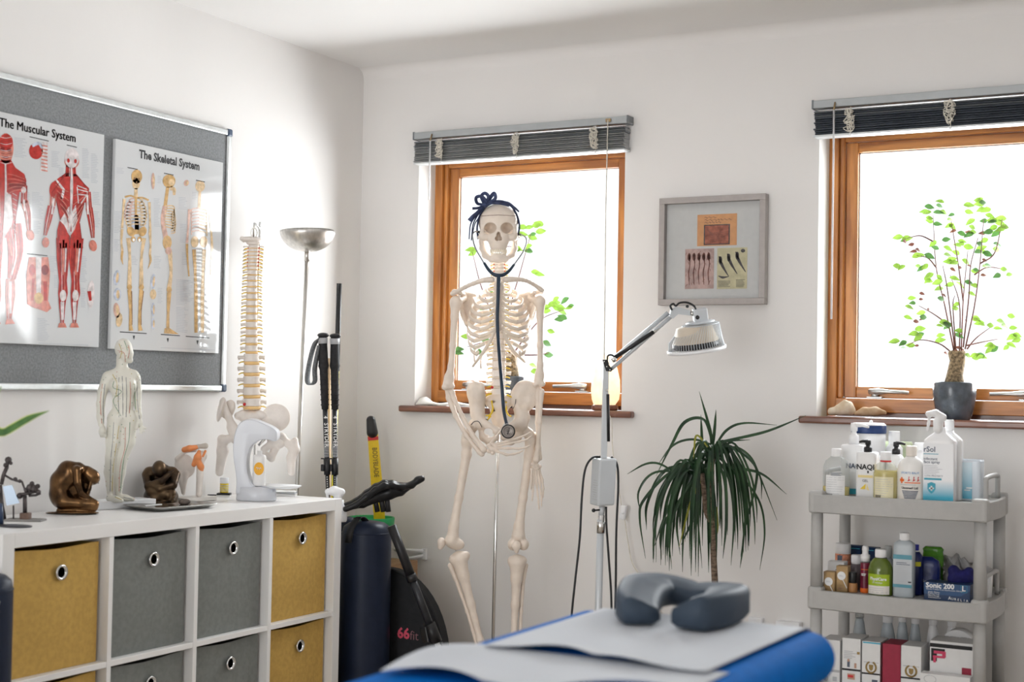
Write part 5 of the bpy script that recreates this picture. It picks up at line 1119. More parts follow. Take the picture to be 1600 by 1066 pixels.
# legs
sd = SD().ell((742, -663, 12), (9.5, 9.5, 9.5), 2).chain([P3(741, 664, 11), P3(733, 678, 6), P3(730, 690, 2)], [7, 7.5, 8.5], 4).ell((728, -683, -4), (7, 9, 8), 4).chain([P3(730, 692, 0), P3(729, 710, 2), P3(717, 778, 8), P3(709, 822, 10), P3(707, 842, 8)], [8.6, 7.4, 6.0, 7.4, 10], 5).ell((712, -850, 6), (14, 9.5, 11), 4, rz=-.15).ell((704, -846, 10), (9, 9, 10), 4); bone('femur', sd, 1.1)
bone('patella', SD().ell((690, -848, 12), (6.5, 8, 7), 3, rz=.1).ell((688, -855, 12), (4, 4.5, 5), 3), .9)
sd = SD().ell((813, -664, 12), (9.5, 9.5, 9.5), 2).chain([P3(814, 666, 11), P3(826, 678, 4), P3(830, 690, 0)], [7, 7.5, 8], 4).ell((834, -684, -4), (7.5, 9, 8), 4).chain([P3(829, 692, 0), P3(827, 712, 0), P3(817, 778, 4), P3(811, 822, 6), P3(810, 838, 6)], [8.6, 7.6, 6.2, 7.6, 11], 5).ell((801.5, -851, 4), (8.5, 9.5, 12), 4).ell((818, -851, 4), (8.5, 9.5, 12), 4); bone('femur', sd, 1.1)
bone('patella', SD().ell((807, -853, 17), (7.5, 7.8, 5), 3).ell((807, -861, 16), (3.5, 4.5, 3.5), 3), .9)
sd = SD().chain([P3(708, 874, 6), P3(717, 870, 4), P3(728, 868, 4)], [6.5, 7.5, 6.5], 3).chain([P3(718, 876, 6), P3(724, 900, 6), P3(736, 945, 6), P3(750, 1000, 6), P3(758, 1035, 6), P3(761, 1046, 6)], [13, 8.5, 6, 5, 6, 8], 6); bone('tibia', sd, 1.1)
sd = SD().chain([P3(704, 884, -2), P3(711, 902, 0), P3(730, 955, 2), P3(746, 1010, 4), P3(752, 1044, 4)], [4.6, 3.2, 2.8, 3.2, 5], 3); bone('fibula', sd, 1.0)
sd = SD().chain([P3(800, 876, 4), P3(808, 875, 4), P3(816, 876, 4)], [7, 8, 7], 3).chain([P3(808, 882, 6), P3(807, 905, 6), P3(805, 945, 6), P3(803, 1000, 6), P3(802, 1035, 6), P3(802, 1044, 6)], [12.5, 8, 5.8, 5, 6, 8], 6); bone('tibia', sd, 1.1)
sd = SD().chain([P3(821, 884, -4), P3(818, 902, -2), P3(814, 955, 0), P3(812, 1010, 2), P3(812, 1044, 2)], [4.6, 3.2, 2.8, 3.2, 5], 3); bone('fibula', sd, 1.0)
for x, y, dx in ((758, 1052, -14), (804, 1050, 4)):
    sd = SD().chain([P3(x, y, -14), P3(x, y, 4), P3(x+dx*.5, y+5, 26), P3(x+dx, y+8, 44)], [8, 9, 7, 4.5], 5)
    for j in range(5): sd.chain([P3(x+dx+(j-2)*5, y+8, 40), P3(x+dx*1.2+(j-2)*6, y+11, 60)], [2.8, 2.2], 1.5)
    bone('foot', sd, 1.2)
for a_, b_ in (((711, 858, 4), (716, 868, 4)), ((807, 862, 4), (808, 870, 4))): mb = MB(); mb.tube([F(*a_), F(*b_)], .8*k_, STEEL, 6); mb.build('knee_pin', sk)
# stand
mb = MB(); a, m_ = F(779.5, 634, -20), F(770.5, 1000, -20); dr = (m_-a).normalized(); bot = to_floor(a, m_, .05)
mb.tube([a, bot], 2.75*k_, CHROME, 16); mb.box(a+dr*.004, (.016, .016, .03), CHROME, bevel=.003); mb.build('stand_pole', sk)
mb = MB()
for j in range(5):
    an = 6.2832*j/5+.3; e = Vector((math.cos(an), math.sin(an), 0)); mb.tube([bot, bot+e*.12+Vector((0, 0, -.01)), bot+e*.25+Vector((0, 0, -.022))], [.012, .011, .009], RUBBER, 8); mb.ell(bot+e*.25+Vector((0, 0, -.034)), (.014, .014, .015), RUBBER, 10)
mb.build('stand_base', sk)

# stethoscope
st = thing('stethoscope', 'dark navy stethoscope hanging from the skull down to the pelvis', 'stethoscope', F(779, 431, 44))
TUBE = mat('navy_tubing', (.012, .03, .058), .35, noise=(20, .05)); SM = mat('stethoscope_steel', (.30, .31, .33), .35, .9)
for pts in ([(751, 363, -10), (744, 362, -4), (739, 364.5, 2), (738.5, 372, 8), (743, 388, 24), (756, 411, 36)], [(807, 365.5, -10), (814, 367, -4), (821, 371, 2), (822.5, 379, 8), (817, 394, 24), (803, 414, 36)]):
    mb = MB(); mb.tube(catmull([F(*p) for p in pts], 6), 1.15*k_, SM, 8); mb.build('ear_tube', st)
    mb = MB(); s_ = 1 if pts[0][0] < 779 else -1; mb.tube([F(pts[0][0]+s_*2.5, pts[0][1]-.5, -11), F(*pts[0]), F(pts[1][0], pts[1][1], -5)], [1.5*k_, 2.5*k_, 1.4*k_], RUBBER, 10); mb.build('ear_tip', st)
mb = MB()
mb.tube(catmull([F(*p) for p in ((756.5, 411, 36), (763, 421, 40), (771, 428.5, 43), (779.5, 430.5, 44), (788, 429, 43), (796, 423, 40), (803.5, 413.5, 36))], 6), [k_*q for q in lerp_list([2.0, 2.5, 2.8, 3.1, 2.8, 2.5, 2.0], 37)], TUBE, 12)
mb.tube(catmull([F(*p) for p in ((779.5, 430, 44), (778.8, 445, 47), (778, 470, 48), (777, 497, 49), (778.5, 530, 47), (781, 565, 40), (784, 600, 34), (786.5, 635, 36), (789, 652, 48), (792, 664, 60))], 6), [k_*q for q in lerp_list([3.1, 3.0, 2.7, 2.6, 2.6, 2.6, 2.6, 2.6, 2.6, 2.4], 55)], TUBE, 12)
mb.build('tubing', st)
c = F(794, 674.5, 66); nn = (-CF+CU*.1).normalized(); X = CR; Y = nn.cross(X)
mb = MB(); ch = (X, Y, nn); r0 = 10.8*k_
mb.lathe([(r0*.8, -.010), (r0*.95, -.006), (r0, -.001), (r0*1.0, .004), (r0*.93, .006), (r0*.86, .005)], RUBBER, c, 32, ch)
mb.tube([F(792, 662, 60), F(793, 668, 62)], 2.4*k_, SM, 10)
cp = mb.build('chest_piece', st)
mb = MB(); mb.lathe([(r0*.86, .005), (r0*.80, .0066), (r0*.70, .0066), (r0*.66, .0058), (0.0002, .0058)], mat('chest_steel', (.30, .27, .25), .5, .7, noise=(80, .1)), c, 32, ch)
mb.lathe([(r0*.64, .0060), (r0*.60, .0061)], INK, c, 32, ch, cap=False)
gl = [(-.10, -.42), (.0, -.30), (.12, .1), (.22, .38), (.12, .46), (.02, .34), (.0, .1), (-.06, -.2), (-.16, -.36), (-.02, -.34), (.2, -.36), (.3, -.22)]
mb.tube(catmull([c+X*(x*r0)+Y*(y*r0)+nn*.0062 for x, y in gl], 4), .0008, INK, 6)
mb.tube([c+X*(-.22*r0)+Y*(.02*r0)+nn*.0062, c+X*(.2*r0)+Y*(.08*r0)+nn*.0062], .0006, INK, 6)
mb.build('diaphragm', cp, label='steel disc with a dark looped emblem')

# raffia headband with bow
hb = thing('headband', 'navy raffia headband tied in a bow on top of the skull', 'headband', F(752, 322, -10))
RAF = mat('navy_raffia', (.018, .026, .075), .55, noise=(60, .4), stretch=(1, 1, .2), bump=(200, .3), col2=(.05, .07, .16))
mb = MB(); pts = [(747, 374, -14), (745.5, 356, -16), (750, 336, -16), (761, 322, -16), (779, 315.5, -16), (797, 321, -16), (807, 335, -16), (811.5, 352, -16), (810, 366, -14)]
for o_ in (-2.2, 0, 2.2): mb.tube(catmull([F(p[0], p[1]-abs(o_)*.15, p[2]+o_*1.4) for p in pts], 5), 1.5*k_, RAF, 7)
mb.build('band', hb)
def ribbon(pts, wd, name='ribbon_strand'):
    mb = MB(); P_ = catmull([F(*p) for p in pts], 6); rows = []
    ws = lerp_list(wd, len(P_))
    for i, p in enumerate(P_):
        t_ = (P_[min(i+1, len(P_)-1)]-P_[max(i-1, 0)]).normalized(); n_ = t_.cross(CF+CU*.3).normalized()
        rows.append([p-n_*ws[i]*k_+CF*.001*math.sin(i), p+CF*.0015, p+n_*ws[i]*k_-CF*.001*math.sin(i)])
    mb.grid(rows, RAF); mb.build(name, hb, thick=.0012)
LOOPS = ([(757, 320, -8), (746, 318, -4), (744, 309, 0), (752, 307, 4), (759, 314, 2), (757, 321, -4)], [(757, 320, -6), (752, 308, -2), (757, 302, 2), (763, 307, 4), (760, 319, 0)], [(758, 320, -4), (765, 311, 0), (770, 304, 2), (773, 301, 2)], [(757, 321, -4), (766, 316, 4), (774, 310, 6), (772, 302, 4), (766, 308, 0), (759, 318, -2)])
for q in LOOPS: ribbon(q, [2.0, 2.6, 2.6, 2.4], 'bow_loop')
for q, w_ in (([(758, 321, -4), (748, 325, 0), (738, 326, 2)], [2.2, 2]), ([(757, 321, -2), (746, 332, 4), (738, 339, 4), (733, 345, 3)], [2.2, 2.6, 3]), ([(757, 322, -4), (743, 338, 0), (735, 352, 2), (733, 374, 2)], [1.2, 1, .7]), ([(757, 322, -4), (746, 337, 0), (739, 352, 4), (736.5, 376, 4)], [1.2, 1, .7]), ([(757, 322, -6), (748, 340, -2), (742, 350, 0), (738, 366, 2)], [1, .8, .6]),
              ([(760, 320, -4), (775, 316, 2), (792, 317, 4), (803, 324, 4), (811, 331, 4)], [2.2, 2.4, 2, 1.2]), ([(760, 319, -4), (778, 314.5, 4), (795, 318, 6), (808, 328, 6)], [2, 2, 1.4, .8]), ([(758, 321, 0), (768, 318, 8), (780, 318, 12), (796, 322, 12)], [1.6, 1.8, 1.2])):
    ribbon(q, w_)
mb = MB(); F.sdf(mb, SD().ell((758, -320.5, -3), (5, 4, 6), 2), .9, RAF); mb.build('knot', hb)

# ================================================================== HEAT LAMP
F = Frame(4.56); LG = mat('lamp_grey', (.56, .59, .62), .35, .1, noise=(10, .02)); pf_ = F(936, 985); t = thing('heat_lamp', 'grey articulated therapy heat lamp on a floor stand with wire cage head', 'heat lamp', (pf_.x, pf_.y, 0))
a, m_ = F(938.5, 812), F(935, 955); bot = to_floor(a, m_, .07); mb = MB(); mb.tube([a, bot], 5.6*F.k, LG, 16); mb.build('stand_tube', t)
mb = MB()
for j in range(5):
    an = 6.2832*j/5+.9; e = Vector((math.cos(an), math.sin(an), 0)); mb.tube([bot, bot+e*.13, bot+e*.24+Vector((0, 0, -.008))], [.017, .015, .011], LG, 8); mb.ell(bot+e*.24+Vector((0, 0, -.041)), (.014, .02, .026), RUBBER, 10)
mb.build('wheeled_base', t)
mb = MB(); mb.tube([F(938.7, 833), F(939, 816), F(939, 815), F(939.6, 806), F(939.6, 804)], [.0135, .0135, .011, .011, .0085], CHROME, 16); mb.tube([F(939.6, 806), F(941, 788)], .0095, LG, 14); mb.build('collar', t)
mb = MB(); mb.tube([F(938, 797, 2), F(930, 797.5, 4)], .003, BLACK, 8); mb.ell(F(927.5, 797.8, 4), .0065, BLACK, 10); mb.build('lock_knob', t)
X = (CR*math.cos(.42)+CF*math.sin(.42)); 
mb = MB(); up = (F(944, 716)-F(940, 790)).normalized(); fr = X.cross(up).normalized(); rot = Matrix((X, fr*-1, up)).transposed() if False else Matrix((X, up.cross(X), up)).transposed()
cbx = F(942.5, 752.5); mb.box(cbx, (.062, .058, .150), LG, rot=rot, bevel=.006)
mb.build('control_box', t)
mb = MB(); nl = -rot.col[0] if hasattr(rot, 'col') else -X
sidec = cbx-X*.0312
for k in range(9): mb.box(sidec-rot@Vector((0, 0, -.005+.0075*k))+rot@Vector((0, -.006, 0)), (.0004, .018+.006*(k % 3), .0022), GREYINK, rot=rot)
mb.build('rating_label', t)
mb = MB(); p0, p1 = F(943.5, 716), F(947, 566); mb.box((p0+p1)/2, (.019, .019, (p1-p0).length), LG, rot=Matrix((CR, up.cross(CR), (p1-p0).normalized())).transposed(), bevel=.002); mb.build('lower_arm', t)
mb = MB(); mb.tube([F(950.5, 690, 3), F(949.5, 616, 3)], .0058, BLACK, 10); mb.tube([F(949.5, 616, 3), F(949, 608, 3)], .003, STEEL, 8); mb.ell(F(948.5, 610, 4), .005, STEEL, 8); mb.build('spring_strut', t)
mb = MB(); mb.slab([F(941, 562, 6), F(950, 562, 6), F(951, 570, 6), F(957, 577, 6), F(955, 581, 6), F(947, 580, 6)], CF*.022, BLACK)
for q in ((944, 565), (948, 573), (953, 578)): mb.ell(F(*q, 6.5), .0022, PLASTIC, 8)
mb.tube(catmull([F(949, 562, 4), F(950, 556, 4), F(956, 555, 4), F(961, 560, 4), F(960, 566, 4)], 5), .003, BLACK, 8); mb.build('elbow_bracket', t)
mb = MB(); mb.tube([F(955, 577, 0), F(1052, 492, 0)], .0062, LG, 8); mb.tube([F(956, 563, -3), F(1044, 489, -3)], .0075, LG, 8); mb.build('upper_arm', t)
mb = MB(); mb.tube([F(961, 558.5, 4), F(1021, 519, 4)], .0068, BLACK, 10); mb.tube([F(1021, 519, 4), F(1026, 516, 4)], .0045, STEEL, 8); mb.tube([F(956, 564, 4), F(962, 559.5, 4)], .008, CHROME, 10); mb.build('spring_strut', t)
mb = MB(); mb.slab([F(1049, 483, 5), F(1056, 479, 5), F(1078, 485, 5), F(1079, 493, 5), F(1060, 491, 5), F(1052, 498, 5), F(1046, 495, 5)], CF*.022, LG); mb.tube([F(1078, 489, 0), F(1086, 491, 0)], .008, STEEL, 10); mb.ell(F(1074, 479, 2), (.006, .006, .005), BLACK, 8); mb.build('head_bracket', t)
mb = MB(); mb.tube(catmull([F(1050, 485, 8), F(1047.5, 478, 8), F(1052, 475, 8), F(1056, 478, 8), F(1062, 473.5, 8), F(1074, 473, 8), F(1085, 479, 8), F(1088, 488, 9), F(1089, 495, 9)], 6), .0034, BLACK, 8); mb.ell(F(1089.5, 496, 9), .008, BLACK, 10); mb.build('head_cable', t)
nd = (CU*1.0-CR*.14-CF*.10).normalized(); X = (CR-nd*CR.dot(nd)).normalized(); Y = nd.cross(X); ch = (X, Y, nd)
cap_ = F(1094, 503); rim = F(1088.5, 546)
mb = MB(); mb.box(F(1094, 493), (.045, .045, .045), LG, rot=Matrix((X, Y, nd)).transposed(), bevel=.004); mb.lathe([(.045, -.004), (.047, 0), (.036, .004)], LG, cap_, 28, ch); mb.build('head_housing', t)
mb = MB(); r1 = 44*F.k; r0 = 29*F.k; H_ = (cap_-rim).dot(nd); n = 64
for k in range(n):
    a = 6.2832*k/n; e = X*math.cos(a)+Y*math.sin(a); mb.tube([cap_+e*.03, cap_+e*r0-nd*.008, rim+e*(r1*.95)+nd*H_*.35, rim+e*r1], .0009, LG, 4, cap=False)
mb.tube([cap_+(X*math.cos(a)+Y*math.sin(a))*r0-nd*.008 for a in [6.2832*k/40 for k in range(41)]], .0013, LG, 6)
mb.build('wire_cage', t)
mb = MB(); mb.lathe([(r1*1.0, -.004), (r1*1.05, -.005), (r1*1.06, .004), (r1*1.0, .005)], PLASTIC, rim, 48, ch, cap=False)
for k in range(-9, 10):
    q = k/10*r1; L_ = math.sqrt(max(r1*r1-q*q, 0)); mb.tube([rim+X*q+Y*L_-nd*.003, rim+X*q-Y*L_-nd*.003], .0011, PLASTIC, 5)
for k in (-.6, 0, .6): q = k*r1; L_ = math.sqrt(r1*r1-q*q); mb.tube([rim+Y*q+X*L_-nd*.004, rim+Y*q-X*L_-nd*.004], .0011, PLASTIC, 5)
mb.build('rim_grille', t)
mb = MB(); CER = mat('ceramic_tan', (.62, .54, .44), .5, noise=(20, .05)); mb.lathe([(r1*.80, .006, BLACK), (r1*.84, .012, BLACK), (r1*.84, .024, BLACK), (r1*.82, .0245), (r0*.95, H_*.86), (r0*.5, H_*.92)], CER, rim, 40, ch); mb.build('heating_element', t)
for pts, lb in (([(938, 714, 0), (925, 716, 2), (914, 735, 4), (909, 780, 4), (906, 840, 4), (899, 905, 4), (893, 965, 4), (892, 1010, 4)], 'left'), ([(955, 714, 0), (964, 726, 0), (966, 760, 0), (963, 830, 0), (962, 920, 0), (960, 1000, 0)], 'right'), ([(947, 792, 2), (947.5, 820, 2), (951, 870, 2), (955, 930, 2), (956, 1000, 2)], 'm')):
    mb = MB(); mb.tube(catmull([F(*p) for p in pts], 6), .0036, BLACK, 8); mb.build('power_cable', t)

# ================================================================== SILL THINGS
SZ = OZ0
def sill(px, py): return on(2, SZ, px, py)
# salt lamp
p = on(1, .035, 945, 640); F = Frame(depth(p)); o = Vector((p.x, .035, SZ)); t = thing('salt_lamp', 'pale glowing salt lamp on a wooden base at the right of the sill', 'salt lamp', o)
mb = MB(); mb.lathe([(.044, 0), (.048, .004), (.048, .016), (.045, .02)], WOODD, o, 32); mb.build('wooden_base', t)
SALT = mat('salt_crystal', (.93, .84, .70), .55, noise=(28, .10), bump=(22, .8), emit=((1.0, .80, .52), .5), transl=.5)
mb = MB(); prof = [(.040, .020), (.050, .04), (.054, .07), (.052, .11), (.044, .15), (.032, .18), (.016, .197), (.0, .203)]
mb.lathe(prof, SALT, o, 28, sx=1.0, sy=.9); random.seed(4)
for i, v in enumerate(mb.v): d = (v-o); mb.v[i] = o+Vector((d.x*(1+.05*math.sin(9*d.z*20+3*math.atan2(d.y, d.x))), d.y*(1+.05*math.cos(5*math.atan2(d.y, d.x)+30*d.z)), d.z))
mb.build('salt_block', t)
mb = MB(); pts = [(955, 640, .0), (954, 660, .0), (957, 700, 0), (964, 745, 0), (970, 790, 0)]
wp = lambda px, py, yy=-.045: on(1, yy, px, py)
mb.tube(catmull([Vector((o.x+.03, .08, SZ+.004)), Vector((o.x+.022, -.038, SZ+.004)), wp(955, 655), wp(957, 700, -.03), wp(964, 745, -.03), wp(971, 790, -.03)], 6), .002, CORD, 6); mb.tube(catmull([wp(976, 812, -.03), wp(981, 845, -.03), wp(988, 880, -.03), wp(1003, 903, -.03), wp(1020, 925, -.03), wp(1035, 960, -.03)], 6), .002, CORD, 6); mb.build('white_cord', t)
mb = MB(); mb.box(wp(974, 801, -.03), (.022, .018, .052), PLASTIC, rot=Matrix.Rotation(.18, 3, 'Y'), bevel=.005); mb.ell(wp(973, 802, -.04), (.004, .003, .004), PLASTIC, 8); mb.build('inline_switch', t)
# folded cloth
mb = MB(); CL = mat('white_cloth', (.80, .79, .76), .85, noise=(30, .02), bump=(60, .3)); c0 = sill(690, 634)
rows = []
for i in range(7):
    rows.append([Vector((.285+.30*(j/14), -.02+.09*i/6, SZ+.004+.012*abs(math.sin(j*.55+i*.35))*math.sin(math.pi*min(1, i/6+.1))+(.016 if j < 2 else 0)*math.sin(math.pi*i/6))) for j in range(15)])
mb.grid(rows, CL); mb.build('folded_cloth', loc=(.43, .02, SZ), label='thin white crumpled cloth lying on the sill of the left window', cat='cloth', thick=.006)
# stones
def stone(px, py, r, label, seed, mt, rz=0): q = sill(px, py); blob('stone', label, 'stone', (q.x, q.y, SZ+.0005), r, mt, seed, rz, .22)
ST = mat('pale_limestone', (.66, .52, .36), .8, noise=(26, .35), bump=(50, .6), col2=(.82, .74, .62)); ST2 = mat('tan_sandstone', (.44, .28, .15), .8, noise=(20, .4), bump=(50, .5), col2=(.62, .47, .32))
q = on(1, .035, 1318, 648); F = Frame(depth(q)); sd = SD().chain([P3(1299, 643, 0), P3(1312, 641, 0), P3(1330, 642, 0)], [6, 7, 7], 4).chain([P3(1312, 638, 0), P3(1320, 629, 0)], [7, 4.5], 3).ell((1327, -636, 2), (7, 9, 8), 4); mb = MB(); F.sdf(mb, sd, 1.2, ST); mb.build('stone', loc=(q.x, q.y, SZ), label='pale knobbly stone with a raised lump at the left of the right sill', cat='stone')
stone(1304.5, 648.5, (.016, .011, .007), 'tiny pale pebble in front of the knobbly stone', 12, ST)
q = on(1, .03, 1360, 646); F = Frame(depth(q)); sd = SD().chain([P3(1337, 646, 0), P3(1350, 643.5, 0), P3(1368, 643, 0), P3(1382, 645, 0)], [3, 6.5, 6.8, 3.4], 4); mb = MB(); F.sdf(mb, sd, 1.1, ST2); mb.build('stone', loc=(q.x, q.y, SZ), label='long flat tan stone on the sill between knobbly stone and potted tree', cat='stone')
# small trees in glazed pots
GLZ = mat('slate_glaze', (.075, .09, .11), .22, noise=(30, .25), bump=(45, .5), coat=.5); BARK = mat('webbed_bark', (.30, .22, .13), .85, noise=(120, .55), bump=(200, .8)); TWIG = mat('twig', (.20, .085, .07), .7, noise=(90, .3)); SOIL = mat('soil', (.05, .035, .025), .9, noise=(90, .5))
LEAF = mat('young_leaf', (.20, .34, .05), .45, noise=(40, .25), transl=.22); LEAF2 = mat('darker_leaf', (.08, .19, .05), .45, noise=(40, .25), transl=.16); DRY = mat('dry_leaf', (.22, .09, .065), .8, noise=(60, .3), transl=.08)
def small_tree(name, label, F, pot_px, y, stems, leaves, dry, seed, trunk):
    random.seed(seed); o = on(1, y, pot_px[0], 640); o = Vector((o.x, y, SZ)); t = thing(name, label, 'potted tree', o)
    ht = on(1, y, pot_px[0], pot_px[1]).z-SZ; r = pot_px[2]*F.k
    mb = MB(); mb.lathe([(r*.72, 0), (r*.76, .003), (r*.90, ht*.3), (r, ht*.65), (r*1.0, ht*.96), (r*.97, ht), (r*.91, ht*.99), (r*.90, ht*.86)], GLZ, o, 40, cap=False); mb.lathe([(.0, .001), (r*.72, .001)], GLZ, o, 40, cap=False)
    n = 40; k0 = 0
    for i, v in enumerate(mb.v):
        d = v-o; a = math.atan2(d.y, d.x); q = 1+.012*math.cos(12*a); mb.v[i] = o+Vector((d.x*q, d.y*q, d.z))
    mb.lathe([(r*.92, ht*.86), (.0, ht*.88)], SOIL, o, 30, cap=False); mb.build('glazed_pot', t)
    mb = MB(); mb.tube([F(*p) for p, _ in trunk], [q*F.k for _, q in trunk], BARK, 16); mb.build('trunk', t)
    mb = MB()
    for st_ in stems:
        w0 = random.uniform(-8, 8); pts = catmull([F(x, y_, w0*(i+.3)) for i, (x, y_) in enumerate(st_)], 6)
        mb.tube(pts, [q*F.k for q in lerp_list([1.35, 1.0, .5], len(pts))], TWIG, 6)
    mb.build('stems', t)
    mb = MB()
    def leaf(x, y_, L_, mt, curl=.15):
        a = random.uniform(-.7, .5) if random.random() < .6 else random.uniform(2.6, 3.9); w0 = random.uniform(-14, 14)
        d = (CR*math.cos(a)-CU*abs(math.sin(a))*random.choice((.6, 1, -.5))+CF*random.uniform(-.45, .45)).normalized()
        n_ = (CU*random.uniform(0, .6)+CF*random.uniform(-1.2, -.5)+CR*random.uniform(-.5, .5)); s_ = d.cross(n_).normalized(); n_ = s_.cross(d)
        c = F(x, y_, w0)-d*L_*.5; pr_ = [(0, 0), (.12, .15), (.32, .27), (.55, .26), (.8, .13), (1, 0)]
        rows = [[c+d*(u*L_)-s_*(v*L_)+n_*(v*.35*L_-curl*u*u*L_), c+d*(u*L_)-n_*(curl*u*u*L_), c+d*(u*L_)+s_*(v*L_)+n_*(v*.35*L_-curl*u*u*L_)] for u, v in pr_]
        mb.grid(rows, mt)
    for x, y_ in leaves: leaf(x, y_, random.uniform(13.5, 19)*F.k, LEAF if random.random() < .75 else LEAF2)
    for x, y_ in leaves:
        if random.random() < .4: leaf(x+random.uniform(-9, 9), y_+random.uniform(-8, 8), random.uniform(12, 18)*F.k, LEAF if random.random() < .75 else LEAF2)
    mb.build('foliage', t)
    mb = MB()
    for x, y_ in dry: leaf(x, y_, random.uniform(7, 12)*F.k, DRY, .5)
    if dry: mb.build('dry_leaves', t, label='brown curled dry leaves')
g = lambda L_, ox, oy, s_: [(x/s_+ox, y_/s_+oy) for x, y_ in L_]
F = Frame(depth(on(1, .05, 1491, 620)))
st2 = [g(q, 1380, 290, 3.44) for q in ([(380, 890), (330, 640), (285, 440), (268, 160)], [(385, 880), (345, 560), (320, 430)], [(390, 880), (375, 650), (385, 590)], [(410, 890), (410, 640), (360, 480)], [(420, 890), (430, 620), (455, 350)], [(430, 870), (460, 600), (470, 430), (510, 280)], [(440, 880), (490, 650), (520, 420), (540, 180)], [(450, 880), (500, 820), (580, 760)], [(365, 895), (300, 850), (200, 830), (130, 860)], [(340, 740), (270, 690), (190, 645)], [(450, 860), (540, 840), (620, 825)], [(285, 440), (240, 390), (180, 375)], [(520, 420), (600, 360), (640, 180)], [(490, 480), (560, 440), (650, 450)], [(268, 300), (200, 270), (130, 283)], [(430, 620), (400, 400), (365, 190)])]
lv2 = g([(305, 85), (250, 115), (235, 145), (300, 145), (325, 145), (250, 175), (293, 207), (362, 185), (355, 215), (373, 222), (515, 78), (515, 100), (463, 105), (462, 142), (553, 132), (575, 163), (630, 177), (585, 187), (540, 190), (468, 195), (480, 225), (590, 228), (630, 235), (605, 258), (655, 222), (77, 278), (130, 283), (340, 290), (267, 312), (425, 260), (460, 265), (485, 250), (400, 320), (425, 300), (350, 340), (350, 375), (250, 380), (185, 375), (520, 315), (515, 355), (545, 360), (460, 330), (610, 345), (195, 440), (220, 440), (80, 435), (390, 360), (380, 415), (350, 410), (445, 410), (565, 430), (495, 460), (650, 450), (680, 478), (612, 485), (245, 485), (245, 510), (385, 500), (460, 520), (415, 535), (355, 533), (290, 520), (312, 610), (478, 583), (300, 555), (155, 605), (142, 655), (202, 685), (135, 710), (200, 770), (195, 805), (165, 797), (58, 838), (120, 878), (105, 848), (355, 750), (345, 755), (330, 735), (310, 805), (390, 660), (405, 780), (515, 740), (495, 718), (578, 752), (617, 768), (635, 733), (690, 702), (700, 765), (690, 815), (715, 832), (690, 858), (590, 880), (565, 888), (570, 858), (535, 925), (495, 913), (457, 915), (515, 915)], 1380, 290, 3.44)
dr2 = g([(120, 300), (150, 318), (190, 345), (165, 352), (415, 440), (375, 450), (460, 250), (375, 243), (535, 255), (540, 480), (205, 610), (210, 580), (180, 730), (210, 715), (180, 860), (245, 665), (450, 725), (465, 430), (545, 400), (330, 590), (400, 870), (385, 885), (420, 875), (340, 900), (430, 890)], 1380, 290, 3.44)
small_tree('potted_tree', 'sparse bright green potted tree in dark pot on the right window sill', F, (1491, 597, 33), .045, st2, lv2, dr2, 21, [((1491, 600), 15.5), ((1492, 585), 12.5), ((1496, 565), 12), ((1495, 552), 13.5), ((1495, 548), 12)])
F = Frame(depth(on(1, .05, 797, 600)))
st1 = [g(q, 660, 280, 3.13) for q in ([(430, 860), (430, 640), (480, 450), (530, 270)], [(440, 860), (520, 750), (590, 680), (690, 640)], [(425, 860), (330, 800), (220, 820)], [(435, 860), (415, 500), (395, 345), (470, 330)], [(430, 860), (300, 560), (245, 360)], [(440, 860), (560, 860), (620, 850)])]
lv1 = g([(485, 235), (525, 235), (555, 225), (580, 255), (540, 285), (490, 270), (515, 330), (515, 350), (470, 340), (460, 345), (235, 345), (250, 352), (575, 467), (540, 640), (650, 590), (640, 610), (605, 625), (660, 635), (685, 650), (715, 630), (695, 595), (670, 685), (630, 745), (610, 805), (620, 860), (545, 915), (180, 832), (210, 770), (265, 825), (285, 630), (340, 560), (315, 790), (430, 550), (500, 690)], 660, 280, 3.13)
small_tree('potted_tree', 'potted tree behind the skeleton on the left window sill, mostly hidden', F, (799, 588, 27), .06, st1, lv1, [], 33, [((799, 592), 13), ((799, 575), 11), ((798, 558), 11), ((797, 552), 9)])

# ================================================================== WALL SOCKETS LOW ON THE BACK WALL
a, b_ = on(1, 0, 1217, 965), on(1, 0, 1254, 972); mb = MB(); mb.bx((a.x, -.035, b_.z-.086), (b_.x, -.0005, b_.z), PLASTIC, .003); mb.bx((a.x+.012, -.038, b_.z-.03), (a.x+.022, -.034, b_.z-.014), PLASTIC, .001); mb.build('wall_socket', loc=((a.x+b_.x)/2, 0, b_.z-.086), label='white double wall socket low on the back wall behind the couch', cat='socket')
a = on(1, 0, 1172, 963); mb = MB(); mb.bx((a.x, -.02, b_.z-.06), (on(1, 0, 1194, 963).x, -.0005, a.z), PLASTIC, .003); mb.build('junction_box', loc=(a.x, 0, a.z-.06), label='small white junction box left of the wall socket', cat='socket')

# ================================================================== DRAGON TREE
F = Frame(depth((1.62, -.38, .8))); pt = F(1117, 960); pb_ = Vector((pt.x, pt.y, 0)); t = thing('dracaena', 'tall dragon tree with drooping narrow leaves between the windows', 'potted plant', pb_)
mb = MB(); mb.lathe([(.10, 0), (.11, .01), (.135, .24), (.14, .26), (.13, .26), (.125, .235), (0, .235)], mat('clay_pot', (.33, .15, .09), .7, noise=(20, .15)), pb_, 32); mb.build('pot', t)
TRK = mat('ringed_trunk', (.17, .12, .085), .85, noise=(60, .5), bump=(110, .9), stretch=(1, 1, 2.5))
mb = MB(); mb.tube(catmull([pb_+Vector((0, 0, .23)), F(1118, 945), F(1117, 910), F(1115, 870), F(1112, 800), F(1112, 750), F(1113, 705)], 6), [q*F.k for q in lerp_list([6, 5.6, 5.2, 5.0, 4.6, 4.2, 4], 37)], TRK, 12)
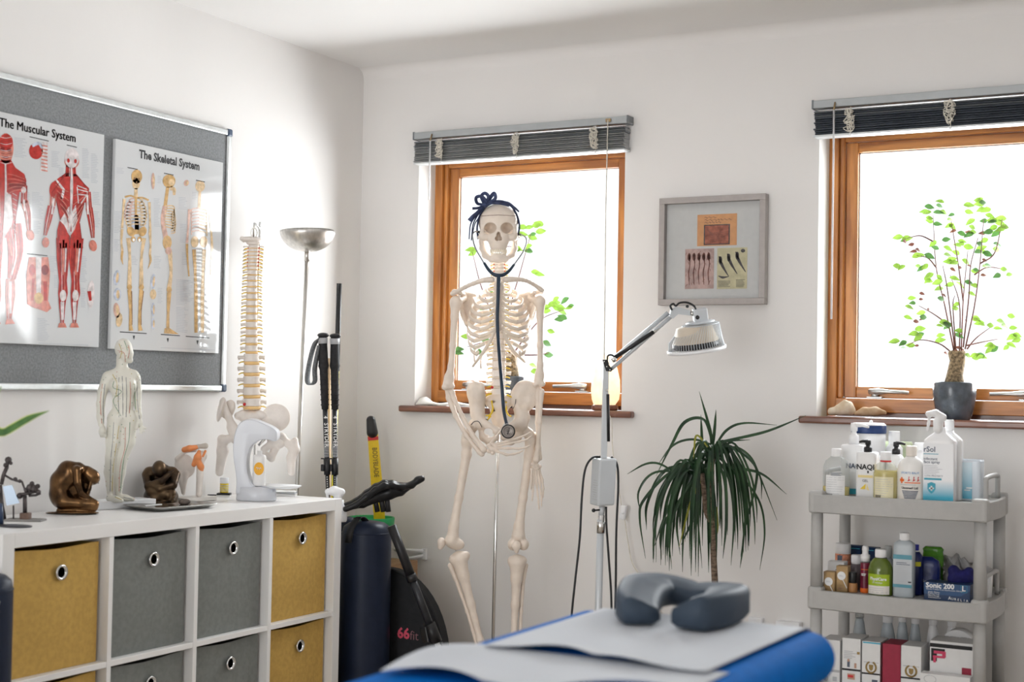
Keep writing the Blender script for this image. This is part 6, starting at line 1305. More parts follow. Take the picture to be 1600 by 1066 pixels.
mb.tube(catmull([F(1110, 815), F(1103, 800, 4), F(1100, 770, 10), F(1097, 740, 12)], 5), 3.6*F.k, TRK, 10); mb.build('trunk', t)
DL = mat('dracaena_leaf', (.010, .032, .014), .3, noise=(14, .4), col2=(.028, .075, .026), transl=.1); DLY = mat('yellowing_leaf', (.26, .26, .03), .4, noise=(14, .3), transl=.2)
def dleaf(mb, pts, wd=2.8, mt=DL):
    P_ = catmull([F(*p) for p in pts], 7); N = len(P_); ws = lerp_list([wd*.7, wd, wd, wd*.75, .25], N); rows = []
    for i, p in enumerate(P_):
        tg = (P_[min(i+1, N-1)]-P_[max(i-1, 0)]).normalized(); n_ = (-CF*.9+CU*.6+CR*.15).normalized(); s_ = tg.cross(n_).normalized(); up = s_.cross(tg)
        rows.append([p-s_*ws[i]*F.k+up*ws[i]*.25*F.k, p, p+s_*ws[i]*F.k+up*ws[i]*.25*F.k])
    mb.grid(rows, mt)
def cv(L_): return [(x/3.332+980, y_/3.332+600) for x, y_ in L_]
mb = MB(); mby = MB(); random.seed(11)
LV = ([(440, 330), (430, 240), (375, 40)], [(445, 330), (455, 230), (462, 135)], [(390, 380), (388, 280), (383, 160)], [(460, 320), (520, 240), (610, 205), (780, 215)], [(470, 305), (620, 275), (750, 240), (930, 165)], [(450, 330), (400, 190), (300, 200), (230, 320), (150, 480)], [(240, 455), (160, 415), (90, 420), (0, 470)], [(470, 360), (560, 330), (640, 380), (690, 480), (780, 710)], [(470, 380), (600, 490), (690, 620), (715, 780), (690, 970)], [(480, 420), (570, 440), (700, 470), (830, 575)], [(460, 380), (530, 500), (555, 700), (540, 945)], [(480, 390), (580, 480), (615, 640), (600, 860), (587, 960)], [(470, 400), (510, 520), (515, 720), (498, 910)], [(440, 400), (450, 600), (440, 960)], [(430, 380), (370, 430), (360, 600), (390, 960)], [(420, 400), (330, 400), (200, 680), (140, 850)], [(400, 420), (280, 420), (160, 620), (150, 930)], [(380, 440), (230, 460), (90, 600), (65, 700), (95, 910)], [(360, 470), (150, 460), (60, 560), (70, 680)], [(400, 440), (300, 560), (220, 760), (232, 965)], [(390, 450), (280, 600), (180, 760), (178, 915)], [(450, 320), (340, 290), (240, 320), (160, 420)], [(400, 480), (360, 660), (280, 840)], [(470, 330), (525, 350), (515, 395)], [(450, 330), (520, 300), (640, 292)], [(460, 340), (540, 330), (660, 420), (670, 520), (620, 720), (590, 900)], [(470, 420), (485, 560), (480, 740)], [(440, 380), (400, 480), (430, 720), (425, 860)], [(410, 420), (330, 480), (260, 700), (275, 890)], [(380, 430), (200, 450), (105, 620), (100, 760)], [(450, 360), (500, 400), (555, 560), (575, 800)], [(455, 350), (600, 350), (690, 480), (700, 600)])
for q in LV:
    q = cv(q); w0 = random.uniform(-10, 14); e = random.uniform(-22, 34); n = len(q); dleaf(mb, [(x, y_, w0*.3+e*i/(n-1)) for i, (x, y_) in enumerate(q)], random.uniform(1.9, 2.8))
for k in range(62):
    cx_, cy_ = ((1113, 712) if k % 2 else (1096, 742)); a = random.uniform(0, 6.283); L_ = random.uniform(42, 72); dx = math.cos(a); dw = math.sin(a)*.8+.25
    if k % 2 == 0: dx = dx*.75-.4
    rise = random.uniform(4, 26); drop = random.uniform(70, 160)
    dleaf(mb, [(cx_, cy_+random.uniform(-6, 18), 4*dw), (cx_+dx*L_*.45, cy_-rise, L_*.4*dw), (cx_+dx*L_*.85, cy_+drop*.25, L_*.7*dw), (cx_+dx*L_, cy_+drop*.7, L_*.8*dw), (cx_+dx*L_*1.02, cy_+drop, L_*.82*dw)], random.uniform(1.6, 2.4))
mb.build('foliage', t)
for q in ([(400, 470), (330, 620), (270, 850)], [(465, 640), (470, 740), (465, 800)], [(420, 330), (360, 270), (345, 390)]): dleaf(mby, [(x, y_, 12) for x, y_ in cv(q)], 1.8, DLY)
mby.build('yellow_leaves', t, label='few yellowing leaves')

# ================================================================== TREATMENT COUCH
BLUE = mat('blue_vinyl', (.001, .13, .48), .7, noise=(30, .06), bump=(260, .12), spec=.03); TZ = .70
t = thing('treatment_couch', 'bright blue padded treatment couch in the foreground', 'treatment couch', (2.24, -2.8, 0))
TX0, TX1, TYF = 1.912, 2.468, -1.955
def pad(y0, y1, nm):
    mb = MB(); n = 14; rr = .048; prof = []
    for k in range(n+1): a = -math.pi/2+math.pi*k/n; prof.append((rr*math.cos(a)*1.0, rr*math.sin(a)))
    outline = []
    cr = .05
    for cx_, cy_, a0 in ((TX1-cr, y1-cr, 0), (TX0+cr, y1-cr, 90), (TX0+cr, y0+cr, 180), (TX1-cr, y0+cr, 270)):
        for k in range(7): a = R(a0+15*k); outline.append((cx_, cy_, math.cos(a), math.sin(a)))
    m_ = len(outline); vs = []
    for ex, ez in prof:
        for cx_, cy_, ca, sa in outline: vs.append(Vector((cx_+(cr-rr+ex)*ca, cy_+(cr-rr+ex)*sa, TZ-rr+ez)))
    fs = [[i*m_+k, i*m_+(k+1) % m_, (i+1)*m_+(k+1) % m_, (i+1)*m_+k] for i in range(n) for k in range(m_)]+[[k for k in range(m_)][::-1], [n*m_+k for k in range(m_)]]
    mb.add(vs, fs, BLUE); mb.build(nm, t)
pad(-2.63, TYF, 'head_pad'); pad(-3.85, -2.64, 'body_pad')
fm = MB(); FRW = mat('white_frame', (.80, .81, .84), .4, noise=(10, .01)); fm.bx((TX0+.07, -3.75, .54), (TX1-.045, TYF-.03, .598), FRW, .006); fm.build('frame', t)
for x in (TX0+.10, TX1-.10):
    for y_ in (TYF-.08, -3.68): fm = MB(); fm.bx((x-.025, y_-.025, .0), (x+.025, y_+.025, .54), FRW, .004); fm.build('leg', t)
COUCHP = mat('couch_paper', (.57, .60, .65), .75, noise=(5, .02), bump=(18, .25), transl=.06)
def sheet(name, label, x0, x1, y0, y1, zf, hang=0, edge=None):
    mb = MB(); ny, nx = 30, 30; rows = []
    for i in range(ny+1):
        v = i/ny; y_ = y0+(y1-y0)*v; r_ = []
        for j in range(nx+1):
            u = j/nx; e = edge(u)*(1-v)**2 if edge else 0
            r_.append(Vector((x0(v)+(x1(v)-x0(v))*u, y_+e, zf(u, v))))
        rows.append(r_)
    if hang:
        top = rows[-1]
        for k in range(1, 6): a = min(k, 3)/3*math.pi/2; rows.append([Vector((p.x, p.y+.05*math.sin(a)+.004, p.z-.05*(1-math.cos(a))-(0 if k <= 3 else (k-3)*.05))) for p in top])
    mb.grid(rows, COUCHP); return mb.build(name, loc=((x0(0)+x1(0))/2, y0, TZ), label=label, cat='paper sheet', thick=.0012)
def z1(u, v): return TZ+.0075+(.020*math.sin(math.pi*u*1.02)**2*(1 if u < .52 else .75) if True else 0)*max(0, 1-v*5.5)**2*(.35+.65*abs(math.sin(math.pi*u*2.0)))
sheet('couch_paper', 'white paper sheet under the face cushion, covering the head of the couch', lambda v: 1.990, lambda v: 2.402+.012*v, -2.505, TYF-.05, z1, hang=.1, edge=lambda u: .012*math.sin(6*u))
def z2(u, v):
    b = (.002*math.exp(-((u-.16)/.13)**2)+.004*math.exp(-((u-.62)/.16)**2))*max(0, 1-v*1.25)
    return TZ+.0016+(.020*abs(math.sin(math.pi*(u*1.7+.1))))*max(0, 1-v*2.6)**1.5+b*math.sin(math.pi*min(1, v*1.1))*(1 if v < .9 else 0)+(.016*max(0, .12-u)/.12 if u < .12 else 0)*math.sin(math.pi*v)
sheet('couch_paper', 'wrinkled nearer paper sheet with wavy edge on the middle of the couch', lambda v: 1.965-.015*math.sin(3.1*v), lambda v: 2.425, -2.79, -2.47, z2, edge=lambda u: (.02*math.sin(8*u) if u < .4 else .05*(u-.4)+.02*math.sin(3.2))+.16*max(0, u-.4))
# face cushion
CUSH = mat('slate_vinyl', (.045, .063, .09), .55, noise=(40, .06), bump=(300, .15), spec=.2)
def cush():
    zb = TZ+.0105; G = lambda px, py: on(2, zb, px, py)
    # horseshoe as a swept block: (photo point of the centre of the base, half width, height of outer top, height of inner top)
    st_ = [(G(1003, 978), .036, .052, .034), (G(995, 967), .042, .060, .040), (G(1006, 950), .045, .066, .050), (G(1038, 943), .044, .060, .046), (G(1085, 946), .042, .044, .036), (G(1128, 950), .043, .050, .040), (G(1136, 962), .044, .062, .050), (G(1112, 976), .044, .068, .052), (G(1073, 986), .037, .066, .042)]
    pts = catmull([s_[0] for s_ in st_], 5); N = len(pts); hw_ = lerp_list([s_[1] for s_ in st_], N); ho = lerp_list([s_[2] for s_ in st_], N); hi = lerp_list([s_[3] for s_ in st_], N)
    cen = sum((s_[0] for s_ in st_), Vector())/len(st_); rows = []
    for i in range(N):
        tg = (pts[min(i+1, N-1)]-pts[max(i-1, 0)]).normalized(); sd_ = tg.cross(Vector((0, 0, 1))).normalized()   # inner side = right of travel?
        if (cen-pts[i]).dot(sd_) > 0: sd_ = -sd_                                              # sd_ points outward
        w_ = hw_[i]; z = Vector((0, 0, 1)); c = .014
        ring = [(-w_+c, 0), (w_-c*.5, 0), (w_, c*.6), (w_*1.0, ho[i]-c), (w_-c*.35, ho[i]-c*.3), (w_-c, ho[i]), (0, (ho[i]*1.05+hi[i])/2), (-w_+c, hi[i]), (-w_+c*.3, hi[i]-c*.3), (-w_, hi[i]-c), (-w_, c*.6)]
        if i in (0, N-1): ring = [(a_*.93, .004+b_*.93) for a_, b_ in ring]
        rows.append([pts[i]+sd_*a_+z*b_ for a_, b_ in ring])
    return rows
mb = MB(); rows = cush(); n = len(rows[0]); vs = [p for r_ in rows for p in r_]
fs = [[i*n+k, i*n+(k+1) % n, (i+1)*n+(k+1) % n, (i+1)*n+k] for i in range(len(rows)-1) for k in range(n)]+[[k for k in range(n)][::-1], [(len(rows)-1)*n+k for k in range(n)]]
mb.add(vs, fs, CUSH); mb.build('face_cushion', loc=on(2, TZ+.0105, 1060, 960), label='slate grey horseshoe face cushion on the couch paper', cat='cushion')

# ================================================================== TROLLEY
TG = mat('trolley_grey', (.42, .415, .405), .5, noise=(40, .03), bump=(200, .06))
TLX, TRX, TFY, TBY = on(1, -.42, 1277, 800).x, on(1, -.42, 1532, 800).x, -.42, -.105
t = thing('trolley', 'grey plastic three-tier trolley crowded with bottles and boxes', 'trolley', ((TLX+TRX)/2, -.26, 0))
Z1 = on(1, TFY-.02, 1400, 781).z; Z2 = on(1, TFY-.02, 1400, 935).z; Z3 = Z2-(Z1-Z2)
def tier(z, nm, h=.052):
    mb = MB(); out = []; inn = []
    def bow(u): return .022*(1-(2*u-1)**2)
    N = 16
    for k in range(N): u = k/(N-1); out.append((TLX-.012+(TRX-TLX+.024)*u, TFY-.020-bow(u)))
    for k in range(N): u = k/(N-1); out.append((TRX+.016+bow(u)*.7, TFY-.016+(TBY-TFY+.03)*u))
    for k in range(N): u = k/(N-1); out.append((TRX+.012-(TRX-TLX+.024)*u, TBY+.018))
    for k in range(N): u = k/(N-1); out.append((TLX-.016-bow(u)*.7, TBY+.014-(TBY-TFY+.03)*u))
    cx_, cy_ = (TLX+TRX)/2, (TFY+TBY)/2; m_ = len(out)
    def ring(s_, zz): return [Vector((cx_+(x-cx_)*(1-s_/(TRX-TLX)*2), cy_+(y_-cy_)*(1-s_/(TBY-TFY)*2), zz)) for x, y_ in out]
    rs = [ring(.05, z-h+.012), ring(.004, z-h), ring(0, z-h+.003), ring(0, z+.002), ring(.002, z+.004), ring(.010, z+.004), ring(.012, z-.003), ring(.1, z-.003)]
    vs = [p for r_ in rs for p in r_]; fs = [[i*m_+k, i*m_+(k+1) % m_, (i+1)*m_+(k+1) % m_, (i+1)*m_+k] for i in range(len(rs)-1) for k in range(m_)]+[list(range(m_))[::-1], [(len(rs)-1)*m_+k for k in range(m_)]]
    mb.add(vs, fs, TG, False)
    for x in (TLX, TRX):
        for y_ in (TFY, TBY): mb.box((x, y_, z-h/2+.006), (.046, .042, h+.016), TG, bevel=.008)
    mb.build(nm, t)
tier(Z1, 'top_tier'); tier(Z2, 'middle_tier'); tier(Z3, 'bottom_tier')
for a, b_ in ((Z1, Z2), (Z2, Z3), (Z3, .09)):
    for x in (TLX, TRX):
        for y_ in (TFY, TBY): mb = MB(); mb.lathe([(.0185, b_+.012), (.0175, a-.054)], TG, (x, y_, 0), 20, sy=.9); mb.build('post', t)
for x in (TLX, TRX):
    for y_ in (TFY, TBY): mb = MB(); mb.lathe([(.01, .002), (.024, .008), (.026, .03), (.024, .05), (.01, .056)], RUBBER, (x-.0, y_, -.002+.002), 16, (Vector((0, 1, 0)), Vector((0, 0, 1)), Vector((1, 0, 0)))) if False else mb.ell((x, y_, .03), (.012, .03, .03), RUBBER, 14); mb.tube([Vector((x, y_, .03)), Vector((x, y_, Z3-.04))], .006, STEEL, 8); mb.build('caster', t)
for x in (TLX+.012, TRX+.004):
    mb = MB(); mb.tube(catmull([Vector((x, TFY+.06, Z1)), Vector((x, TFY+.06, Z1+.052)), Vector((x, TFY+.075, Z1+.07)), Vector((x, TBY-.075, Z1+.07)), Vector((x, TBY-.06, Z1+.052)), Vector((x, TBY-.06, Z1))], 4), .0075, TG, 10); mb.build('handle', t)
for x in (TRX+.004,):
    mb = MB(); mb.tube(catmull([Vector((x, TFY+.06, Z2)), Vector((x, TFY+.06, Z2+.052)), Vector((x, TFY+.075, Z2+.07)), Vector((x, TBY-.075, Z2+.07)), Vector((x, TBY-.06, Z2+.052)), Vector((x, TBY-.06, Z2))], 4), .007, TG, 10); mb.build('handle', t)
D1, D2, D3 = Z1-.0028, Z2-.0028, Z3-.0028

# ------------------------------------------------------------------ bottles, boxes
CLEAR = mat('clear_plastic', (.80, .82, .82), .12, noise=(20, .02), alpha=.22); FROST = mat('frosted_plastic', (.62, .68, .72), .3, noise=(20, .03), alpha=.72)
WPL = mat('white_bottle', (.86, .86, .87), .32, noise=(10, .01)); LABW = mat('paper_label', (.80, .80, .80), .5, noise=(30, .02)); OIL = mat('yellow_oil', (.78, .62, .07), .15, noise=(10, .05), alpha=.93)
NAVYC = mat('navy_cap', (.015, .045, .16), .35); TEAL = mat('teal_print', (.03, .34, .46), .45); BLUP = mat('dark_print', (.10, .12, .17), .5)
def grad_mat(nm, c0, c1, z0, z1):
    if nm in MATS: return MATS[nm]
    M = mat(nm, c0, .4); n = M.node_tree; L = n.links; b = n.nodes['Principled BSDF']
    g_ = n.nodes.new('ShaderNodeSeparateXYZ'); tc = n.nodes.new('ShaderNodeTexCoord'); mr = n.nodes.new('ShaderNodeMapRange'); rp = n.nodes.new('ShaderNodeValToRGB')
    L.new(tc.outputs['Object'], g_.inputs[0]); L.new(g_.outputs[2], mr.inputs[0]); mr.inputs[1].default_value = z0; mr.inputs[2].default_value = z1
    rp.color_ramp.elements[0].color = (*c0, 1); rp.color_ramp.elements[1].color = (*c1, 1); L.new(mr.outputs[0], rp.inputs[0]); L.new(rp.outputs[0], b.inputs['Base Color']); return M
class Bottle:
    def __init__(s, name, label, px, y, pyt, hw, zs, cat='bottle', sq=None, sy=1.0, group=None):
        p = on(1, y, px, 720 if zs > .7 else 880); s.o = Vector((p.x, y, zs+.0006)); s.H = on(1, y, px, pyt).z-s.o.z; s.r = hw*depth(p)/FPX
        s.sq, s.sy = sq, sy; s.t = thing(name, label, cat, s.o, group); s.z = lambda py: on(1, y, px, py).z-s.o.z; s.px = px; s.y = y
    def body(s, prof, mt, nm='body', n=32, cap=True):
        mb = MB(); mb.lathe([(q[0]*s.r, q[1], *q[2:]) for q in prof], mt, s.o, n, sq=s.sq, sy=s.sy, cap=cap); s.mb = mb; return mb
    def fn(s, extra=.0006):
        if s.sq: return lambda u, z: s.o+Vector((u, -s.r*s.sy-extra, z))
        return lambda u, z: s.o+Vector(((s.r+extra)*math.sin(u/s.r), -(s.r+extra)*s.sy*math.cos(u/s.r), z))
    def patch(s, mb, u0, u1, z0, z1, mt, e=.0004, n=12):
        f = s.fn(e); mb.grid([[f(u0+(u1-u0)*k/n, z) for k in range(n+1)] for z in (z0, z1)], mt, True)
    def txt(s, mb, txt, u, z, size, mt, align='C', bold=0.0, e=.001, sx=1.0): f = s.fn(e); mb.text(txt, lambda x, y_: f(u+x, z+y_), size, mt, align, bold, sx)
    def rows(s, mb, u0, u1, z0, n, dz, th, mt, e=.0009):
        for k in range(n): s.patch(mb, u0, u0+(u1-u0)*random.uniform(.55, 1), z0-k*dz, z0-k*dz+th, mt, e, 4)
    def done(s, nm='body'): return s.mb.build(nm, s.t)
    def screw(s, z0, z1, rf, mt=WPL, nm='cap', ribs=True):
        mb = MB(); r = rf*s.r; mb.lathe([(r*.96, z0), (r, z0+.001), (r, z1-.002), (r*.93, z1)], mt, s.o, 24)
        if ribs:
            for k in range(28): a = 6.2832*k/28; mb.box(s.o+Vector((r*math.cos(a), r*math.sin(a), (z0+z1)/2)), (.0009, .0009, (z1-z0)*.75), mt)
        mb.build(nm, s.t)
    def pump(s, z0, z1, rf, mt, dx=-1, L_=.03):
        mb = MB(); r = rf*s.r; h = z1-z0; mb.lathe([(r, z0), (r*1.02, z0+h*.30), (r*.9, z0+h*.42), (r*.55, z0+h*.45), (r*.5, z0+h*.6), (r*.72, z0+h*.62), (r*.72, z1-.002), (r*.6, z1)], mt, s.o, 20)
        e = Vector((dx, -.25, 0)).normalized(); p = s.o+Vector((0, 0, z1-h*.10)); mb.tube([p, p+e*L_*.6, p+e*L_-Vector((0, 0, h*.08))], [r*.5, r*.36, r*.24], mt, 10); mb.build('pump', s.t)
random.seed(2)
# --- top tier, front row
b = Bottle('lotion_bottle', 'clear half-empty bottle with white cap, leftmost at the front of the top tier', 1307, -.375, 700, 21, D1, sy=.8)
mb = b.body([(.93, 0), (1, .004), (1, b.z(735)), (.93, b.z(727)), (.78, b.z(720)), (.5, b.z(715)), (.42, b.z(713))], CLEAR)
b.patch(mb, -.026, .036, b.z(778), b.z(742), LABW); b.rows(mb, -.022, .034, b.z(746), 10, .0068, .0012, GREYINK); b.rows(mb, -.008, .034, b.z(739), 3, .0035, .0015, BLUP)
for k in range(9): b.patch(mb, -.022+k*.0022, -.0208+k*.0022, b.z(777), b.z(771), INK, .001, 2)
b.done(); m2 = MB(); m2.lathe([(b.r*.92, .002), (b.r*.97, .005), (b.r*.97, b.z(760))], OIL, b.o, 28, sy=.8); m2.build('oil', b.t); b.screw(b.z(714), b.z(701), .36)
b = Bottle('gel_bottle', 'square white gel bottle with black pump and yellow triangle, front row of the top tier', 1356, -.365, 688, 15.5, D1, sq=7, sy=.9)
mb = b.body([(.96, 0), (1, .002), (1, b.z(710)), (.95, b.z(707)), (.5, b.z(706.5))], LABW); u = b.r
b.txt(mb, 'NAQI', 0, b.z(733), .0215, INK, bold=.035); b.patch(mb, u*.18, u*.34, b.z(739), b.z(735), INK, .0006, 2); b.txt(mb, 'GEL', 0, b.z(752.5), .0105, INK); PYL = mat('pale_yellow_print', (.80, .66, .30), .5)
b.patch(mb, -u*.75, u*.75, b.z(746), b.z(742), PYL); f = b.fn(.0006); mb.face([f(-u*.55, b.z(764)), f(u*.0, b.z(764)), f(u*.05, b.z(755))], mat('gold_print', (.78, .55, .04), .5)); mb.face([f(u*.1, b.z(764)), f(u*.4, b.z(766)), f(u*.15, b.z(755))], PYL); b.done(); b.pump(b.z(706.5), b.z(688), .40, BLACK, -1, .026)
b = Bottle('lotion_bottle', 'yellow oil bottle with white cap and red ring in the middle of the front row', 1384, -.385, 706, 19, D1, sy=.8)
mb = b.body([(.93, 0), (1, .004), (1, b.z(739)), (.93, b.z(732)), (.75, b.z(726)), (.46, b.z(722)), (.4, b.z(720))], CLEAR)
b.patch(mb, -.031, .031, b.z(780), b.z(745), mat('translucent_label', (.80, .74, .50), .4)); b.rows(mb, -.026, .028, b.z(749), 9, .0068, .0010, GREYINK)
for k in range(9): b.patch(mb, -.026+k*.0022, -.0248+k*.0022, b.z(779), b.z(773), INK, .001, 2)
b.done(); m2 = MB(); m2.lathe([(b.r*.92, .002), (b.r*.97, .005), (b.r*.97, b.z(741)), (b.r*.9, b.z(735))], OIL, b.o, 28, sy=.8); m2.build('oil', b.t); b.screw(b.z(720), b.z(706), .42)
m2 = MB(); m2.lathe([(b.r*.45, b.z(722)), (b.r*.45, b.z(719.5))], RED, b.o, 24); m2.build('neck_ring', b.t)
b = Bottle('balm_bottle', 'white balm bottle with orange cross and running figures on its label', 1424, -.375, 695, 22, D1, sy=.8)
mb = b.body([(.95, 0), (1, .003), (1, b.z(738)), (.94, b.z(728)), (.76, b.z(720)), (.42, b.z(715)), (.36, b.z(713))], mat('cream_plastic', (.84, .83, .81), .35, noise=(6, .02)))
ORP = mat('orange_print', (.85, .16, .02), .5)
b.patch(mb, -.0315, .036, b.z(783), b.z(748), mat('cream_label', (.80, .76, .71), .5)); b.txt(mb, 'SPORTS BALM', .003, b.z(740), .0088, mat('blue_print', (.10, .30, .60), .5))
b.patch(mb, -.0285, -.0135, b.z(752), b.z(748), ORP, .0010); b.patch(mb, -.0235, -.0185, b.z(755), b.z(745.5), ORP, .0012, 3)
f = b.fn(.0010)
for x in (.0, .014, .027):
    mb.face([f(x-.004, b.z(752)), f(x+.004, b.z(750)), f(x+.005, b.z(748.5)), f(x-.001, b.z(749.5))], RED); mb.face([f(x-.001, b.z(751)), f(x+.002, b.z(751)), f(x+.0015, b.z(746)), f(x-.0005, b.z(746))], RED); mb.ell(f(x+.001, b.z(745)), (.0018, .0005, .0018), RED, 8)
b.patch(mb, -.012, .035, b.z(754.5), b.z(753), ORP, .0010); b.rows(mb, -.026, .035, b.z(757.5), 1, .003, .0022, GREYINK); b.txt(mb, 'Unomed Ltd', .003, b.z(763.5), .0095, INK, bold=.04)
for k in range(6): b.patch(mb, -.020+.0015*k, .028-.0015*k, b.z(767.5+k*2.2), b.z(766+k*2.2), BLUP, .0010, 4)
b.done(); b.screw(b.z(713), b.z(697), .36, mat('cream_cap', (.80, .74, .68), .4))
def trigger(b, z0, pts, mt=WPL):
    F = Frame(depth(b.o)); mb = MB(); sd = SD()
    for pp, rr in pts: sd.chain([P3(*q) for q in pp], rr, 2.5)
    F.sdf(mb, sd, .9, mt); mb.build('trigger_head', b.t)
b = Bottle('spray_bottle', 'large disinfectant trigger spray bottle with teal shield label, tallest on the top tier', 1469, -.37, 650, 24, D1, cat='spray bottle', sq=5, sy=.55)
GR = grad_mat('white_teal_label', (.02, .36, .52), (.83, .84, .86), .012, .062)
mb = b.body([(.95, 0), (1, .003), (1, b.z(690)), (.97, b.z(688)), (.75, b.z(683)), (.42, b.z(677)), (.36, b.z(674)), (.36, b.z(668))], WPL); u = b.r
b.patch(mb, -u*.96, u*.96, .002, b.z(693), GR, .0006); b.txt(mb, 'rSol', -u*.93, b.z(706), .0215, BLUP, 'L', .02, .0012); b.patch(mb, -u*.94, -.0, b.z(710), b.z(709), TEAL, .0012); b.txt(mb, 'infectant', -u*.93, b.z(719), .0115, BLUP, 'L', .01, .0012); b.txt(mb, 'face spray', -u*.93, b.z(724), .0115, BLUP, 'L', .015, .0012)
b.rows(mb, -u*.9, u*.3, b.z(728), 6, .0048, .0012, GREYINK, .0012); b.txt(mb, 'LOW PROTECT', -u*.85, b.z(745), .0075, BLUP, 'L', 0, .0012); b.patch(mb, -u*.9, u*.22, b.z(750), b.z(747), TEAL, .0012)
f = b.fn(.0012); c = (-u*.42, b.z(763)); sh = [(-.0115, .014), (0, .0185), (.0115, .014), (.0115, -.002), (.007, -.010), (0, -.016), (-.007, -.010), (-.0115, -.002)]
mb.face([f(c[0]+x, c[1]+z_) for x, z_ in sh], TEAL); f2 = b.fn(.0016)
for w_, h_ in ((.007, .0022), (.0022, .007)): mb.face([f2(c[0]-w_, c[1]-h_), f2(c[0]+w_, c[1]-h_), f2(c[0]+w_, c[1]+h_), f2(c[0]-w_, c[1]+h_)], LABW)
b.rows(mb, -u*.88, u*.5, b.z(777), 3, .005, .0012, TEAL, .0012); b.done()
trigger(b, 0, [([(1466, 670, 0), (1466, 660, 0)], [8, 8]), ([(1450, 647, 0), (1462, 646, 0), (1474, 652, 0)], [4.2, 5.6, 5]), ([(1468, 656, 0), (1474, 655, 0)], [7, 4]), ([(1452, 651, 0), (1451, 662, 0), (1449, 672, 0)], [2.6, 2.4, 2.0])])
b = Bottle('spray_bottle', 'second disinfectant bottle with orange patch, half behind the large spray bottle', 1483, -.31, 655, 20, D1, cat='spray bottle', sq=5, sy=.55)
mb = b.body([(.95, 0), (1, .003), (1, b.z(690)), (.97, b.z(687)), (.72, b.z(682)), (.36, b.z(676)), (.32, b.z(672))], WPL); u = b.r; b.patch(mb, -u*.9, u*.7, .004, b.z(692), LABW, .0006); b.patch(mb, u*.32, u*.66, b.z(775), b.z(768), ORP, .0012); b.patch(mb, u*.35, u*.62, b.z(762), b.z(750), mat('tan_photo_print', (.55, .33, .20), .5, noise=(200, .5)), .0012); b.rows(mb, u*.25, u*.55, b.z(716), 6, .010, .004, GREYINK, .0012); b.done(); b.screw(b.z(673), b.z(656), .34)
b = Bottle('dispenser_carton', 'blue and white translucent bin beside the tall spray bottles', 1513, -.27, 717, 22, D1, cat='container', sq=8, sy=.8)
mb = b.body([(.93, 0), (.95, .003), (1, b.z(721)), (.98, b.z(718)), (.94, b.z(721)), (.9, b.z(725))], mat('ice_plastic', (.74, .80, .86), .25, noise=(6, .02), alpha=.9)); u = b.r; b.patch(mb, -u*.9, u*.42, .006, b.z(722), grad_mat('ice_teal_label', (.02, .36, .52), (.66, .80, .88), .0, .10), .001); b.patch(mb, u*.02, u*.42, .036, .040, PAPERW, .002); b.patch(mb, -u*.1, u*.3, .030, .033, PAPERW, .002); b.done()
# --- top tier, back row
b = Bottle('gel_bottle', 'white gel bottle with white pump, rear left of the top tier', 1334, -.29, 660, 18, D1, sq=6, sy=.8)
mb = b.body([(.96, 0), (1, .003), (1, b.z(706)), (1.0, b.z(697)), (.9, b.z(695)), (.55, b.z(694))], WPL); u = b.r; b.txt(mb, 'NAQI', u*.25, b.z(731), .0205, BLUP, 'C', .035); b.patch(mb, -u*.98, u*.98, .003, .02, TEAL); b.done(); b.pump(b.z(694), b.z(661), .42, WPL, 1, .05)
b = Bottle('wipes_tub', 'large white wipes tub with navy blue lid at the rear of the top tier', 1357, -.19, 662, 25.5, D1, cat='tub')
mb = b.body([(.93, 0), (.97, .003), (1, b.z(690)), (1.01, b.z(676))], WPL); b.txt(mb, 'bio', -.018, b.z(706), .020, BLUP, 'C', .0); b.patch(mb, -.05, .05, .01, b.z(712), mat('pale_tub_label', (.74, .80, .86), .5)); b.patch(mb, .028, .04, b.z(722), b.z(718), RED, .001); b.done(); mb = MB(); mb.lathe([(b.r*1.04, b.z(677)), (b.r*1.06, b.z(675)), (b.r*1.05, b.z(664.5), WPL), (b.r*1.0, b.z(663), WPL), (b.r*.9, b.z(661), WPL), (0, b.z(660.5), WPL)], NAVYC, b.o, 36); mb.ell(b.o+Vector((.012, -.02, b.z(659))), (.006, .006, .006), WPL, 8); mb.build('lid', b.t)
b = Bottle('cream_bottle', 'tall white bottle with broad white cap behind the yellow oil bottle', 1397, -.165, 673, 13, D1)
mb = b.body([(.95, 0), (1, .003), (1, b.z(700)), (.8, b.z(697)), (.66, b.z(694))], WPL); b.done(); b.screw(b.z(694), b.z(674), .66, ribs=False)
b = Bottle('pump_bottle', 'white bottle with black pump turned right, behind the yellow oil bottle', 1400, -.27, 690, 14, D1)
mb = b.body([(.95, 0), (1, .003), (1, b.z(722)), (.9, b.z(716)), (.7, b.z(712)), (.45, b.z(710))], WPL); b.done(); b.pump(b.z(710), b.z(690.5), .44, BLACK, 1, .03)
b = Bottle('wipes_pack', 'pale green pack standing at the back of the top tier', 1402, -.125, 690, 26, D1, cat='packet', sq=3, sy=.3)
mb = b.body([(.9, 0), (1, .02), (1, b.z(705)), (.9, b.z(695)), (.86, b.z(690))], mat('pale_green_film', (.66, .74, .50), .35, noise=(30, .15), bump=(30, .5))); b.done()
b = Bottle('balm_bottle', 'white bottle half hidden behind the balm bottle with orange cross', 1437, -.28, 690, 18, D1)
mb = b.body([(.95, 0), (1, .003), (1, b.z(722)), (.9, b.z(714)), (.7, b.z(708)), (.45, b.z(704))], WPL); b.done(); b.screw(b.z(704), b.z(692), .45)
b = Bottle('pump_bottle', 'small rounded white bottle between gel bottle and yellow oil bottle', 1366, -.30, 706, 13, D1)
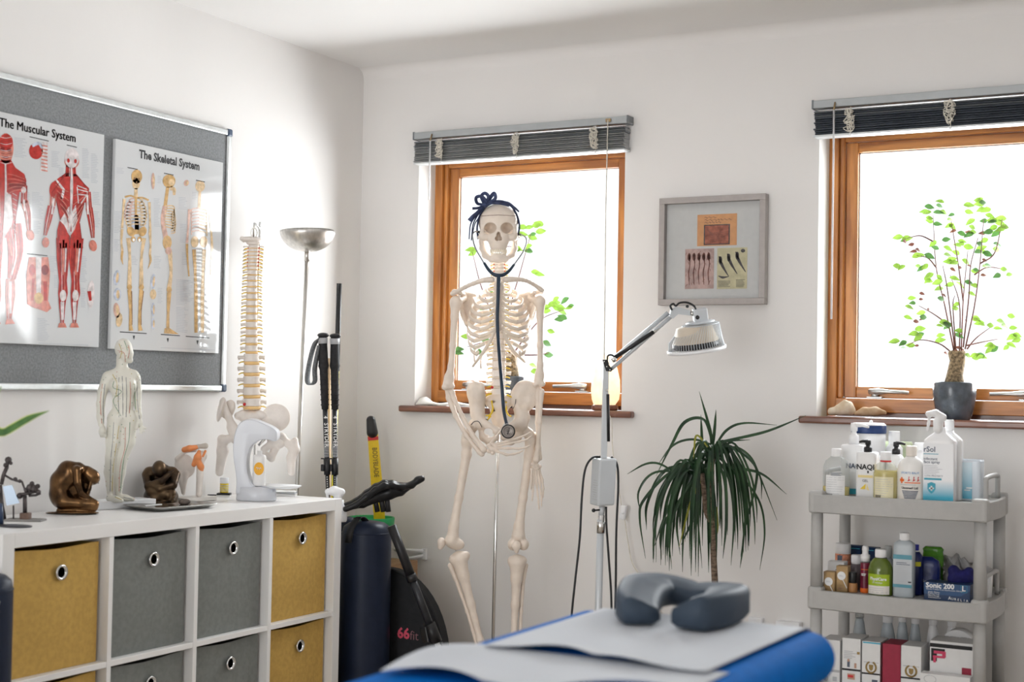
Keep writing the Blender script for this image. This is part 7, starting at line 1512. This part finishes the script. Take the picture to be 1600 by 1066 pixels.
mb = b.body([(.95, 0), (1, .003), (1, b.z(722)), (.8, b.z(714)), (.5, b.z(709)), (.3, b.z(706))], WPL); b.patch(mb, -.02, .02, .004, .03, TEAL); b.patch(mb, .006, .014, b.z(719), b.z(716), RED); b.done()

# --- middle tier
KRAFT = mat('kraft_card', (.44, .29, .14), .7, noise=(60, .1), bump=(300, .2))
def kraft(px, pyt, hw, y, label):
    b = Bottle('carton', label, px, y, pyt, hw, D2, cat='box', sq=14, sy=1.0, group='kraft cartons on the middle tier'); mb = b.body([(1, 0), (1, b.H)], KRAFT, n=32); u = b.r; f = b.fn(.0006); zc = b.z(pyt+15) if hw < 9.5 else b.z(pyt+15)
    mb.face([f(-u*.05+u*.72*math.cos(6.283*k/20), zc+u*.72*math.sin(6.283*k/20)) for k in range(20)], LABW); f = b.fn(.001)
    mb.face([f(u*.1, zc-u*.65), f(u*.25, zc-u*.62), f(u*.9, zc-u*1.9), f(u*.88, zc-u*2.1)], LABW); b.rows(mb, -u*.5, u*.3, zc+.001, 2, .003, .001, GREYINK, .0012); b.rows(mb, -u*.6, u*.3, zc-u*2.1, 2, .003, .001, SEP, .0008); b.done('box')
kraft(1298, 893, 9, -.385, 'short kraft carton with white circle, front left of the middle tier'); kraft(1318, 884, 9.2, -.375, 'taller kraft carton with white circle, second from left on the middle tier')
b = Bottle('carton', 'white and orange carton behind the kraft cartons', 1309, -.31, 877, 13, D2, cat='box', sq=14, sy=.9); mb = b.body([(1, 0, ORP), (1, b.z(901), ORP), (1.001, b.z(900)), (1, b.H)], LABW); b.rows(mb, 0, .012, b.z(890), 1, .004, .003, BLUP); b.done('box')
b = Bottle('cream_jar', 'jar with orange floral label and white lid, rear left of the middle tier', 1317, -.24, 848, 12, D2, cat='jar'); mb = b.body([(.95, 0), (1, .003), (1, b.z(866)), (.97, b.z(865))], mat('orange_floral', (.66, .27, .16), .5, noise=(90, .5))); b.patch(mb, -.012, .004, b.z(876), b.z(867), BLUP); b.done(); b.screw(b.z(865), b.z(849), 1.0, ribs=False)
b = Bottle('dropper_bottle', 'small brown dropper bottle with black cap on the middle tier', 1333, -.375, 895, 7, D2); mb = b.body([(.95, 0), (1, .002), (1, b.z(912)), (.7, b.z(910))], mat('amber_label', (.40, .19, .07), .4)); b.done(); b.screw(b.z(912), b.z(894), .85, BLACK, ribs=False)
b = Bottle('toner_bottle', 'clear bottle with white cap behind the small dropper bottle', 1338, -.29, 866, 10, D2); mb = b.body([(.95, 0), (1, .002), (1, b.z(888)), (.8, b.z(881))], mat('smoky_plastic', (.30, .25, .27), .2, noise=(20, .1), alpha=.7)); b.done(); b.screw(b.z(881), b.z(867), .75)
b = Bottle('mist_bottle', 'slim dark red mist spray bottle with white nozzle on the middle tier', 1352, -.36, 853, 7.5, D2, cat='spray bottle'); mb = b.body([(.95, 0, ORP), (1, .002, ORP), (1, .014, ORP), (1, .0141), (1, b.z(882)), (.97, b.z(879), CLEAR), (.6, b.z(876), CLEAR)], mat('burgundy_liquid', (.17, .015, .04), .2, noise=(30, .2))); b.patch(mb, -.01, .012, b.z(890), b.z(889), ORP); b.rows(mb, -.008, .008, b.z(897), 2, .004, .0022, LABW); b.done(); mb = MB(); mb.lathe([(b.r*.95, b.z(877)), (b.r*.97, b.z(867)), (b.r*.66, b.z(866)), (b.r*.62, b.z(861)), (b.r*.7, b.z(860)), (b.r*.62, b.z(854)), (b.r*.4, b.z(853))], WPL, b.o, 20); mb.build('nozzle', b.t)
b = Bottle('oil_bottle', 'green massage oil bottle with lime label and white cap on the middle tier', 1376, -.375, 857, 19.5, D2, sy=.85)
GLQ = mat('green_liquid', (.11, .16, .015), .12, noise=(10, .2), coat=.4); mb = b.body([(.94, 0), (1, .003), (1, b.z(893)), (.95, b.z(886)), (.78, b.z(878)), (.5, b.z(872), CLEAR), (.42, b.z(870), CLEAR)], GLQ); b.patch(mb, -.036, .036, .004, b.z(914), mat('cream_label', (.80, .76, .71), .5)); LIME = mat('lime_label', (.36, .50, .02), .45); b.patch(mb, -.036, .036, b.z(914), b.z(896), LIME, .0005)
b.txt(mb, 'PhysiCare', 0, b.z(905.5), .0125, LABW, 'C', .035); b.txt(mb, '2% massage', -.002, b.z(910), .0065, LABW, 'C', .01); b.rows(mb, -.03, .03, b.z(918), 5, .006, .0012, GREYINK); b.done(); b.screw(b.z(871), b.z(858), .43)
b = Bottle('gel_bottle', 'tall clear blue-labelled bottle with white cap, centre of the middle tier', 1413, -.375, 832, 16, D2, sq=4, sy=.75)
mb = b.body([(.95, 0), (1, .003), (1, b.z(853)), (.93, b.z(849)), (.6, b.z(845)), (.44, b.z(844))], FROST); u = b.r; TLB = mat('soft_teal_print', (.10, .30, .38), .5); b.patch(mb, -u*.9, u*.9, b.z(917), b.z(866), mat('silver_label', (.50, .53, .56), .4), .0006); b.patch(mb, -u*.9, u*.9, b.z(873), b.z(866), TLB, .0012); b.patch(mb, -u*.9, u*.9, b.z(917), b.z(912), TLB, .0012); b.rows(mb, -u*.6, u*.8, b.z(879), 2, .005, .002, BLUP, .0012); b.rows(mb, -u*.85, u*.5, b.z(885), 10, .0055, .0013, GREYINK, .0012); b.patch(mb, u*.55, u*.85, b.z(909), b.z(907), INK, .0012); b.done(); b.screw(b.z(844.5), b.z(832.5), .46)
b = Bottle('mist_bottle', 'bottle with translucent cap behind the green oil bottle', 1388, -.27, 852, 9, D2, cat='bottle'); mb = b.body([(.95, 0), (1, .003), (1, b.z(876)), (.6, b.z(872))], FROST); b.done(); b.screw(b.z(872), b.z(853), .6, mat('milky_cap', (.55, .56, .55), .4, alpha=.85))
NB = mat('navy_carton', (.008, .032, .095), .45, noise=(30, .15)); DBL = mat('deep_blue_film', (.006, .016, .115), .3, noise=(20, .3), bump=(25, .6))
for px, pyt, hw, lab in ((1336, 852, 11, 'dark blue carton behind the slim mist bottle at the back of the middle tier'), (1362, 855, 12, 'dark blue carton behind the green oil bottle at the back of the middle tier')):
    b = Bottle('carton', lab, px, -.175, pyt, hw, D2, cat='box', sq=14, sy=.7); mb = b.body([(1, 0), (1, b.H)], NB); b.rows(mb, -.01, .02, b.z(pyt+5), 1, .004, .002, TEAL); b.done('box')
b = Bottle('blue_bottle', 'deep blue bottle with blue cap just right of the tall clear bottle', 1431, -.31, 850, 11, D2); mb = b.body([(.95, 0), (1, .003), (1, b.z(880)), (.9, b.z(868)), (.5, b.z(862), WPL), (.42, b.z(860), WPL)], DBL); f = b.fn(.001); b.patch(mb, -.002, .020, b.z(884), b.z(877), mat('yellow_sticker', (.62, .58, .03), .5), .001); b.done(); b.screw(b.z(861), b.z(851), .42, mat('cobalt_cap', (.02, .03, .38), .4), ribs=False)
b = Bottle('refill_pouch', 'dark blue plastic refill pouch behind the blue glove box', 1449, -.29, 868, 20, D2, cat='pouch', sq=3, sy=.4); mb = b.body([(.85, 0), (1, .02), (1, b.z(885)), (.9, b.z(876)), (.4, b.z(870))], DBL); b.txt(mb, 'CE', -.026, b.z(905), .014, GREYINK, 'C'); b.txt(mb, 'Sonigel', .004, b.z(909), .010, GREYINK, 'C', .02); b.done()
b = Bottle('wipes_pack', 'bright green soft pack lying behind the blue pouch on the middle tier', 1458, -.20, 854, 17, D2, cat='packet', sq=3, sy=.5); mb = b.body([(.8, 0), (.9, .03), (.95, b.z(872)), (.88, b.z(862)), (.94, b.z(858)), (.7, b.z(854))], mat('green_film', (.05, .22, .015), .25, noise=(30, .4), bump=(25, .7), col2=(.12, .36, .03))); b.done()
b = Bottle('glove_box', 'dark blue glove box with white lettering, front right of the middle tier', 1482.5, -.385, 911, 35, D2, cat='box', sq=20, sy=.55)
mb = MB(); gx = b.r; gy = .05; o = b.o; mb.bx((o.x-gx, o.y-.022, o.z), (o.x+gx, o.y+gy, o.z+b.H), NB, .001); f = lambda u_, z_: Vector((o.x+u_, o.y-.0228, o.z+z_)); hgt = b.H
def gt(txt, u_, z_, s_, mt, al='L', bo=0.0): mb.text(txt, lambda x, y_: f(u_+x, z_+y_), s_, mt, al, bo)
GB = mat('glove_box_blue', (.01, .06, .17), .4); mb.face([f(-gx, hgt*.35), f(gx*.6, hgt*.35), f(gx, hgt*.7), f(gx, hgt*.99), f(-gx, hgt*.99)], GB)
f = lambda u_, z_: Vector((o.x+u_, o.y-.0233, o.z+z_)); gt('Sonic 200', -gx*.92, hgt*.72, .0205, LABW, 'L', .03); gt('Nitrile Powder-Free Examination Gloves', -gx*.9, hgt*.60, .0062, LABW); gt('L', gx*.73, hgt*.66, .022, LABW, 'C', .02)
for q in ((-.009, -.009, -.0082, .011), (.0082, -.009, .009, .011), (-.009, .0102, .009, .011), (-.009, -.009, .009, -.0082)): mb.face([f(gx*.73+q[0], hgt*.75+q[1]), f(gx*.73+q[2], hgt*.75+q[1]), f(gx*.73+q[2], hgt*.75+q[3]), f(gx*.73+q[0], hgt*.75+q[3])], TEAL)
for k, wt in enumerate(('Single Gloves', 'Powder Free', 'Micro Rough', 'Ambidextrous')): gt(wt, -gx*.82, hgt*(.44-.1*k), .0062, LABW)
for i_, ch_ in enumerate('AURELIA'): gt(ch_, gx*(.12+.125*i_), hgt*(.07-.012*abs(i_-3)*0+.06*(1-i_/6)), .0125 if i_ == 0 else .0095, LABW, 'C', .015)
mb.build('box', b.t)
q = on(1, -.33, 1502, 895); F = Frame(depth(q)); sd = SD().ell((1502, -905, 0), (22, 14, 18), 5).ell((1490, -892, 0), (9, 9, 12), 5).ell((1514, -894, 0), (8, 8, 12), 5); mb = MB(); F.sdf(mb, sd, 1.3, mat('cobalt_cloth', (.012, .012, .12), .8, noise=(40, .3), bump=(60, .8))); mb.build('blue_cloth', loc=(q.x, -.33, D2), label='crumpled cobalt blue cloth behind the glove box', cat='cloth')
mb = MB(); TIS = mat('tissue_paper', (.56, .55, .55), .8, noise=(20, .06), bump=(25, .9), transl=.3); rows = []; random.seed(8)
for i in range(9):
    u = i/8; rows.append([on(1, -.22+.03*math.sin(j*1.3+i)+.04*u, 1474+44*(j/10)+3*math.sin(i*2+j), 919-(919-866)*u*(1-.35*abs(j/10-.35))+4*math.sin(j*1.9+i*1.1)) for j in range(11)])
mb.grid(rows, TIS); q = on(1, -.2, 1500, 900); mb.build('tissue_paper', loc=(q.x, -.2, D2), label='crumpled white tissue paper standing at the right of the middle tier', cat='paper', thick=.002)
mb = MB(); c = [on(1, -.27, 1533, 880), on(1, -.27, 1551, 890), on(1, -.23, 1545, 900), on(1, -.25, 1530, 905)]; mb.slab(c, (0, .01, 0), TIS); c = [on(1, -.27, 1534, 905), on(1, -.27, 1551, 898), on(1, -.23, 1549, 935), on(1, -.25, 1540, 938)]; mb.slab(c, (0, .006, 0), PAPERW); mb.build('paper_packet', loc=(TRX-.01, -.27, D2), label='folded white paper packet seen past the right post of the middle tier', cat='paper')

# --- bottom tier
def carton(px0, px1, pyt, y, label, deco, mt=LABW, dep=.10):
    a, b_ = on(1, y, px0, 1010), on(1, y, px1, 1010); zt_ = on(1, y, (px0+px1)/2, pyt).z; mb = MB(); mb.bx((a.x, y, D3+.001), (b_.x-.001, y+dep, zt_), mt, .001)
    f = lambda u, py, e=.0006: Vector((a.x+(b_.x-a.x)*u, y-e, on(1, y, (px0+px1)/2, py).z)); deco(mb, f, b_.x-a.x); mb.build('carton', loc=((a.x+b_.x)/2, y, D3), label=label, cat='box', group=None)
WL = lambda nm, e: None
def quad(mb, f, u0, v0, u1, v1, mt, e=.0006): mb.face([f(u0, v0, e), f(u1, v0, e), f(u1, v1, e), f(u0, v1, e)], mt)
GOLD = mat('gold_laurel', (.34, .22, .06), .4)
def laurel(mb, f, vc, w_, e=.001):
    n = 20
    for k in range(n):
        a = R(-240+300*k/(n-1)); x, z_ = .5+.26*math.cos(a), vc-8*math.sin(a)*-1 if False else vc+8.5*-math.sin(a)
        mb.face([f(x-.05, z_-1, e), f(x+.05, z_-1.6, e), f(x+.05, z_+1, e), f(x-.05, z_+1.6, e)], GOLD)
    mb.face([f(.38, vc-4, e), f(.62, vc-4, e), f(.6, vc+3, e), f(.5, vc+6, e), f(.4, vc+3, e)], GOLD)
def d1(mb, f, w_): quad(mb, f, 0, 1046, .98, 1050, mat('grey_band', (.45, .45, .46), .5)); quad(mb, f, .12, 1058, .32, 1063, GREYINK, .001); mb.tube([f(.28+.1*math.cos(6.283*k/16), 1061+3.4*math.sin(6.283*k/16), .0014) for k in range(17)], .0006, BLUP, 4); quad(mb, f, .62, 1057, .84, 1064, GREYINK, .001)
def d2(mb, f, w_):
    quad(mb, f, .0, 1045.5, 1, 1048.5, INK)
    for k in range(5): quad(mb, f, .1, 1018+k*2.6, .1+.7*random.uniform(.6, 1), 1019+k*2.6, GREYINK)
    quad(mb, f, .8, 1018, .95, 1022, GOLD); quad(mb, f, .28, 1034, .42, 1043, BLUP); mb.ell(f(.35, 1032.5, .0008), (.004, .0006, .005), mat('skin_print', (.55, .33, .24), .5), 8); quad(mb, f, .66, 1036, .78, 1044, MATS['skin_print']); quad(mb, f, .3, 1053, .7, 1062, MATS['skin_print'], .001); quad(mb, f, .32, 1055, .62, 1059, RED, .0014)
def d3(mb, f, w_): quad(mb, f, .05, 1004, 1, 1006, mat('cyan_print', (.03, .42, .60), .5)); laurel(mb, f, 1043, w_); quad(mb, f, 0, 1052, 1, 1054.5, INK); quad(mb, f, .1, 1035, .9, 1036, GREYINK); quad(mb, f, .55, 1062, .85, 1066, BLUP)
def d4(mb, f, w_): pass
def d5(mb, f, w_): laurel(mb, f, 1049, w_); quad(mb, f, .1, 1041, .9, 1042, GREYINK); quad(mb, f, 0, 1059, 1, 1061.5, INK)
carton(1283, 1313, 1000, -.375, 'plain white tall carton, leftmost on the bottom tier', d1); carton(1316, 1345, 998, -.375, 'white carton with small portrait print, second on the bottom tier', d2); carton(1347, 1376, 1003, -.375, 'white carton with cyan band and gold laurel on the bottom tier', d3)
carton(1379, 1408, 1007, -.38, 'crimson carton between the white cartons on the bottom tier', d4, mat('crimson_card', (.33, .012, .045), .5, noise=(60, .06))); carton(1408, 1440, 1010, -.385, 'white carton with gold laurel right of the crimson carton', d5)
def d6(mb, f, w_):
    quad(mb, f, 0, 1008, .95, 1014, INK); quad(mb, f, .03, 1016, .16, 1036, INK, .001); PK = mat('pink_letter', (.62, .05, .13), .5); quad(mb, f, .16, 1016, .34, 1019.5, INK, .001); quad(mb, f, .09, 1019.5, .34, 1024, PK, .0012); quad(mb, f, .28, 1020, .36, 1029, PK, .0014); quad(mb, f, .07, 1027, .34, 1030.5, PK, .0016); quad(mb, f, .08, 1030, .14, 1038, PK, .0018)
    quad(mb, f, .72, 1042, .93, 1058, mat('crimson_card', (.33, .012, .045), .5), .001)
def d7(mb, f, w_): pass
carton(1453, 1523, 1004, -.37, 'large white display box with black stripe and pink letter P on the bottom tier', d6)
def d8(mb, f, w_):
    c = .2
    mb.tube([f(.2+.12*math.cos(6.283*k/20), 1064+6*math.sin(6.283*k/20), .001) for k in range(21)], .0006, GREYINK, 4)
carton(1438, 1517, 1056, -.425, 'low open white carton in front of the large display box', d8, dep=.045)
mb = MB(); y_ = -.262; c = on(1, y_, 1496, 1010); rr = 25*depth(c)/FPX; mb.lathe([(rr, 0), (rr, .055)], LABW, (c.x, y_, c.z), 40, (Vector((1, 0, 0)), Vector((0, 0, 1)), Vector((0, 1, 0)))); f = lambda x, z_: Vector((c.x+x, y_-.0006, c.z+z_))
mb.text('KINESIO TEX', lambda x, z_: f(-.002+x, .0185+z_), .0125, INK, 'C', .04); mb.text('GOLD', lambda x, z_: f(-.002+x, .006+z_), .011, GREYINK, 'C', .02); mb.bx((c.x-.04, y_+.002, D3+.001), (c.x+.04, y_+.05, c.z-rr*.4), LABW); mb.build('tape_roll_box', loc=(c.x, y_, D3), label='round-topped white tape box with black lettering behind the display box', cat='box')
lbs = ['slanted clear bottle, leftmost of the bottles at the back of the bottom tier', 'clear spray bottle with white cap behind the cyan-banded carton', 'clear bottle behind the crimson carton at the back of the bottom tier', 'clear bottle with white cap behind the laurel carton next to the crimson one', 'white-shouldered bottle left of the round-topped tape box', 'bottle with white cap directly behind the round-topped tape box']
for k, (px, pyt, hw, fr) in enumerate(((1344, 955, 11, 0), (1388, 962, 13, 0), (1411, 961, 10, 0), (1431, 964, 10, 0), (1459, 966, 11, 1), (1488, 968, 11, 1))):
    b = Bottle('gel_bottle', lbs[k], px, -.165, pyt, hw, D3, group='gel bottles on the bottom tier'); mb = b.body([(.95, 0), (1, .003), (1, b.z(pyt+48)), (.9, b.z(pyt+36)), (.66, b.z(pyt+18)), (.52, b.z(pyt+12)), (.5, b.z(pyt+11))], WPL if fr else FROST); b.done()
    b.screw(b.z(pyt+11), b.z(pyt), .58, WPL if k else CLEAR)
